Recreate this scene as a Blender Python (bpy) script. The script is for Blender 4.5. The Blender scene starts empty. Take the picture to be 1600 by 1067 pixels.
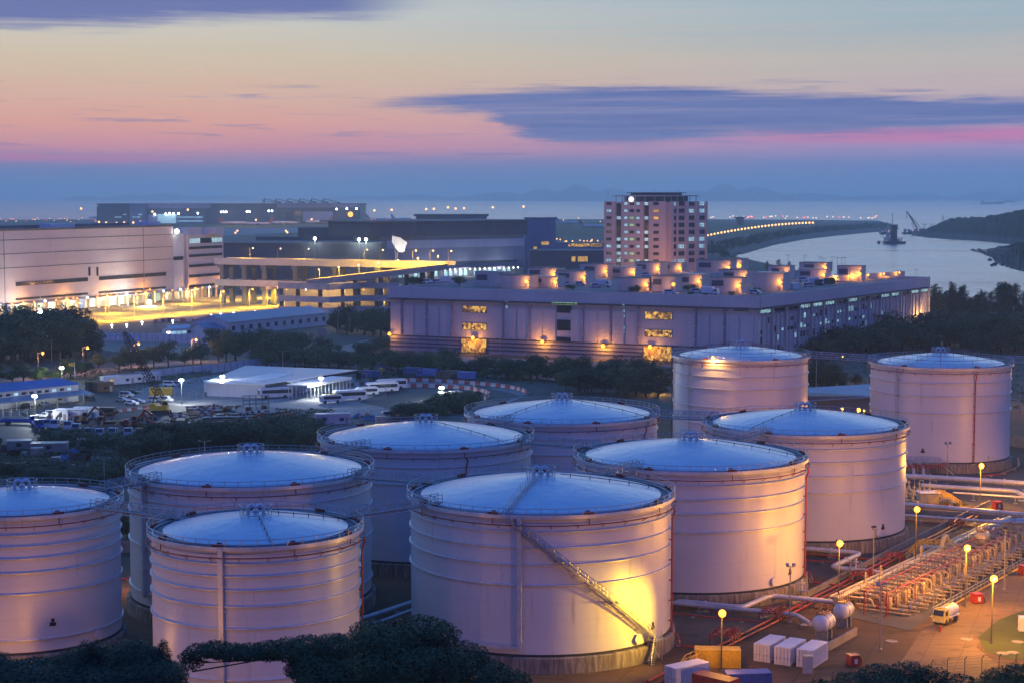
import bpy, bmesh, math, random
from mathutils import Vector, Matrix
R = math.radians
rnd = random.Random(7)
SC = bpy.context.scene
COL = SC.collection
# ------------------------------------------------------------------ camera
H = 66.0
TILT = R(4.72)
FPX = 2760.0
CT, ST = math.cos(TILT), math.sin(TILT)
cam = bpy.data.cameras.new("camera")
camo = bpy.data.objects.new("camera", cam)
COL.objects.link(camo)
camo.location = (0, 0, H)
camo.rotation_euler = (math.pi / 2 - TILT, 0, 0)
cam.sensor_width = 36
cam.lens = FPX / 1600 * 36
cam.clip_start = 1
cam.clip_end = 90000
SC.camera = camo

def ray(px, py):
    a = (px - 800) / FPX
    b = (533.5 - py) / FPX
    return Vector((a, CT + b * ST, -ST + b * CT))
def at(px, py, z=0.0):
    d = ray(px, py)
    t = (z - H) / d.z
    return Vector((d.x * t, d.y * t, z))
def onY(px, py, D):
    d = ray(px, py)
    t = D / d.y
    return Vector((d.x * t, D, H + d.z * t))
def XatD(px, D, z=0.0):
    return (px - 800) / FPX * (D * CT + (H - z) * ST)
def proj(p):
    x, y, z = p[0], p[1], p[2] - H
    dep = y * CT - z * ST
    up = y * ST + z * CT
    return 800 + FPX * x / dep, 533.5 - FPX * up / dep

# ------------------------------------------------------------------ materials
def lin(c):
    def f(v):
        v /= 255.0
        return v / 12.92 if v <= 0.04045 else ((v + 0.055) / 1.055) ** 2.4
    return (f(c[0]), f(c[1]), f(c[2]), 1.0)
class S:
    """A node socket with arithmetic."""
    def __init__(s, nt, sock): s.nt, s.k = nt, sock
    def _m(s, op, a, b=None, c=None):
        n = s.nt.nodes.new("ShaderNodeMath"); n.operation = op
        for i, v in enumerate((a, b, c)):
            if v is None: continue
            if isinstance(v, S): s.nt.links.new(v.k, n.inputs[i])
            else: n.inputs[i].default_value = v
        return S(s.nt, n.outputs[0])
    def __add__(s, o): return s._m('ADD', s, o)
    def __radd__(s, o): return s._m('ADD', s, o)
    def __sub__(s, o): return s._m('SUBTRACT', s, o)
    def __rsub__(s, o): return s._m('SUBTRACT', o, s)
    def __mul__(s, o): return s._m('MULTIPLY', s, o)
    def __rmul__(s, o): return s._m('MULTIPLY', s, o)
    def __truediv__(s, o): return s._m('DIVIDE', s, o)
    def f(s, op, b=None): return s._m(op, s, b)
    def smooth(s, lo, hi):
        n = s.nt.nodes.new("ShaderNodeMapRange"); n.interpolation_type = 'SMOOTHSTEP'
        s.nt.links.new(s.k, n.inputs[0]); n.inputs[1].default_value = lo; n.inputs[2].default_value = hi
        return S(s.nt, n.outputs[0])
    def ramp(s, stops, interp='LINEAR'):
        n = s.nt.nodes.new("ShaderNodeValToRGB"); r = n.color_ramp; r.interpolation = interp
        while len(r.elements) < len(stops): r.elements.new(0.5)
        for e, (p, c) in zip(r.elements, stops):
            e.position = p; e.color = c if len(c) == 4 else (*c, 1)
        s.nt.links.new(s.k, n.inputs[0])
        return S(s.nt, n.outputs[0])
def cmix(nt, fac, a, b, mode='MIX'):
    n = nt.nodes.new("ShaderNodeMix"); n.data_type = 'RGBA'; n.blend_type = mode
    for i, v in ((0, fac), (6, a), (7, b)):
        if isinstance(v, S): nt.links.new(v.k, n.inputs[i])
        else: n.inputs[i].default_value = v
    return S(nt, n.outputs[2])
def noise(nt, vec, scale, detail=3, rough=.55, dist=0):
    n = nt.nodes.new("ShaderNodeTexNoise"); n.inputs['Scale'].default_value = scale
    n.inputs['Detail'].default_value = detail; n.inputs['Roughness'].default_value = rough
    n.inputs['Distortion'].default_value = dist
    if vec is not None: nt.links.new(vec.k, n.inputs['Vector'])
    return S(nt, n.outputs['Fac'])
def mapped(nt, vec, scale=(1, 1, 1), loc=(0, 0, 0), rot=(0, 0, 0)):
    n = nt.nodes.new("ShaderNodeMapping"); n.inputs['Scale'].default_value = scale
    n.inputs['Location'].default_value = loc; n.inputs['Rotation'].default_value = rot
    nt.links.new(vec.k, n.inputs['Vector']); return S(nt, n.outputs[0])
def coord(nt, which='Object'):
    n = nt.nodes.new("ShaderNodeTexCoord"); return S(nt, n.outputs[which])
def new_mat(name):
    m = bpy.data.materials.new(name); m.use_nodes = True
    nt = m.node_tree; return m, nt, nt.nodes["Principled BSDF"]
def put(nt, v, sock):
    if isinstance(v, S): nt.links.new(v.k, sock)
    else: sock.default_value = v
def bump(nt, bs, h, strength=.3, dist=.05):
    n = nt.nodes.new("ShaderNodeBump"); n.inputs['Strength'].default_value = strength
    n.inputs['Distance'].default_value = dist
    nt.links.new(h.k, n.inputs['Height']); nt.links.new(n.outputs[0], bs.inputs['Normal'])
def mat(name, c, rough=.6, metal=0., var=.25, scale=.6, c2=None, bmp=0., spec=.5, fine=8., coord_type='Object'):
    """Plain material: two-scale noise mottles the colour and the gloss."""
    m, nt, bs = new_mat(name)
    co = coord(nt, coord_type)
    n1 = noise(nt, co, scale, 4); n2 = noise(nt, co, scale * fine, 3)
    f = (n1 * .65 + n2 * .35).smooth(.3, .7)
    c = (*c[:3], 1)
    if c2 is None: c2 = tuple(v * (1 - var) for v in c[:3])
    hi = tuple(min(1, v * (1 + var * .3)) for v in c[:3])
    put(nt, cmix(nt, f, (*c2[:3], 1), (*hi, 1)), bs.inputs['Base Color'])
    put(nt, n2 * .3 + (rough - .15), bs.inputs['Roughness'])
    bs.inputs['Metallic'].default_value = metal
    bs.inputs['Specular IOR Level'].default_value = spec
    if bmp: bump(nt, bs, n2, bmp, .1)
    return m
def emit(name, c, strength, sample=False, vary=0., scale=1.):
    m, nt, bs = new_mat(name)
    bs.inputs['Base Color'].default_value = (*[min(.8, v) for v in c[:3]], 1)
    bs.inputs['Emission Color'].default_value = (*c[:3], 1)
    bs.inputs['Emission Strength'].default_value = strength
    if vary:
        n = noise(nt, coord(nt), scale, 3, .7).smooth(.35, .65)
        put(nt, (n * vary + (1 - vary)) * strength, bs.inputs['Emission Strength'])
    if not sample: m.cycles.emission_sampling = 'NONE'
    return m

# ------------------------------------------------------------------ mesh builder
def frame_of(d):
    d = d.normalized()
    up = Vector((0, 0, 1)) if abs(d.z) < .95 else Vector((1, 0, 0))
    a = d.cross(up).normalized(); b = a.cross(d).normalized()
    return a, b
class MB:
    def __init__(s): s.v, s.f, s.m, s.cur = [], [], [], 0
    def mi(s, i): s.cur = i; return s
    def add(s, vs, fs):
        o = len(s.v); s.v.extend([tuple(v) for v in vs])
        for f in fs: s.f.append(tuple(i + o for i in f)); s.m.append(s.cur)
        return s
    def box(s, c, d, rz=0., M=None):
        x, y, z = d[0] / 2, d[1] / 2, d[2] / 2
        vs = [Vector((i, j, k)) for k in (-z, z) for j in (-y, y) for i in (-x, x)]
        ro = M if M is not None else Matrix.Rotation(rz, 3, 'Z')
        vs = [ro @ v + Vector(c) for v in vs]
        return s.add(vs, [(0, 2, 3, 1), (4, 5, 7, 6), (0, 1, 5, 4), (2, 6, 7, 3), (0, 4, 6, 2), (1, 3, 7, 5)])
    def bb(s, x0, x1, y0, y1, z0, z1):
        return s.box(((x0 + x1) / 2, (y0 + y1) / 2, (z0 + z1) / 2), (x1 - x0, y1 - y0, z1 - z0))
    def beam(s, p, q, w, h):
        p, q = Vector(p), Vector(q); d = q - p
        if d.length < 1e-6: return s
        a, b = frame_of(d); M = Matrix((d.normalized(), a, b)).transposed()
        return s.box((p + q) / 2, (d.length, w, h), M=M)
    def bar(s, p, q, r, n=6, r2=None):
        return s.tube([p, q], r, n, r2)
    def tube(s, pts, r, n=8, r2=None, caps=True):
        pts = [Vector(p) for p in pts]; k = len(pts); rings = []; o = len(s.v)
        for i, p in enumerate(pts):
            d0 = (p - pts[i - 1]).normalized() if i else None
            d1 = (pts[i + 1] - p).normalized() if i < k - 1 else None
            d = (d0 + d1) if d0 and d1 else (d0 or d1)
            if d.length < 1e-6: d = d1
            if i == 0:
                a, b = frame_of(d)
            else:
                dn = d.normalized(); a = (a - dn * a.dot(dn)).normalized(); b = dn.cross(a) * -1
            st = 1.0
            if d0 and d1:
                c = max(.35, d.normalized().dot(d1)); st = min(1.6, 1 / c)
            rr = r if r2 is None else r + (r2 - r) * i / (k - 1)
            for j in range(n):
                t = 2 * math.pi * j / n
                rings.append(p + (a * math.cos(t) + b * math.sin(t)) * rr * (1 if st == 1 else (st + 1) / 2))
        fs = []
        for i in range(k - 1):
            for j in range(n):
                j2 = (j + 1) % n
                fs.append((i * n + j, i * n + j2, (i + 1) * n + j2, (i + 1) * n + j))
        if caps:
            fs.append(tuple(range(n - 1, -1, -1))); fs.append(tuple((k - 1) * n + j for j in range(n)))
        return s.add(rings, fs)
    def lathe(s, prof, n=32, c=(0, 0, 0), a0=0., a1=2 * math.pi, M=None):
        full = abs(a1 - a0 - 2 * math.pi) < 1e-6
        m = n if full else n + 1
        vs = []
        for (r, z) in prof:
            for j in range(m):
                t = a0 + (a1 - a0) * j / n
                v = Vector((r * math.cos(t), r * math.sin(t), z))
                if M is not None: v = M @ v
                vs.append(v + Vector(c))
        fs = []
        for i in range(len(prof) - 1):
            for j in range(n):
                j2 = (j + 1) % m
                fs.append((i * m + j, i * m + j2, (i + 1) * m + j2, (i + 1) * m + j))
        return s.add(vs, fs)
    def sph(s, c, r, n=10, k=6, sz=1.):
        return s.lathe([(max(1e-3, r * math.sin(math.pi * i / k)), -r * sz * math.cos(math.pi * i / k)) for i in range(k + 1)], n, c)
    def ring(s, rad, z, r, n=64, c=(0, 0, 0), k=6, a0=0., a1=2 * math.pi):
        pr = [(rad + r * math.cos(2 * math.pi * i / k), z + r * math.sin(2 * math.pi * i / k)) for i in range(k + 1)]
        return s.lathe(pr, n, c, a0, a1)
    def prism(s, poly, z0, z1):
        n = len(poly); A = sum(poly[i][0] * poly[(i + 1) % n][1] - poly[(i + 1) % n][0] * poly[i][1] for i in range(n))
        if A < 0: poly = poly[::-1]
        vs = [(p[0], p[1], z0) for p in poly] + [(p[0], p[1], z1) for p in poly]
        fs = [tuple(range(n - 1, -1, -1)), tuple(range(n, 2 * n))]
        fs += [(i, (i + 1) % n, n + (i + 1) % n, n + i) for i in range(n)]
        return s.add(vs, fs)
    def quad(s, *p): return s.add(p, [tuple(range(len(p)))])
    def leafs(s, c, rad, n, size, rg, flat=1., up=.3):
        """n leaf-sized faces spread through an ellipsoid."""
        vs, fs = [], []
        for _ in range(n):
            while True:
                q = Vector((rg.uniform(-1, 1), rg.uniform(-1, 1), rg.uniform(-1, 1)))
                L = q.length
                if .15 < L <= 1: break
            q = q * (L ** -.35)
            p = Vector((c[0] + q.x * rad[0], c[1] + q.y * rad[1], c[2] + q.z * rad[2]))
            nr = (q + Vector((rg.gauss(0, .6), rg.gauss(0, .6), rg.gauss(up, .6)))).normalized()
            a, b = frame_of(nr); t = rg.uniform(0, 6.28); sz = size * rg.uniform(.6, 1.3)
            u = (a * math.cos(t) + b * math.sin(t)) * sz; w = (b * math.cos(t) - a * math.sin(t)) * sz * .5 * flat
            o = len(vs); vs += [p - u, p - w, p + u, p + w]; fs.append((o, o + 1, o + 2, o + 3))
        return s.add(vs, fs)
    def build(s, name, mats, parent=None, off=None, smooth=False, angle=35):
        me = bpy.data.meshes.new(name)
        v = s.v
        if off is not None: v = [(a[0] - off[0], a[1] - off[1], a[2] - off[2]) for a in v]
        me.from_pydata(v, [], s.f); me.update()
        if not isinstance(mats, (list, tuple)): mats = [mats]
        for m in mats: me.materials.append(m)
        if len(mats) > 1: me.polygons.foreach_set('material_index', s.m)
        if smooth:
            me.polygons.foreach_set('use_smooth', [True] * len(me.polygons))
            me.set_sharp_from_angle(angle=R(angle))
        o = bpy.data.objects.new(name, me); COL.objects.link(o)
        if parent is not None: o.parent = parent
        return o
    def solo(s, name, mats, label, cat, group=None, kind=None, smooth=False, angle=35):
        """A thing that is one mesh, its origin at its base."""
        xs = [v[0] for v in s.v]; ys = [v[1] for v in s.v]; zs = [v[2] for v in s.v]
        b = Vector(((min(xs) + max(xs)) / 2, (min(ys) + max(ys)) / 2, min(zs)))
        o = s.build(name, mats, None, b, smooth, angle); o.location = b
        tag(o, label, cat, group, kind); return o
def tag(o, label=None, cat=None, group=None, kind=None):
    if label: o['label'] = label
    if cat: o['category'] = cat
    if group: o['group'] = group
    if kind: o['kind'] = kind
    return o
def thing(name, label, cat, loc=(0, 0, 0), rz=0., group=None):
    o = bpy.data.objects.new(name, None); COL.objects.link(o)
    o.empty_display_size = .5; o.location = loc; o.rotation_euler = (0, 0, rz)
    return tag(o, label, cat, group)
def copy_tree(o, parent=None):
    c = o.copy(); COL.objects.link(c)
    if parent is not None: c.parent = parent
    for ch in list(o.children): copy_tree(ch, c)
    return c
def clone(o, loc, rz=None, label=None, sc=None, group=None):
    c = copy_tree(o); c.location = loc
    if rz is not None: c.rotation_euler = (0, 0, rz)
    if label: c['label'] = label
    if group: c['group'] = group
    if sc: c.scale = (sc, sc, sc) if not isinstance(sc, tuple) else sc
    return c
def structure(mb, name, m, smooth=False):
    o = mb.build(name, m, smooth=smooth); o['kind'] = 'structure'; return o
def point_light(p, power, col, parent=None, rad=.25, off=None, spot=None, aim=None):
    l = bpy.data.lights.new("bulb_light", 'SPOT' if spot else 'POINT'); l.energy = power; l.color = col[:3]; l.shadow_soft_size = rad
    if spot: l.spot_size = R(spot); l.spot_blend = .6
    o = bpy.data.objects.new("bulb_light", l); COL.objects.link(o)
    if aim is not None: o.rotation_euler = (Vector(aim) - Vector(p)).to_track_quat('-Z', 'Y').to_euler()
    o.location = Vector(p) - (Vector(off) if off is not None else Vector())
    if parent is not None: o.parent = parent
    return o
SOD = (1., .40, .03)
AMB = (1., .52, .12)
WHT = (.86, .96, 1.)
# ------------------------------------------------------------------ sky (direction based dusk sky)
def make_world():
    w = bpy.data.worlds.new("World"); SC.world = w; w.use_nodes = True
    nt = w.node_tree; bg = nt.nodes["Background"]
    co = coord(nt, 'Generated')
    sp = nt.nodes.new("ShaderNodeSeparateXYZ"); nt.links.new(co.k, sp.inputs[0])
    X, Y, Z = (S(nt, sp.outputs[i]) for i in range(3))
    el = Z.f('ARCSINE') * 57.2958
    az = X.f('ARCTAN2', Y) * 57.2958
    cb = nt.nodes.new("ShaderNodeCombineXYZ")
    for i, v in enumerate((az * .10, el * .55)): nt.links.new(v.k, cb.inputs[i])
    P = S(nt, cb.outputs[0])
    n1 = noise(nt, P, 1.6, 5, .6, .4); n2 = noise(nt, mapped(nt, P, (.6, 3.2, 1), (3, 1, 0)), 2.2, 6, .62, .6)
    n3 = noise(nt, mapped(nt, P, (.35, 2.0, 1), (9, 4, 0)), 1.2, 4, .55)
    elw = el + (n1 - .5) * .5 + (n2 - .5) * .35
    E = (elw.f('MAXIMUM', 0.) / 90.).f('POWER', .5)
    e = lambda d: (max(0, d) / 90.) ** .5
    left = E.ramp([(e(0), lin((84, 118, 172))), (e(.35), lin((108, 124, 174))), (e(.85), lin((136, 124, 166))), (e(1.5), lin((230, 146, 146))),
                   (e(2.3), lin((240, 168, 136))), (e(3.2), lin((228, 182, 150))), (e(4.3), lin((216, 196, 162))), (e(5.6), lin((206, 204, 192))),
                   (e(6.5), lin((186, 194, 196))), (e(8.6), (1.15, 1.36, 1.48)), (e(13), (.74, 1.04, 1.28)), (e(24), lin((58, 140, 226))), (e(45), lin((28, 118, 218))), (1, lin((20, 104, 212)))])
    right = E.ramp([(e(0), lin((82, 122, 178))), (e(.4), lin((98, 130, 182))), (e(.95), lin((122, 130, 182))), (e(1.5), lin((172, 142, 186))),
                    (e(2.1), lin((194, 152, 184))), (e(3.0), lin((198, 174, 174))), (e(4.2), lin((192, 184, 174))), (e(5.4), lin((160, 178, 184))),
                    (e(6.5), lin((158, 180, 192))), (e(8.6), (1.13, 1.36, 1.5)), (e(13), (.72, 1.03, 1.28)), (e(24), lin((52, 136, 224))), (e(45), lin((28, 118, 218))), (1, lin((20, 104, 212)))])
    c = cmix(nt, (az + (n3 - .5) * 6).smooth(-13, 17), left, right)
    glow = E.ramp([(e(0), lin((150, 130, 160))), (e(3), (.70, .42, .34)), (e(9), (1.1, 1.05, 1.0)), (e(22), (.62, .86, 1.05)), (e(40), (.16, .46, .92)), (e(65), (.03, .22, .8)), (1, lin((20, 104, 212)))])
    c = cmix(nt, (az * -1.).smooth(20, 70), c, glow)
    c = cmix(nt, az.smooth(22, 80) * .35, c, (.01, .05, .22, 1))
    # rear sky, pink antitwilight
    back = E.ramp([(e(0), (.115, .085, .31)), (e(6), (.18, .13, .44)), (e(16), (.11, .12, .54)), (e(32), (.045, .13, .68)), (e(55), (.018, .19, .88)), (1, lin((20, 104, 212)))])
    # pink streaks
    m1 = (el + (n2 - .5) * .25).smooth(.95, 1.12) * (1. - (el + (n2 - .5) * .3).smooth(1.12, 1.42)) * (1. - az.smooth(-13, -9.6)) * n3.smooth(.25, .6)
    c = cmix(nt, m1 * .8, c, lin((222, 116, 146)))
    m2 = (el + (n2 - .5) * .25).smooth(1.5, 1.8) * (1. - (el + (n2 - .5) * .2).smooth(1.95, 2.25)) * az.smooth(4.5, 12.)
    c = cmix(nt, m2 * .75, c, lin((220, 112, 158)))
    # long cloud bank, its two edges as functions of azimuth
    n4 = noise(nt, mapped(nt, P, (2.2, 7., 1), (1, 7, 0)), 2.4, 8, .68, .8)
    t = ((az + (n1 - .5) * 3.2 + (n4 - .5) * 2.6 + 10.) / 30.).f('MAXIMUM', 0.)
    up = t.ramp([((a + 10) / 30, (v / 8,) * 3) for a, v in ((-10, 2.6), (-5.2, 2.86), (-3, 3.18), (1, 3.46), (3, 3.5), (6.2, 3.44), (8.5, 3.3), (10.5, 3.2), (13, 3.06), (16.5, 3.02), (20, 2.9))]) * 8.
    lo = t.ramp([((a + 10) / 30, (v / 8,) * 3) for a, v in ((-10, 3.2), (-5.2, 2.92), (-2.4, 2.7), (-1.2, 2.56), (-.3, 2.2), (.6, 1.8), (1.6, 1.56), (3.8, 1.5), (5, 1.6), (7, 1.82), (10, 1.86), (13, 1.96), (16.5, 2.06), (20, 2.2))]) * 8.
    ee = el + (n2 - .5) * .75 + (n1 - .5) * .55 + (n4 - .5) * .34
    cm = (up - ee).smooth(-.16, .24) * (ee - lo).smooth(-.10, .34)
    cc = cmix(nt, (n2 * .4 + n3 * .25 + n4 * .35).smooth(.36, .64), lin((82, 100, 160)), lin((108, 120, 174)))
    c = cmix(nt, cm * .96, c, cc)
    # wisps
    wv = noise(nt, mapped(nt, P, (1.5, 6., 1), (5, 2, 0)), 1.5, 6, .65, .5)
    ws = wv.smooth(.55, .70) * (el.smooth(.8, 1.3)) * (1. - el.smooth(3.3, 4.0))
    c = cmix(nt, ws * .6, c, lin((112, 112, 166)))
    hz = (n2 * .5 + n4 * .5).smooth(.42, .62) * (1. - el.smooth(.9, 1.7))
    c = cmix(nt, hz * .45, c, lin((104, 122, 178)))
    st = noise(nt, mapped(nt, P, (.5, 5., 1), (2, 8, 0)), 1.6, 6, .6, .5).smooth(.45, .75) * el.smooth(1.6, 2.4)
    c = cmix(nt, st * .22, c, lin((226, 190, 178)))
    # dark cloud in the upper left
    m3 = (el - (az * .045 + 5.75) + (n2 - .5) * 1.1 + (n1 - .5) * .9).smooth(-.2, .55) * (1. - az.smooth(-6, -2)) * (1. - el.smooth(9, 14))
    c = cmix(nt, m3 * .92, c, lin((94, 104, 164)))
    c = cmix(nt, (Y * -1.).smooth(-.35, .45), c, back)
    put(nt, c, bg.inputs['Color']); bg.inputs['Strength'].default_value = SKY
    w.cycles.sampling_method = 'MANUAL'; w.cycles.sample_map_resolution = 512
SKY = 1.08
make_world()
SC.view_settings.view_transform = 'Standard'; SC.view_settings.look = 'None'
SC.view_settings.exposure = 0.; SC.view_settings.gamma = 1.
SC.render.engine = 'CYCLES'
SC.cycles.use_denoising = True
try: SC.cycles.denoiser = 'OPENIMAGEDENOISE'
except Exception: pass
SC.cycles.max_bounces = 5; SC.cycles.diffuse_bounces = 2; SC.cycles.glossy_bounces = 3; SC.cycles.transparent_max_bounces = 6
SC.cycles.sample_clamp_indirect = 3.; SC.cycles.volume_bounces = 1
SC.cycles.use_light_tree = True

# ------------------------------------------------------------------ shared materials
M = {}
def tank_paint():
    m, nt, bs = new_mat("tank_paint")
    co = coord(nt)
    sp = nt.nodes.new("ShaderNodeSeparateXYZ"); nt.links.new(co.k, sp.inputs[0])
    x, y, z = (S(nt, sp.outputs[i]) for i in range(3))
    inf = nt.nodes.new("ShaderNodeObjectInfo"); rn = S(nt, inf.outputs['Random'])
    ang = x.f('ARCTAN2', y)
    cb = nt.nodes.new("ShaderNodeCombineXYZ")
    for i, v in enumerate((ang * 17. + rn * 100., z * .07, rn * 40.)): nt.links.new(v.k, cb.inputs[i])
    st = noise(nt, S(nt, cb.outputs[0]), .9, 5, .65).smooth(.54, .8)
    cb2 = nt.nodes.new("ShaderNodeCombineXYZ")
    for i, v in enumerate((ang * 4. + rn * 60., z * .1, rn * 20.)): nt.links.new(v.k, cb2.inputs[i])
    reg = noise(nt, S(nt, cb2.outputs[0]), .6, 2).smooth(.47, .68)
    big = noise(nt, co, .09, 3)
    c = cmix(nt, big, (.57, .545, .55, 1), (.69, .665, .665, 1))
    c = cmix(nt, st * reg * .8, c, (.21, .165, .14, 1))
    # plate seams
    s1 = ((z / 2.42).f('FRACT') - .5).f('ABSOLUTE').smooth(.479, .496)
    crs = (z / 2.42).f('FLOOR')
    s2 = (((ang * 2.6 + crs * .37).f('FRACT')) - .5).f('ABSOLUTE').smooth(.494, .499)
    seam = s1.f('MAXIMUM', s2)
    c = cmix(nt, seam * .26, c, (.3, .27, .25, 1))
    put(nt, c, bs.inputs['Base Color'])
    put(nt, big * .14 + st * .2 + .30, bs.inputs['Roughness'])
    bs.inputs['Specular IOR Level'].default_value = .5
    bump(nt, bs, noise(nt, co, .35, 2) + seam * -.05, .22, .12)
    return m
M['tank'] = tank_paint()
def roof_paint():
    m, nt, bs = new_mat("roof_sheet")
    co = coord(nt); sp = nt.nodes.new("ShaderNodeSeparateXYZ"); nt.links.new(co.k, sp.inputs[0])
    x, y = S(nt, sp.outputs[0]), S(nt, sp.outputs[1])
    ang = x.f('ARCTAN2', y); rr = (x * x + y * y).f('SQRT')
    seam = (((ang * 3.82).f('FRACT')) - .5).f('ABSOLUTE').smooth(.488, .498).f('MAXIMUM', ((rr / 3.1).f('FRACT') - .5).f('ABSOLUTE').smooth(.488, .497))
    n1 = noise(nt, co, .16, 4, .6); n2 = noise(nt, co, 1.3, 4, .65)
    c = cmix(nt, n1, (.34, .43, .53, 1), (.44, .53, .63, 1))  # bluish base colour takes in the blue cast of the sky
    c = cmix(nt, n2.smooth(.6, .8) * .25, c, (.35, .36, .38, 1))
    c = cmix(nt, seam * .6, c, (.16, .18, .21, 1))
    put(nt, c, bs.inputs['Base Color']); put(nt, n1 * .2 + .16, bs.inputs['Roughness'])
    bs.inputs['Metallic'].default_value = 0.
    bs.inputs['Specular IOR Level'].default_value = .4
    bump(nt, bs, noise(nt, mapped(nt, co, (1, 1, .2)), .45, 3) + seam * .12, .5, .16)
    return m
M['roof'] = roof_paint()
M['white_steel'] = mat("white_steel", (.62, .63, .66), .4, .3, .2, .8)
M['galv'] = mat("galvanised_steel", (.42, .43, .46), .42, .6, .3, 1.)
M['dark_steel'] = mat("dark_steel", (.06, .06, .07), .55, .3, .4, 1.)
M['platform'] = mat("grating", (.17, .18, .20), .7, .2, .4, 2.)
M['red'] = mat("red_paint", (.42, .035, .022), .42, 0, .35, 1.5)
M['redbrown'] = mat("rust_red_paint", (.26, .035, .03), .5, 0, .4, 1.5)
M['yellow'] = mat("yellow_paint", (.72, .46, .03), .45, 0, .25, 1.5)
M['pipe'] = mat("pipe_coating", (.60, .58, .56), .34, .15, .22, .5)
M['pipe_yellow'] = mat("pipe_cream_coating", (.62, .48, .24), .36, .1, .22, .8)
M['concrete'] = mat("concrete", (.30, .27, .23), .85, 0, .35, .25, bmp=.2)
def ring_concrete():
    m, nt, bs = new_mat("stained_concrete")
    co = coord(nt); sp = nt.nodes.new("ShaderNodeSeparateXYZ"); nt.links.new(co.k, sp.inputs[0])
    ang = S(nt, sp.outputs[0]).f('ARCTAN2', S(nt, sp.outputs[1]))
    cb = nt.nodes.new("ShaderNodeCombineXYZ"); nt.links.new((ang * 30.).k, cb.inputs[0]); nt.links.new((S(nt, sp.outputs[2]) * .2).k, cb.inputs[1])
    n = noise(nt, S(nt, cb.outputs[0]), 1.2, 5, .7)
    c = cmix(nt, n.smooth(.35, .7), (.12, .10, .085, 1), (.33, .29, .24, 1))
    put(nt, c, bs.inputs['Base Color']); bs.inputs['Roughness'].default_value = .9
    return m
M['ring'] = ring_concrete()
M['black'] = mat("black_rubber", (.025, .025, .028), .7, 0, .3, 3.)
M['glass_dark'] = mat("dark_glass", (.03, .04, .055), .12, 0, .3, 1.)
M['lit_cool'] = emit("lit_window_cool", (.50, .88, .90), .72, vary=.75, scale=.5)
M['lit_warm'] = emit("lit_window_warm", (1., .52, .1), .9, vary=.75, scale=.45)
M['lit_green'] = emit("lit_window_green", (.5, .9, .35), .6, vary=.6, scale=.6)
M['bulb_sod'] = emit("sodium_bulb", (1., .38, .05), 2.7)
M['bulb_amb'] = emit("amber_bulb", (1., .5, .16), 3.)
M['bulb_wht'] = emit("white_bulb", (.92, .98, 1.), 12.)
M['bulb_pink'] = emit("pale_orange_bulb", (1., .62, .42), 2.2)
M['bulb_red'] = emit("red_bulb", (1., .08, .05), 3.)
M['post'] = mat("dark_post_steel", (.12, .105, .09), .6, .3, .25, 1.)
M['pole'] = mat("pole_steel", (.36, .33, .30), .5, .4, .25, 1.)
M['white'] = mat("white_paint", (.72, .72, .72), .45, 0, .2, .7)
M['cream'] = mat("cream_panel", (.55, .50, .46), .7, 0, .2, .2)
M['orange'] = mat("orange_paint", (.34, .12, .035), .5, 0, .35, 1.)
M['blue'] = mat("blue_paint", (.04, .11, .42), .45, 0, .35, 1.)
M['green'] = mat("dark_green_paint", (.04, .10, .07), .5, 0, .3, 1.)
M['brown'] = mat("brown_timber", (.16, .09, .05), .8, 0, .4, 1.)
M['silver'] = mat("silver_car_paint", (.42, .44, .48), .25, .5, .1, .5)
M['darkcar'] = mat("dark_car_paint", (.035, .04, .055), .22, .2, .2, .5)
M['tarp'] = mat("blue_tarpaulin", (.05, .09, .24), .6, 0, .4, 1.5, bmp=.3)
M['rust'] = mat("rusty_steel", (.13, .06, .04), .8, .2, .5, 2.)
M['tarmac'] = mat("tarmac", (.052, .05, .05), .85, 0, .35, .08, bmp=.2)
def leafmat(name, a, b, rough=.55):
    m, nt, bs = new_mat(name)
    inf = nt.nodes.new("ShaderNodeObjectInfo"); rn = S(nt, inf.outputs['Random'])
    n = noise(nt, coord(nt), .8, 4, .7)
    c = cmix(nt, (n + (rn - .5) * .35).smooth(.3, .72), (*a, 1), (*b, 1))
    put(nt, c, bs.inputs['Base Color']); bs.inputs['Roughness'].default_value = rough
    bs.inputs['Specular IOR Level'].default_value = .2
    return m
M['leaf'] = leafmat("leaf_dark", (.034, .058, .030), (.085, .125, .05))
M['leaf2'] = leafmat("leaf_olive", (.040, .058, .020), (.11, .135, .04))
M['needle'] = leafmat("casuarina_needles", (.026, .042, .028), (.055, .080, .042))
M['bark'] = mat("bark", (.07, .05, .035), .9, 0, .4, 2., bmp=.4)

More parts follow.
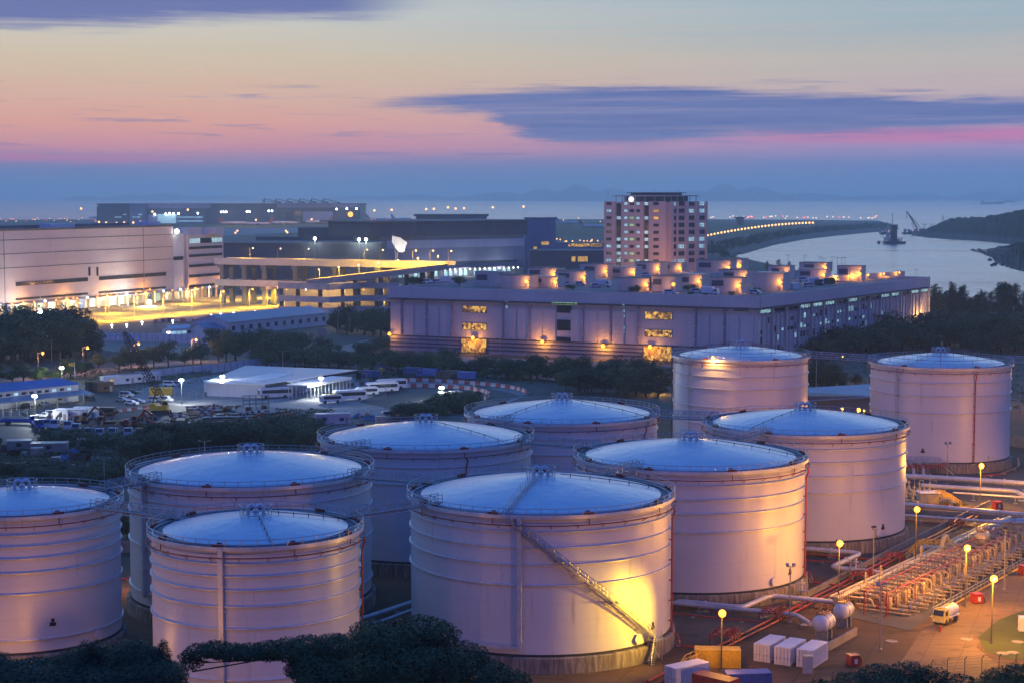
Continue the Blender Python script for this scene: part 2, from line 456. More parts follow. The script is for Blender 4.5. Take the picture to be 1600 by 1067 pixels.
# ------------------------------------------------------------------ ground, water, terrain
def ground_mat(name, a, b, c3=None, s=.02, rough=.9, grit=1.2, sp=.3, slab=0.):
    m, nt, bs = new_mat(name); co = coord(nt)
    n1 = noise(nt, co, s, 6, .65); n2 = noise(nt, co, grit, 4, .7); n3 = noise(nt, co, s * 5, 5, .65, .5)
    c = cmix(nt, n1.smooth(.35, .65), (*a, 1), (*b, 1))
    if c3: c = cmix(nt, n3.smooth(.55, .68) * .8, c, (*c3, 1))
    c = cmix(nt, (n2 - .3) * .35, c, (.02, .02, .02, 1))
    if slab:
        q = nt.nodes.new("ShaderNodeSeparateXYZ"); nt.links.new(mapped(nt, co, (1, 1, 1), (0, 0, 0), (0, 0, .35)).k, q.inputs[0])
        jx, jy = (((S(nt, q.outputs[i]) / slab).f('FRACT') - .5).f('ABSOLUTE').smooth(.482, .496) for i in (0, 1))
        c = cmix(nt, jx.f('MAXIMUM', jy) * .55, c, (.02, .015, .012, 1))
        sl = nt.nodes.new("ShaderNodeTexWhiteNoise"); cbx = nt.nodes.new("ShaderNodeCombineXYZ")
        for i in (0, 1): nt.links.new((S(nt, q.outputs[i]) / slab + .5).f('FLOOR').k, cbx.inputs[i])
        nt.links.new(cbx.outputs[0], sl.inputs['Vector']); c = cmix(nt, S(nt, sl.outputs['Value']) * .35, c, tuple(v * .5 for v in a) + (1,))
        oil = noise(nt, co, .22, 5, .7, .8).smooth(.60, .72); c = cmix(nt, oil * .75, c, (.018, .014, .012, 1))
        trk = noise(nt, mapped(nt, co, (.03, .9, 1), (0, 0, 0), (0, 0, -.75)), 1., 4, .6).smooth(.55, .7); c = cmix(nt, trk * .35, c, (.02, .016, .014, 1))
    put(nt, c, bs.inputs['Base Color']); put(nt, n3 * .2 + (rough - .12), bs.inputs['Roughness'])
    bs.inputs['Specular IOR Level'].default_value = sp
    bump(nt, bs, n2, .4, .05); return m
M['land'] = ground_mat("land", (.075, .075, .06), (.115, .11, .085), (.045, .06, .03))
M['yard'] = ground_mat("plant_yard", (.105, .062, .034), (.165, .098, .052), (.055, .038, .026), s=.03, slab=7.5)
M['depot'] = ground_mat("depot_concrete", (.24, .24, .24), (.32, .31, .30), (.16, .16, .16), s=.02, slab=9.)
M['asphalt'] = ground_mat("asphalt", (.05, .05, .052), (.085, .082, .08), (.12, .11, .1), s=.02, rough=.75)
M['roadtan'] = ground_mat("road_surface", (.19, .175, .15), (.25, .23, .2), (.13, .12, .105), s=.03, rough=.8)
M['svc'] = ground_mat("service_road_surface", (.14, .086, .048), (.20, .125, .07), (.08, .052, .034), s=.05, rough=.8, slab=5.)
M['lawn'] = ground_mat("lawn", (.035, .05, .012), (.06, .08, .02), (.075, .06, .03), s=.06, grit=2.5)
M['dirt'] = ground_mat("bare_earth", (.075, .065, .055), (.13, .11, .09), (.035, .05, .025), s=.05)
def water_mat(name, rough, col, bs_s, st):
    m, nt, bs = new_mat(name); co = coord(nt)
    bs.inputs['Base Color'].default_value = (*col, 1)
    n1 = noise(nt, mapped(nt, co, (.0016, .007, 1)), 1., 6, .65, .6)
    n0 = noise(nt, mapped(nt, co, (bs_s, bs_s, 1)), 1., 4, .6)
    put(nt, n1.smooth(.3, .7) * .16 + rough, bs.inputs['Roughness'])
    bs.inputs['IOR'].default_value = 1.8; bs.inputs['Specular IOR Level'].default_value = .9
    bump(nt, bs, noise(nt, mapped(nt, co, (.15, .15, 1)), 1., 2, .5), 1., .8); return m
M['sea'] = water_mat("sea_water", .10, (.06, .12, .17), .05, .10)
mb = MB(); NX, NY = 24, 40
ys = [-300 + 0] + [300 * (1.16 ** i) for i in range(34)]
mb.quad((-26000, -300, -3), (26000, -300, -3), (26000, 60000, -3), (-26000, 60000, -3))
structure(mb, "water", M['sea'])
shore = [at(1760, 492), at(1600, 478), at(1450, 464), at(1330, 442), at(1250, 424), at(1180, 408), at(1140, 399)]
wall_line = [at(1150, 393.5), at(1200, 380), at(1250, 371.5), at(1300, 366), at(1350, 361.5), at(1388, 358.5), at(1399, 355.5)]
far_line = [at(1392, 350), at(1370, 345.2), at(1250, 344), at(1100, 343.2), at(800, 343), at(500, 343), at(200, 343.2), at(0, 343.6), at(-300, 344)]
land = [(-900, -250, 0), (900, -250, 0), (900, 700, 0)] + shore + wall_line + far_line + [(-2600, 3000, 0), (-1500, 900, 0)]
mb = MB(); n = len(land)
mb.add([(p[0], p[1], 0.) for p in land], [tuple(range(n))])
o = structure(mb, "ground", M['land'])
bm = bmesh.new(); bm.from_mesh(o.data); bmesh.ops.triangulate(bm, faces=bm.faces); 
for f in bm.faces:
    if f.normal.z < 0: f.normal_flip()
bm.to_mesh(o.data); bm.free()
# embankment skirts down into the water
M['rock'] = mat("rock_armour", (.10, .09, .08), .9, 0, .55, .12, bmp=.8)
mb = MB()
pts = [Vector(p) for p in shore + wall_line + far_line]
for a, b in zip(pts, pts[1:]):
    d = (b - a).normalized(); nn = Vector((d.y, -d.x, 0))
    k = 10 if a in wall_line else 5
    mb.quad((a.x, a.y, .02), (a.x + nn.x * k, a.y + nn.y * k, -3.5), (b.x + nn.x * k, b.y + nn.y * k, -3.5), (b.x, b.y, .02))
structure(mb, "shore", M['rock'])
def patch(name, pix, m, lvl=1):
    """A surface sheet laid on the ground."""
    z = .03 * lvl; mb = MB(); p = [at(x, y, z) for x, y in pix]
    A = sum(p[i].x * p[(i + 1) % len(p)].y - p[(i + 1) % len(p)].x * p[i].y for i in range(len(p)))
    mb.quad(*(p if A > 0 else p[::-1])); return structure(mb, name, m)
def strip(name, pix, w, m, lvl=1):
    """A road of constant width along a line on the ground."""
    z = .03 * lvl; pts = [at(x, y, z) for x, y in pix]; mb = MB(); L, Rr = [], []
    for i, p in enumerate(pts):
        d = (pts[min(i + 1, len(pts) - 1)] - pts[max(i - 1, 0)]).normalized(); nn = Vector((-d.y, d.x, 0)) * w / 2
        L.append(p + nn); Rr.append(p - nn)
    for i in range(len(pts) - 1): mb.quad(Rr[i], Rr[i + 1], L[i + 1], L[i])
    return structure(mb, name, m)
patch("plant_yard", [(-60, 1120), (-60, 850), (120, 800), (600, 680), (1040, 640), (1340, 650), (1640, 640), (1680, 1200), (800, 1240)], M['yard'], 1)
patch("service_road", [(1380, 1075), (1440, 985), (1620, 872), (1640, 960), (1545, 985), (1525, 1010), (1560, 1038), (1500, 1085)], M['svc'], 2)
patch("manifold_floor", [(1322, 962), (1420, 985), (1602, 868), (1545, 838)], M['asphalt'], 3)  # dark sheet added under the pipes so the gaps between them read darker
patch("lawn", [(1620, 945), (1560, 968), (1528, 995), (1540, 1018), (1580, 1030), (1640, 1030)], M['lawn'], 3)
patch("bund_floor", [(1050, 960), (1235, 940), (1200, 975), (1120, 1010), (1050, 1000)], M['dirt'], 2)
patch("bund_floor", [(1255, 850), (1420, 830), (1540, 812), (1330, 905), (1255, 900)], M['asphalt'], 2)
patch("bund_floor", [(1415, 735), (1620, 740), (1620, 800), (1415, 780)], M['asphalt'], 2)
patch("depot_yard", [(150, 640), (235, 602), (330, 585), (560, 590), (700, 596), (830, 612), (790, 632), (640, 652), (480, 650), (330, 640)], M['depot'], 1)
patch("car_park", [(-40, 700), (-40, 640), (150, 622), (300, 635), (330, 655), (200, 700)], M['asphalt'], 2)
patch("depot_tarmac", [(560, 628), (620, 604), (750, 602), (815, 618), (770, 632), (640, 645)], M['asphalt'], 2)
patch("work_yard", [(-60, 780), (-60, 690), (330, 655), (500, 655), (620, 690), (480, 720), (200, 780)], M['dirt'], 1)
patch("street", [(-60, 512), (60, 492), (300, 466), (440, 458), (600, 462), (605, 480), (440, 492), (330, 500), (-60, 545)], M['roadtan'], 1)
patch("street_lane", [(80, 512), (160, 502), (330, 503), (360, 510), (170, 525)], M['asphalt'], 2)
strip("road", [(-120, 640), (20, 596), (150, 578), (300, 566), (430, 560), (520, 553), (560, 540), (700, 505)], 14, M['roadtan'], 2)
strip("road", [(470, 566), (560, 556), (700, 561), (900, 575), (1060, 590), (1200, 600)], 10, M['roadtan'], 1)
strip("road", [(1560, 535), (1530, 498), (1590, 520), (1640, 540)], 12, M['roadtan'], 1)
patch("truck_apron", [(150, 545), (165, 520), (330, 520), (360, 545), (250, 560)], M['roadtan'], 1)
patch("kerb_apron", [(600, 552), (1190, 575), (1190, 590), (600, 562)], M['roadtan'], 2)
patch("airfield_grass", [(-200, 352), (300, 350.5), (700, 349), (1100, 349), (1340, 350), (1250, 358), (1150, 368), (1090, 372), (700, 366), (-200, 372)], M['lawn'], 1)
patch("runway", [(-200, 346.6), (600, 345.8), (1360, 347), (1365, 348.6), (600, 347.6), (-200, 348.6)], M['asphalt'], 2)
patch("taxiway", [(150, 360), (560, 355), (600, 358), (300, 371), (150, 371)], M['depot'], 2)
# hillside under the camera
mb = MB(); NXh, NYh = 50, 40
def hill_z(x, y):
    b = 62.5 * max(0., 1 - max(0., y + 3) / 212.) ** 1.35
    return b + 1.2 * math.sin(x * .05 + y * .03) * min(1, max(0, (205 - y) / 60)) - (.6 if y > 200 else 0)
vs = []
for j in range(NYh + 1):
    for i in range(NXh + 1):
        x = -200 + 400 * i / NXh; y = -120 + 335 * j / NYh; vs.append((x, y, hill_z(x, y)))
mb.add(vs, [(j * (NXh + 1) + i, j * (NXh + 1) + i + 1, (j + 1) * (NXh + 1) + i + 1, (j + 1) * (NXh + 1) + i) for j in range(NYh) for i in range(NXh)])
M['scrub'] = ground_mat("hill_scrub", (.02, .032, .012), (.045, .06, .02), (.07, .055, .04), s=.08)
structure(mb, "hillside", M['scrub'], True)
# ------------------------------------------------------------------ storage tanks
TANKS = {}
def polar(r, th, z):
    """th is measured from the side that faces the camera, positive to the right."""
    return Vector((r * math.sin(th), -r * math.cos(th), z))
def place_tank(key, px_c, halfw, Rad, h):
    dep = math.sqrt((Rad * FPX / halfw) ** 2 + Rad ** 2)
    D = (dep - (H - h) * ST) / CT
    X = (px_c - 800) / FPX * dep
    TANKS[key] = dict(c=Vector((X, D, 0)), R=Rad, h=h)
BIG, SMALL, TALL = 19.3, 13.9, 16.9
for k, pc, hw, Rd, h in (("A", 35, 149, SMALL, 21.6), ("B", 400, 161, SMALL, 21.3), ("C", 845, 203.5, BIG, 22), ("D", 392, 187, BIG, 22), ("E", 665.5, 164.5, BIG, 22),
                         ("F", 878, 148.5, BIG, 22), ("G", 1078.5, 177.5, BIG, 22), ("H", 1257.5, 155.5, BIG, 22), ("I", 1157, 104.5, TALL, 25.8), ("J", 1469.5, 107, TALL, 25)):
    place_tank(k, pc, hw, Rd, h)
RINGS = dict(C=[19.9, 17.7, 15.3, 12.4], G=[19.9, 17.7, 15.4, 12.4], H=[19.6, 17.2, 14.6, 11.6], D=[19.3, 16.6, 11.9, 4.6], E=[19.2, 16.2, 11.8], F=[19.3, 16.2, 11.9],
             A=[19.2, 17.6, 15.9, 13.9, 10.9, 4.4], B=[19.3, 17.7, 15.9, 13.8, 10.9, 4.2], I=[21.9, 18.9, 14.4, 10.2], J=[21.5, 18.4, 14.3])
def proto_key(k): return 'SMALL' if k in 'AB' else 'TALL' if k in 'IJ' else 'BIG'
MESH = {}
def shared(key, fn):
    if key not in MESH: MESH[key] = fn()
    return MESH[key]
def link_mesh(name, src, parent):
    o = bpy.data.objects.new(name, src.data); COL.objects.link(o); o.parent = parent; return o
def make_tank(k, label, riser=None, ladder=None, roofline=(), signs=(), pourers=9, duct=None):
    T = TANKS[k]; c, Rd, h = T['c'], T['R'], T['h']
    # rotate the tank so that local -Y faces the camera
    rz = math.atan2(-c.x, c.y)
    t = thing("storage_tank", label, "storage tank", c, rz, "storage tanks of the fuel depot")
    T['rz'] = rz; T['obj'] = t
    f = MB().lathe([(Rd + .75, 0), (Rd + .7, 2.15), (Rd + .55, 2.3), (Rd - .5, 2.3)], 96)
    f.build("foundation_ring", M['ring'], t, smooth=True)
    f = MB().lathe([(Rd + .12, 2.3), (Rd + .12, 2.62), (Rd, 2.62)], 96); f.build("gap_shade_ring", M['black'], t, smooth=True)  # black band painted in for the shadowed gap between shell and foundation
    s = MB().lathe([(Rd, 2.5 + (h - 2.55) * i / 8) for i in range(9)] + [(Rd - .3, h - .05)], 144)
    s.build("shell", M['tank'], t, smooth=True)
    for z in RINGS[k]:
        g = MB().lathe([(Rd - .02, z - .14), (Rd + .25, z - .14), (Rd + .28, z - .02), (Rd + .25, z + .06), (Rd - .02, z + .08)], 128)
        g.build("wind_girder", M['white_steel'], t, smooth=True, angle=50)
    # top angle and platform
    pl = MB().lathe([(Rd - 2.3, h - .25), (Rd - .05, h - .22), (Rd - .02, h + .06), (Rd + .5, h + .06), (Rd + .5, h - .1), (Rd + .02, h - .32)], 128)
    pl.build("rim_platform", M['white_steel'] if False else M['platform'], t)
    lip = MB().lathe([(Rd + .51, h - .32), (Rd + .6, h - .32), (Rd + .6, h + .2), (Rd + .51, h + .2), (Rd + .51, h - .32)], 128)
    lip.build("rim_edge", M['white_steel'], t)
    # roof
    Rr = Rd - 1.5; rise = Rd * .148
    n = 14; prof = [(Rr, h - .22), (Rr, h + .1)]
    for i in range(1, n + 1):
        q = 1 - i / n
        q = q ** .92
        prof.append((max(.02, Rr * q), h + .1 + (rise - .1) * (1 - .86 * q ** 1.12 - .14 * q ** 5)))
    prof = [(r, z) for r, z in prof]
    MB().lathe(prof, 120).build("roof", M['roof'], t, smooth=True, angle=60)
    T['apex'] = h + rise
    roof_z = lambda r: h + .1 + (rise - .1) * (1 - .86 * min(1, r / Rr) ** 1.12 - .14 * min(1, r / Rr) ** 5)
    # railing round the rim
    rl = MB(); npost = int(2 * math.pi * Rd / 1.9)
    for i in range(npost):
        a = 2 * math.pi * i / npost; p = polar(Rd + .55, a, h)
        rl.bar(p, p + Vector((0, 0, 1.12)), .045, 4)
    for z, r in ((1.12, .05), (.58, .038)): rl.ring(Rd + .55, h + z, r, 96, k=5)
    rl.build("railing", M['galv'], t, smooth=True)
    # centre cage with gooseneck vents
    cg = MB(); ra = 2.15; z0 = h + rise - .12
    for i in range(14):
        p = polar(ra, 2 * math.pi * i / 14, z0); cg.bar(p, p + Vector((0, 0, 1.25)), .045, 4)
    for z in (.06, .65, 1.25): cg.ring(ra, z0 + z, .05, 32, k=5)
    cg.build("centre_railing", M['galv'], t, smooth=True)
    for sx in (-1.05, 1.05):
        v = MB(); pts = [Vector((sx, 0, z0 - .1))] + [Vector((sx + .5 * math.cos(a) * (1 if sx > 0 else -1) - .5 * (1 if sx > 0 else -1), -.1, z0 + .75 + .5 * math.sin(a))) for a in [math.pi * j / 6 for j in range(7)]]
        v.tube(pts, .2, 8); v.lathe([(.36, -.1), (.36, .12), (.2, .16)], 10, (sx, 0, z0)); v.build("roof_vent", M['white_steel'], t, smooth=True)
    v = MB().lathe([(.45, 0), (.45, .5), (.3, .62), (.01, .66)], 14, (0, .5, z0 - .1)); v.build("gauge_hatch", M['white_steel'], t, smooth=True)
    # red foam line under the rim with its brackets
    fp = MB(); fp.ring(Rd + .72, h - 1.2, .09, 96, k=6); nb = int(2 * math.pi * Rd / 3.6)
    for i in range(nb):
        a = 2 * math.pi * (i + .4) / nb
        fp.bar(polar(Rd, a, h - 1.75), polar(Rd + .75, a, h - 1.24), .05, 4)
        fp.bar(polar(Rd, a, h - 1.24), polar(Rd + .95, a, h - 1.24), .045, 4)
    fp.build("foam_line", M['redbrown'], t, smooth=True)
    for i in range(pourers):
        a = 2 * math.pi * (i + .5) / pourers
        q = MB(); p = polar(Rd + .1, a, h + .3); q.box(p, (1.5, .35, .35), rz=a); q.bar(polar(Rd + .35, a, h - 1.2), polar(Rd + .35, a, h + .3), .08, 6)
        q.box(polar(Rd - .3, a, h + .5), (.6, .3, .3), rz=a); q.build("foam_pourer", M['redbrown'], t)
    # roof service line from the rim to the centre
    for th, m_ in roofline:
        q = MB(); pts = [polar(Rr * i / 12, th, roof_z(Rr * i / 12) + .3) for i in range(2, 13)]
        q.tube(pts, .055, 5)
        for p in pts[1::2]: q.bar(p - Vector((0, 0, .32)), p + Vector((0, 0, .14)), .06, 4)
        q.build("roof_pipe", m_, t)
    if riser is not None:
        th = riser; q = MB()
        q.tube([polar(Rd + .72, th, h - 1.2), polar(Rd + .8, th + .02, h - 1.8), polar(Rd + .45, th + .012, h - 3.), polar(Rd + .45, th + .012, 1.4)], .14, 8)
        for z in range(4, int(h) - 3, 3): q.box(polar(Rd + .25, th + .012, z), (.5, .6, .12), rz=th)
        q.build("foam_riser", M['red'], t, smooth=True)
    if ladder is not None:
        th = ladder; q = MB()
        for d in (-.28, .28):
            a = th + d / Rd; q.bar(polar(Rd + .42, a, 2.4), polar(Rd + .42, a, h + 1.), .05, 4)
        z = 2.8
        while z < h: q.bar(polar(Rd + .42, th - .28 / Rd, z), polar(Rd + .42, th + .28 / Rd, z), .03, 4); z += .6
        for z in (6, 10, 14, 18, 22):
            if z < h: q.box(polar(Rd + .2, th, z), (.9, .45, .1), rz=th)
        q.build("ladder", M['galv'], t)
    if duct is not None:
        th, zb, th2 = duct; q = MB()
        q.box(polar(Rd + .5, th, (h + zb) / 2), (.62, .5, h - zb), rz=th)
        if th2 is not None:
            for i in range(10):
                a, b = th2 + (th - th2) * i / 10, th2 + (th - th2) * (i + 1) / 10
                q.beam(polar(Rd + .5, a, zb + .25), polar(Rd + .5, b, zb + .25), .4, .55)
        z = zb + 1
        while z < h: q.box(polar(Rd + .25, th, z), (.9, .5, .12), rz=th); z += 3.2
        q.build("cable_duct", M['white_steel'], t)
    for th, z in signs:
        q = MB(); q.box(polar(Rd + .06, th, z), (.9, .06, .5), rz=th); q.box(polar(Rd + .06, th, z + .55), (.45, .06, .5), rz=th)
        q.box(polar(Rd + .1, th, z + .05), (.7, .05, .12), rz=th)
        q.build("warning_sign", M['black'], t)
    mh = MB(); th = .78
    Mx = Matrix.Rotation(th, 3, 'Z') @ Matrix.Rotation(math.pi / 2, 3, 'X')
    mh.lathe([(.55, -.05), (.55, .35), (.72, .36), (.72, .46), (.01, .47)], 20, polar(Rd, th, 3.6), M=Mx)
    mh.build("manhole", M['tank'], t, smooth=True)
    return t
make_tank("A", "white tank at the left edge, partly cut off by the photo's edge", ladder=None, roofline=[], signs=[(.27, 6.3)])
make_tank("B", "smaller pinkish white tank in front, standing behind the dark feathery treetops", roofline=[(.15, M['dark_steel']), (1.75, M['dark_steel'])], duct=(-.32, 2.6, None), riser=1.38)
make_tank("C", "large white tank with a diagonal stairway across its glowing yellow side", roofline=[(1.72, M['dark_steel'])], duct=(-.15, 3.4, -.68), riser=1.32, signs=[(.98, 4.4)])
make_tank("D", "large blue-roofed tank behind the smaller front tank, between it and the lorry yard", roofline=[], duct=(-1.0, 4., None))
make_tank("E", "large tank with dark streaks under its girder, between the coach depot and the stairway tank", roofline=[(.9, M['dark_steel'])], riser=.35)
make_tank("F", "farthest of the low wide tanks, between the barrier loop and the tall rear tank", roofline=[(-.75, M['dark_steel']), (1.15, M['dark_steel'])], riser=.96)
make_tank("G", "large cream tank right of the stairway tank, nearest the pipe manifold", roofline=[(1.5, M['dark_steel'])], riser=1.35, signs=[(1.02, 4.2)])
make_tank("H", "large tank with a sooty patch low on its side, between cream and right tanks", roofline=[(-.62, M['dark_steel'])], signs=[(.86, 4.2)], riser=None)
make_tank("I", "tall pinkish tank with a lit floodlight on its rim, next to the long cargo building", ladder=-.80, roofline=[], riser=-1.42, pourers=6)
make_tank("J", "tall pinkish tank by the right edge with a thin red pipe down its side", ladder=-.62, roofline=[(-.5, M['galv'])], riser=.48, signs=[(-.22, 5.)], pourers=6)
# sprinkler grid on the two tall roofs
for k in "IJ":
    T = TANKS[k]; q = MB(); Rr = T['R'] - 1.5
    for r in (5.2, 9.2, 12.8):
        zz = T['h'] + .95 + T['R'] * .148 * (1 - (r / Rr) ** 1.4)
        pts = [polar(r, 2 * math.pi * i / 20, zz) for i in range(21)]; q.tube(pts, .05, 4)
        for p in pts[::2]: q.bar(p - Vector((0, 0, .9)), p + Vector((0, 0, .35)), .04, 4)
    q.build("roof_sprinkler_pipes", M['redbrown'], T['obj'])
# floodlight on the rim of the tall tank
T = TANKS['I']; q = MB(); p = polar(T['R'] + .7, -.39, T['h'] + .2)
q.bar(p, p + Vector((0, 0, .7)), .06, 5); q.box(p + Vector((0, -.1, .8)), (.8, .5, .45)); fl = q.build("rim_floodlight", M['dark_steel'], T['obj'])
MB().sph(p + Vector((0, -.45, .72)), .42).build("bulb", M['bulb_sod'], fl)
point_light(p + Vector((0, -1.2, .2)), 2200, AMB, T['obj'], .2)
# stairway on tank C
T = TANKS['C']; t = T['obj']; Rd, h = T['R'], T['h']
st = MB(); rail = MB(); th0, th1 = -.25, .93; n = 62
def stair_z(i):
    return h - (h - 3.1) * i / n
lands = (20, 41)
for side in (.35, 1.35):
    pts = [polar(Rd + side, th0 + (th1 - th0) * i / n, stair_z(i)) for i in range(n + 1)]
    for a, b in zip(pts, pts[1:]): st.beam(a, b, .07, .24)
    for i in range(0, n + 1, 3): rail.bar(pts[i], pts[i] + Vector((0, 0, 1.1)), .04, 4)
    for z in (.55, 1.1): rail.tube([p + Vector((0, 0, z)) for p in pts], .04, 4)
for i in range(n):
    a = th0 + (th1 - th0) * (i + .5) / n; st.box(polar(Rd + .85, a, stair_z(i + .5)), (.36, 1., .06), rz=a)
for i in lands:
    a = th0 + (th1 - th0) * i / n; st.box(polar(Rd + .9, a, stair_z(i)), (1.5, 1.2, .1), rz=a)
for i in range(4, n, 7):
    a = th0 + (th1 - th0) * i / n
    st.bar(polar(Rd, a, stair_z(i) - 1.0), polar(Rd + 1.3, a, stair_z(i) - .1), .06, 4); st.bar(polar(Rd, a, stair_z(i) - .15), polar(Rd + 1.35, a, stair_z(i) - .15), .06, 4)
stair = st.build("stairway", M['galv'], t); rail.build("handrail", M['yellow'] if False else M['galv'], stair)
# lower flight on the ground
lf = MB(); a0 = polar(Rd + 1., th1, 3.1); a1 = polar(Rd + 2.2, th1 - .12, 0)
lf.box(a0, (2.4, 1.8, .12), rz=th1)
for dx in (-.5, .5):
    o_ = Vector((0, dx, 0)); lf.beam(a0 + o_, a1 + o_, .08, .25)
    for z in (.55, 1.05): lf.bar(a0 + o_ + Vector((0, 0, z)), a1 + o_ + Vector((0, 0, z)), .04, 4)
    for i in range(5): p = a0.lerp(a1, i / 4) + o_; lf.bar(p, p + Vector((0, 0, 1.05)), .04, 4)
for i in range(12): lf.box(a0.lerp(a1, (i + .5) / 12), (.35, 1., .06), rz=th1)
for dx, dy in ((-1, -.7), (1, -.7), (1, .7)):
    p = a0 + Vector((dx, dy, 0)); lf.bar((p.x, p.y, 0), p, .07, 5); lf.bar(p, p + Vector((0, 0, 1.1)), .04, 4)
lf.bar(a0 + Vector((-1, -.7, 0)), (a0.x + 1, a0.y - .7, 0), .05, 4)
lf.build("access_steps", M['galv'], t)
# railed walkway up the roof of tank C
q = MB(); th = -.26; Rr = Rd - 1.5; rise = Rd * .148
rz_ = lambda r: h + .1 + (rise - .1) * (1 - .86 * min(1, r / Rr) ** 1.12 - .14 * min(1, r / Rr) ** 5)
for sd in (-.42, .42):
    pts = [polar(r, th, rz_(r) + .1) + Vector((sd * math.cos(th), sd * math.sin(th), 0)) for r in [2.2 + (Rr + .8 - 2.2) * i / 13 for i in range(14)]]
    for p in pts: q.bar(p, p + Vector((0, 0, 1.1)), .035, 4)
    for z in (.1, .6, 1.1): q.tube([p + Vector((0, 0, z)) for p in pts], .032, 4)
for i in range(40):
    r = 2.3 + (Rr - 2.) * i / 40; q.box(polar(r, th, rz_(r) + .07), (.8, .16, .04), rz=th)
q.build("roof_walkway", M['white_steel'], t)
# ------------------------------------------------------------------ walkway bridges between the rims
def bridge(k1, k2, label, a=None, b=None, drop=0):
    if a is None:
        c1, c2 = TANKS[k1]['c'], TANKS[k2]['c']; d = (c2 - c1).normalized()
        a = c1 + d * (TANKS[k1]['R'] - .6); b = c2 - d * (TANKS[k2]['R'] - 2.2)
        a.z = TANKS[k1]['h'] + .25; b.z = TANKS[k2]['h'] + .25
    base = Vector(((a.x + b.x) / 2, (a.y + b.y) / 2, min(a.z, b.z) - .5))
    t = thing("walkway_bridge", label, "walkway", base, 0, "steel walkway bridges linking the tank rims")
    a, b = a - base, b - base; d = b - a; L = d.length; dn = d.normalized(); nn = Vector((-dn.y, dn.x, 0)).normalized()
    dk = MB(); dk.beam(a, b, 1.15, .08); dk.build("deck", M['platform'], t)
    for s in (-1, 1):
        q = MB(); o_ = nn * .62 * s; up = Vector((0, 0, 1.15)); lo = Vector((0, 0, -.45))
        q.bar(a + o_ + up, b + o_ + up, .055, 5); q.bar(a + o_ + up * .55, b + o_ + up * .55, .04, 4); q.bar(a + o_ + lo, b + o_ + lo, .075, 5); q.bar(a + o_, b + o_, .06, 5)
        k = max(3, int(L / 1.25)); prev = None
        for i in range(k + 1):
            p = a + d * i / k + o_; q.bar(p + lo, p + up, .045, 4)
            if prev is not None: q.bar(prev + lo, p + (up if i % 2 else lo), .04, 4) if i % 2 else q.bar(prev + up, p + lo, .04, 4)
            prev = p
        q.build("side_truss", M['galv'], t)
    return t
bridge("A", "D", "steel walkway bridge from the left edge tank up to the tank beside the lorry yard")
bridge("A", "B", "steel walkway bridge between the two smaller front tanks")
bridge("B", "C", "steel walkway bridge reaching the left rim of the stairway tank")
bridge("D", "E", "steel walkway bridge between the lorry yard tank and the streaked tank")
bridge("D", "C", "steel walkway bridge behind the stairway tank, coming from the lorry yard tank")
bridge("E", "F", "steel walkway bridge between the streaked tank and the farthest low tank")
bridge("E", "G", "steel walkway bridge behind the stairway tank, from the streaked tank to the cream tank")
bridge("F", "H", "steel walkway bridge from the farthest low tank to the sooty tank")
bridge("C", "G", "short steel walkway bridge over the front rim of the cream tank")
bridge("G", "H", "steel walkway bridge between the cream tank and the sooty tank")
bridge("I", "J", "white steel walkway bridge between the two tall rear tanks")
Tj = TANKS['J']; pj = Tj['c'] + Vector((Tj['R'] - .6, 2, 0)); pj.z = Tj['h'] + .25
bridge("J", None, "steel walkway bridge leaving the tall tank through the photo's right edge", pj, pj + Vector((16, 3, -.5)))
LAMPK = 2.0
# ------------------------------------------------------------------ lamp posts of the depot
def lamp_post(px, py, head_py, label, style='flood', lit=None, power=0, lname="street_lamp", group=None, aimx=0, r0=.13):
    b = at(px, py); top = onY(px, head_py, b.y); hgt = top.z
    t = thing(lname, label, "street lamp", b, 0, group)
    q = MB(); q.tube([(0, 0, 0), (0, 0, hgt)], r0, 8, r0 * .6); q.lathe([(r0 * 2.2, 0), (r0 * 2.2, .12), (r0 * 1.3, .3), (r0, .35)], 10)
    q.build("pole", M['post' if lit else 'pole'], t, smooth=True)
    q = MB(); bl = MB()
    if style == 'flood':
        q.bar((-.55, 0, hgt - .1), (.55, 0, hgt - .1), .05, 5); q.lathe([(.3, -.5), (.3, -.44)], 12, (0, 0, hgt - .1))
        for sx in (-.5, .5):
            q.box((sx * (1 if not lit else .7), .12 if lit else -.05, hgt + .24), (.5, .4, .36), M=Matrix.Rotation(.5, 3, 'X'))
            if not lit: bl.sph((sx * .8, -.36, hgt + .1), .2)
        if lit: bl.sph((0, -.48, hgt + .06), .54, 14, 8)
    elif style == 'arm':
        q.bar((0, 0, hgt - .1), (.9, -.3, hgt + .15), .05, 5); q.box((1.1, -.36, hgt + .12), (.8, .35, .16), rz=-.3)
        bl.sph((1.1, -.36, hgt - .02), .22)
    else:
        q.lathe([(.1, -.1), (.45, .05), (.5, .2), (.3, .35), (.01, .4)], 12, (0, 0, hgt)); bl.sph((0, 0, hgt - .05), .34)
    hd = q.build("lamp_head", M['dark_steel'] if style != 'flood' else M['dark_steel' if lit else 'pole'], t)
    if lit:
        bl.build("bulb", M[lit[0]], hd)
        if power: point_light((0, -2.1, hgt - .1) if style == 'flood' else (0, 0, hgt - .6), power * LAMPK, lit[1], t, .4)
    else:
        bl.build("bulb", M['galv'], hd)
    return t
sod = ('bulb_sod', SOD); amb = ('bulb_sod', AMB); wht = ('bulb_wht', WHT)
lamp_post(1310, 945, 848, "lit sodium lamp post with two heads in front of the sooty tank", lit=sod, power=2800)
lamp_post(1430, 893, 795, "lit sodium lamp post beside the sooty tank, right of its base", lit=sod, power=2200)
lamp_post(1531, 791, 727, "lit sodium lamp post in front of the tall right tank", lit=sod, power=9000)
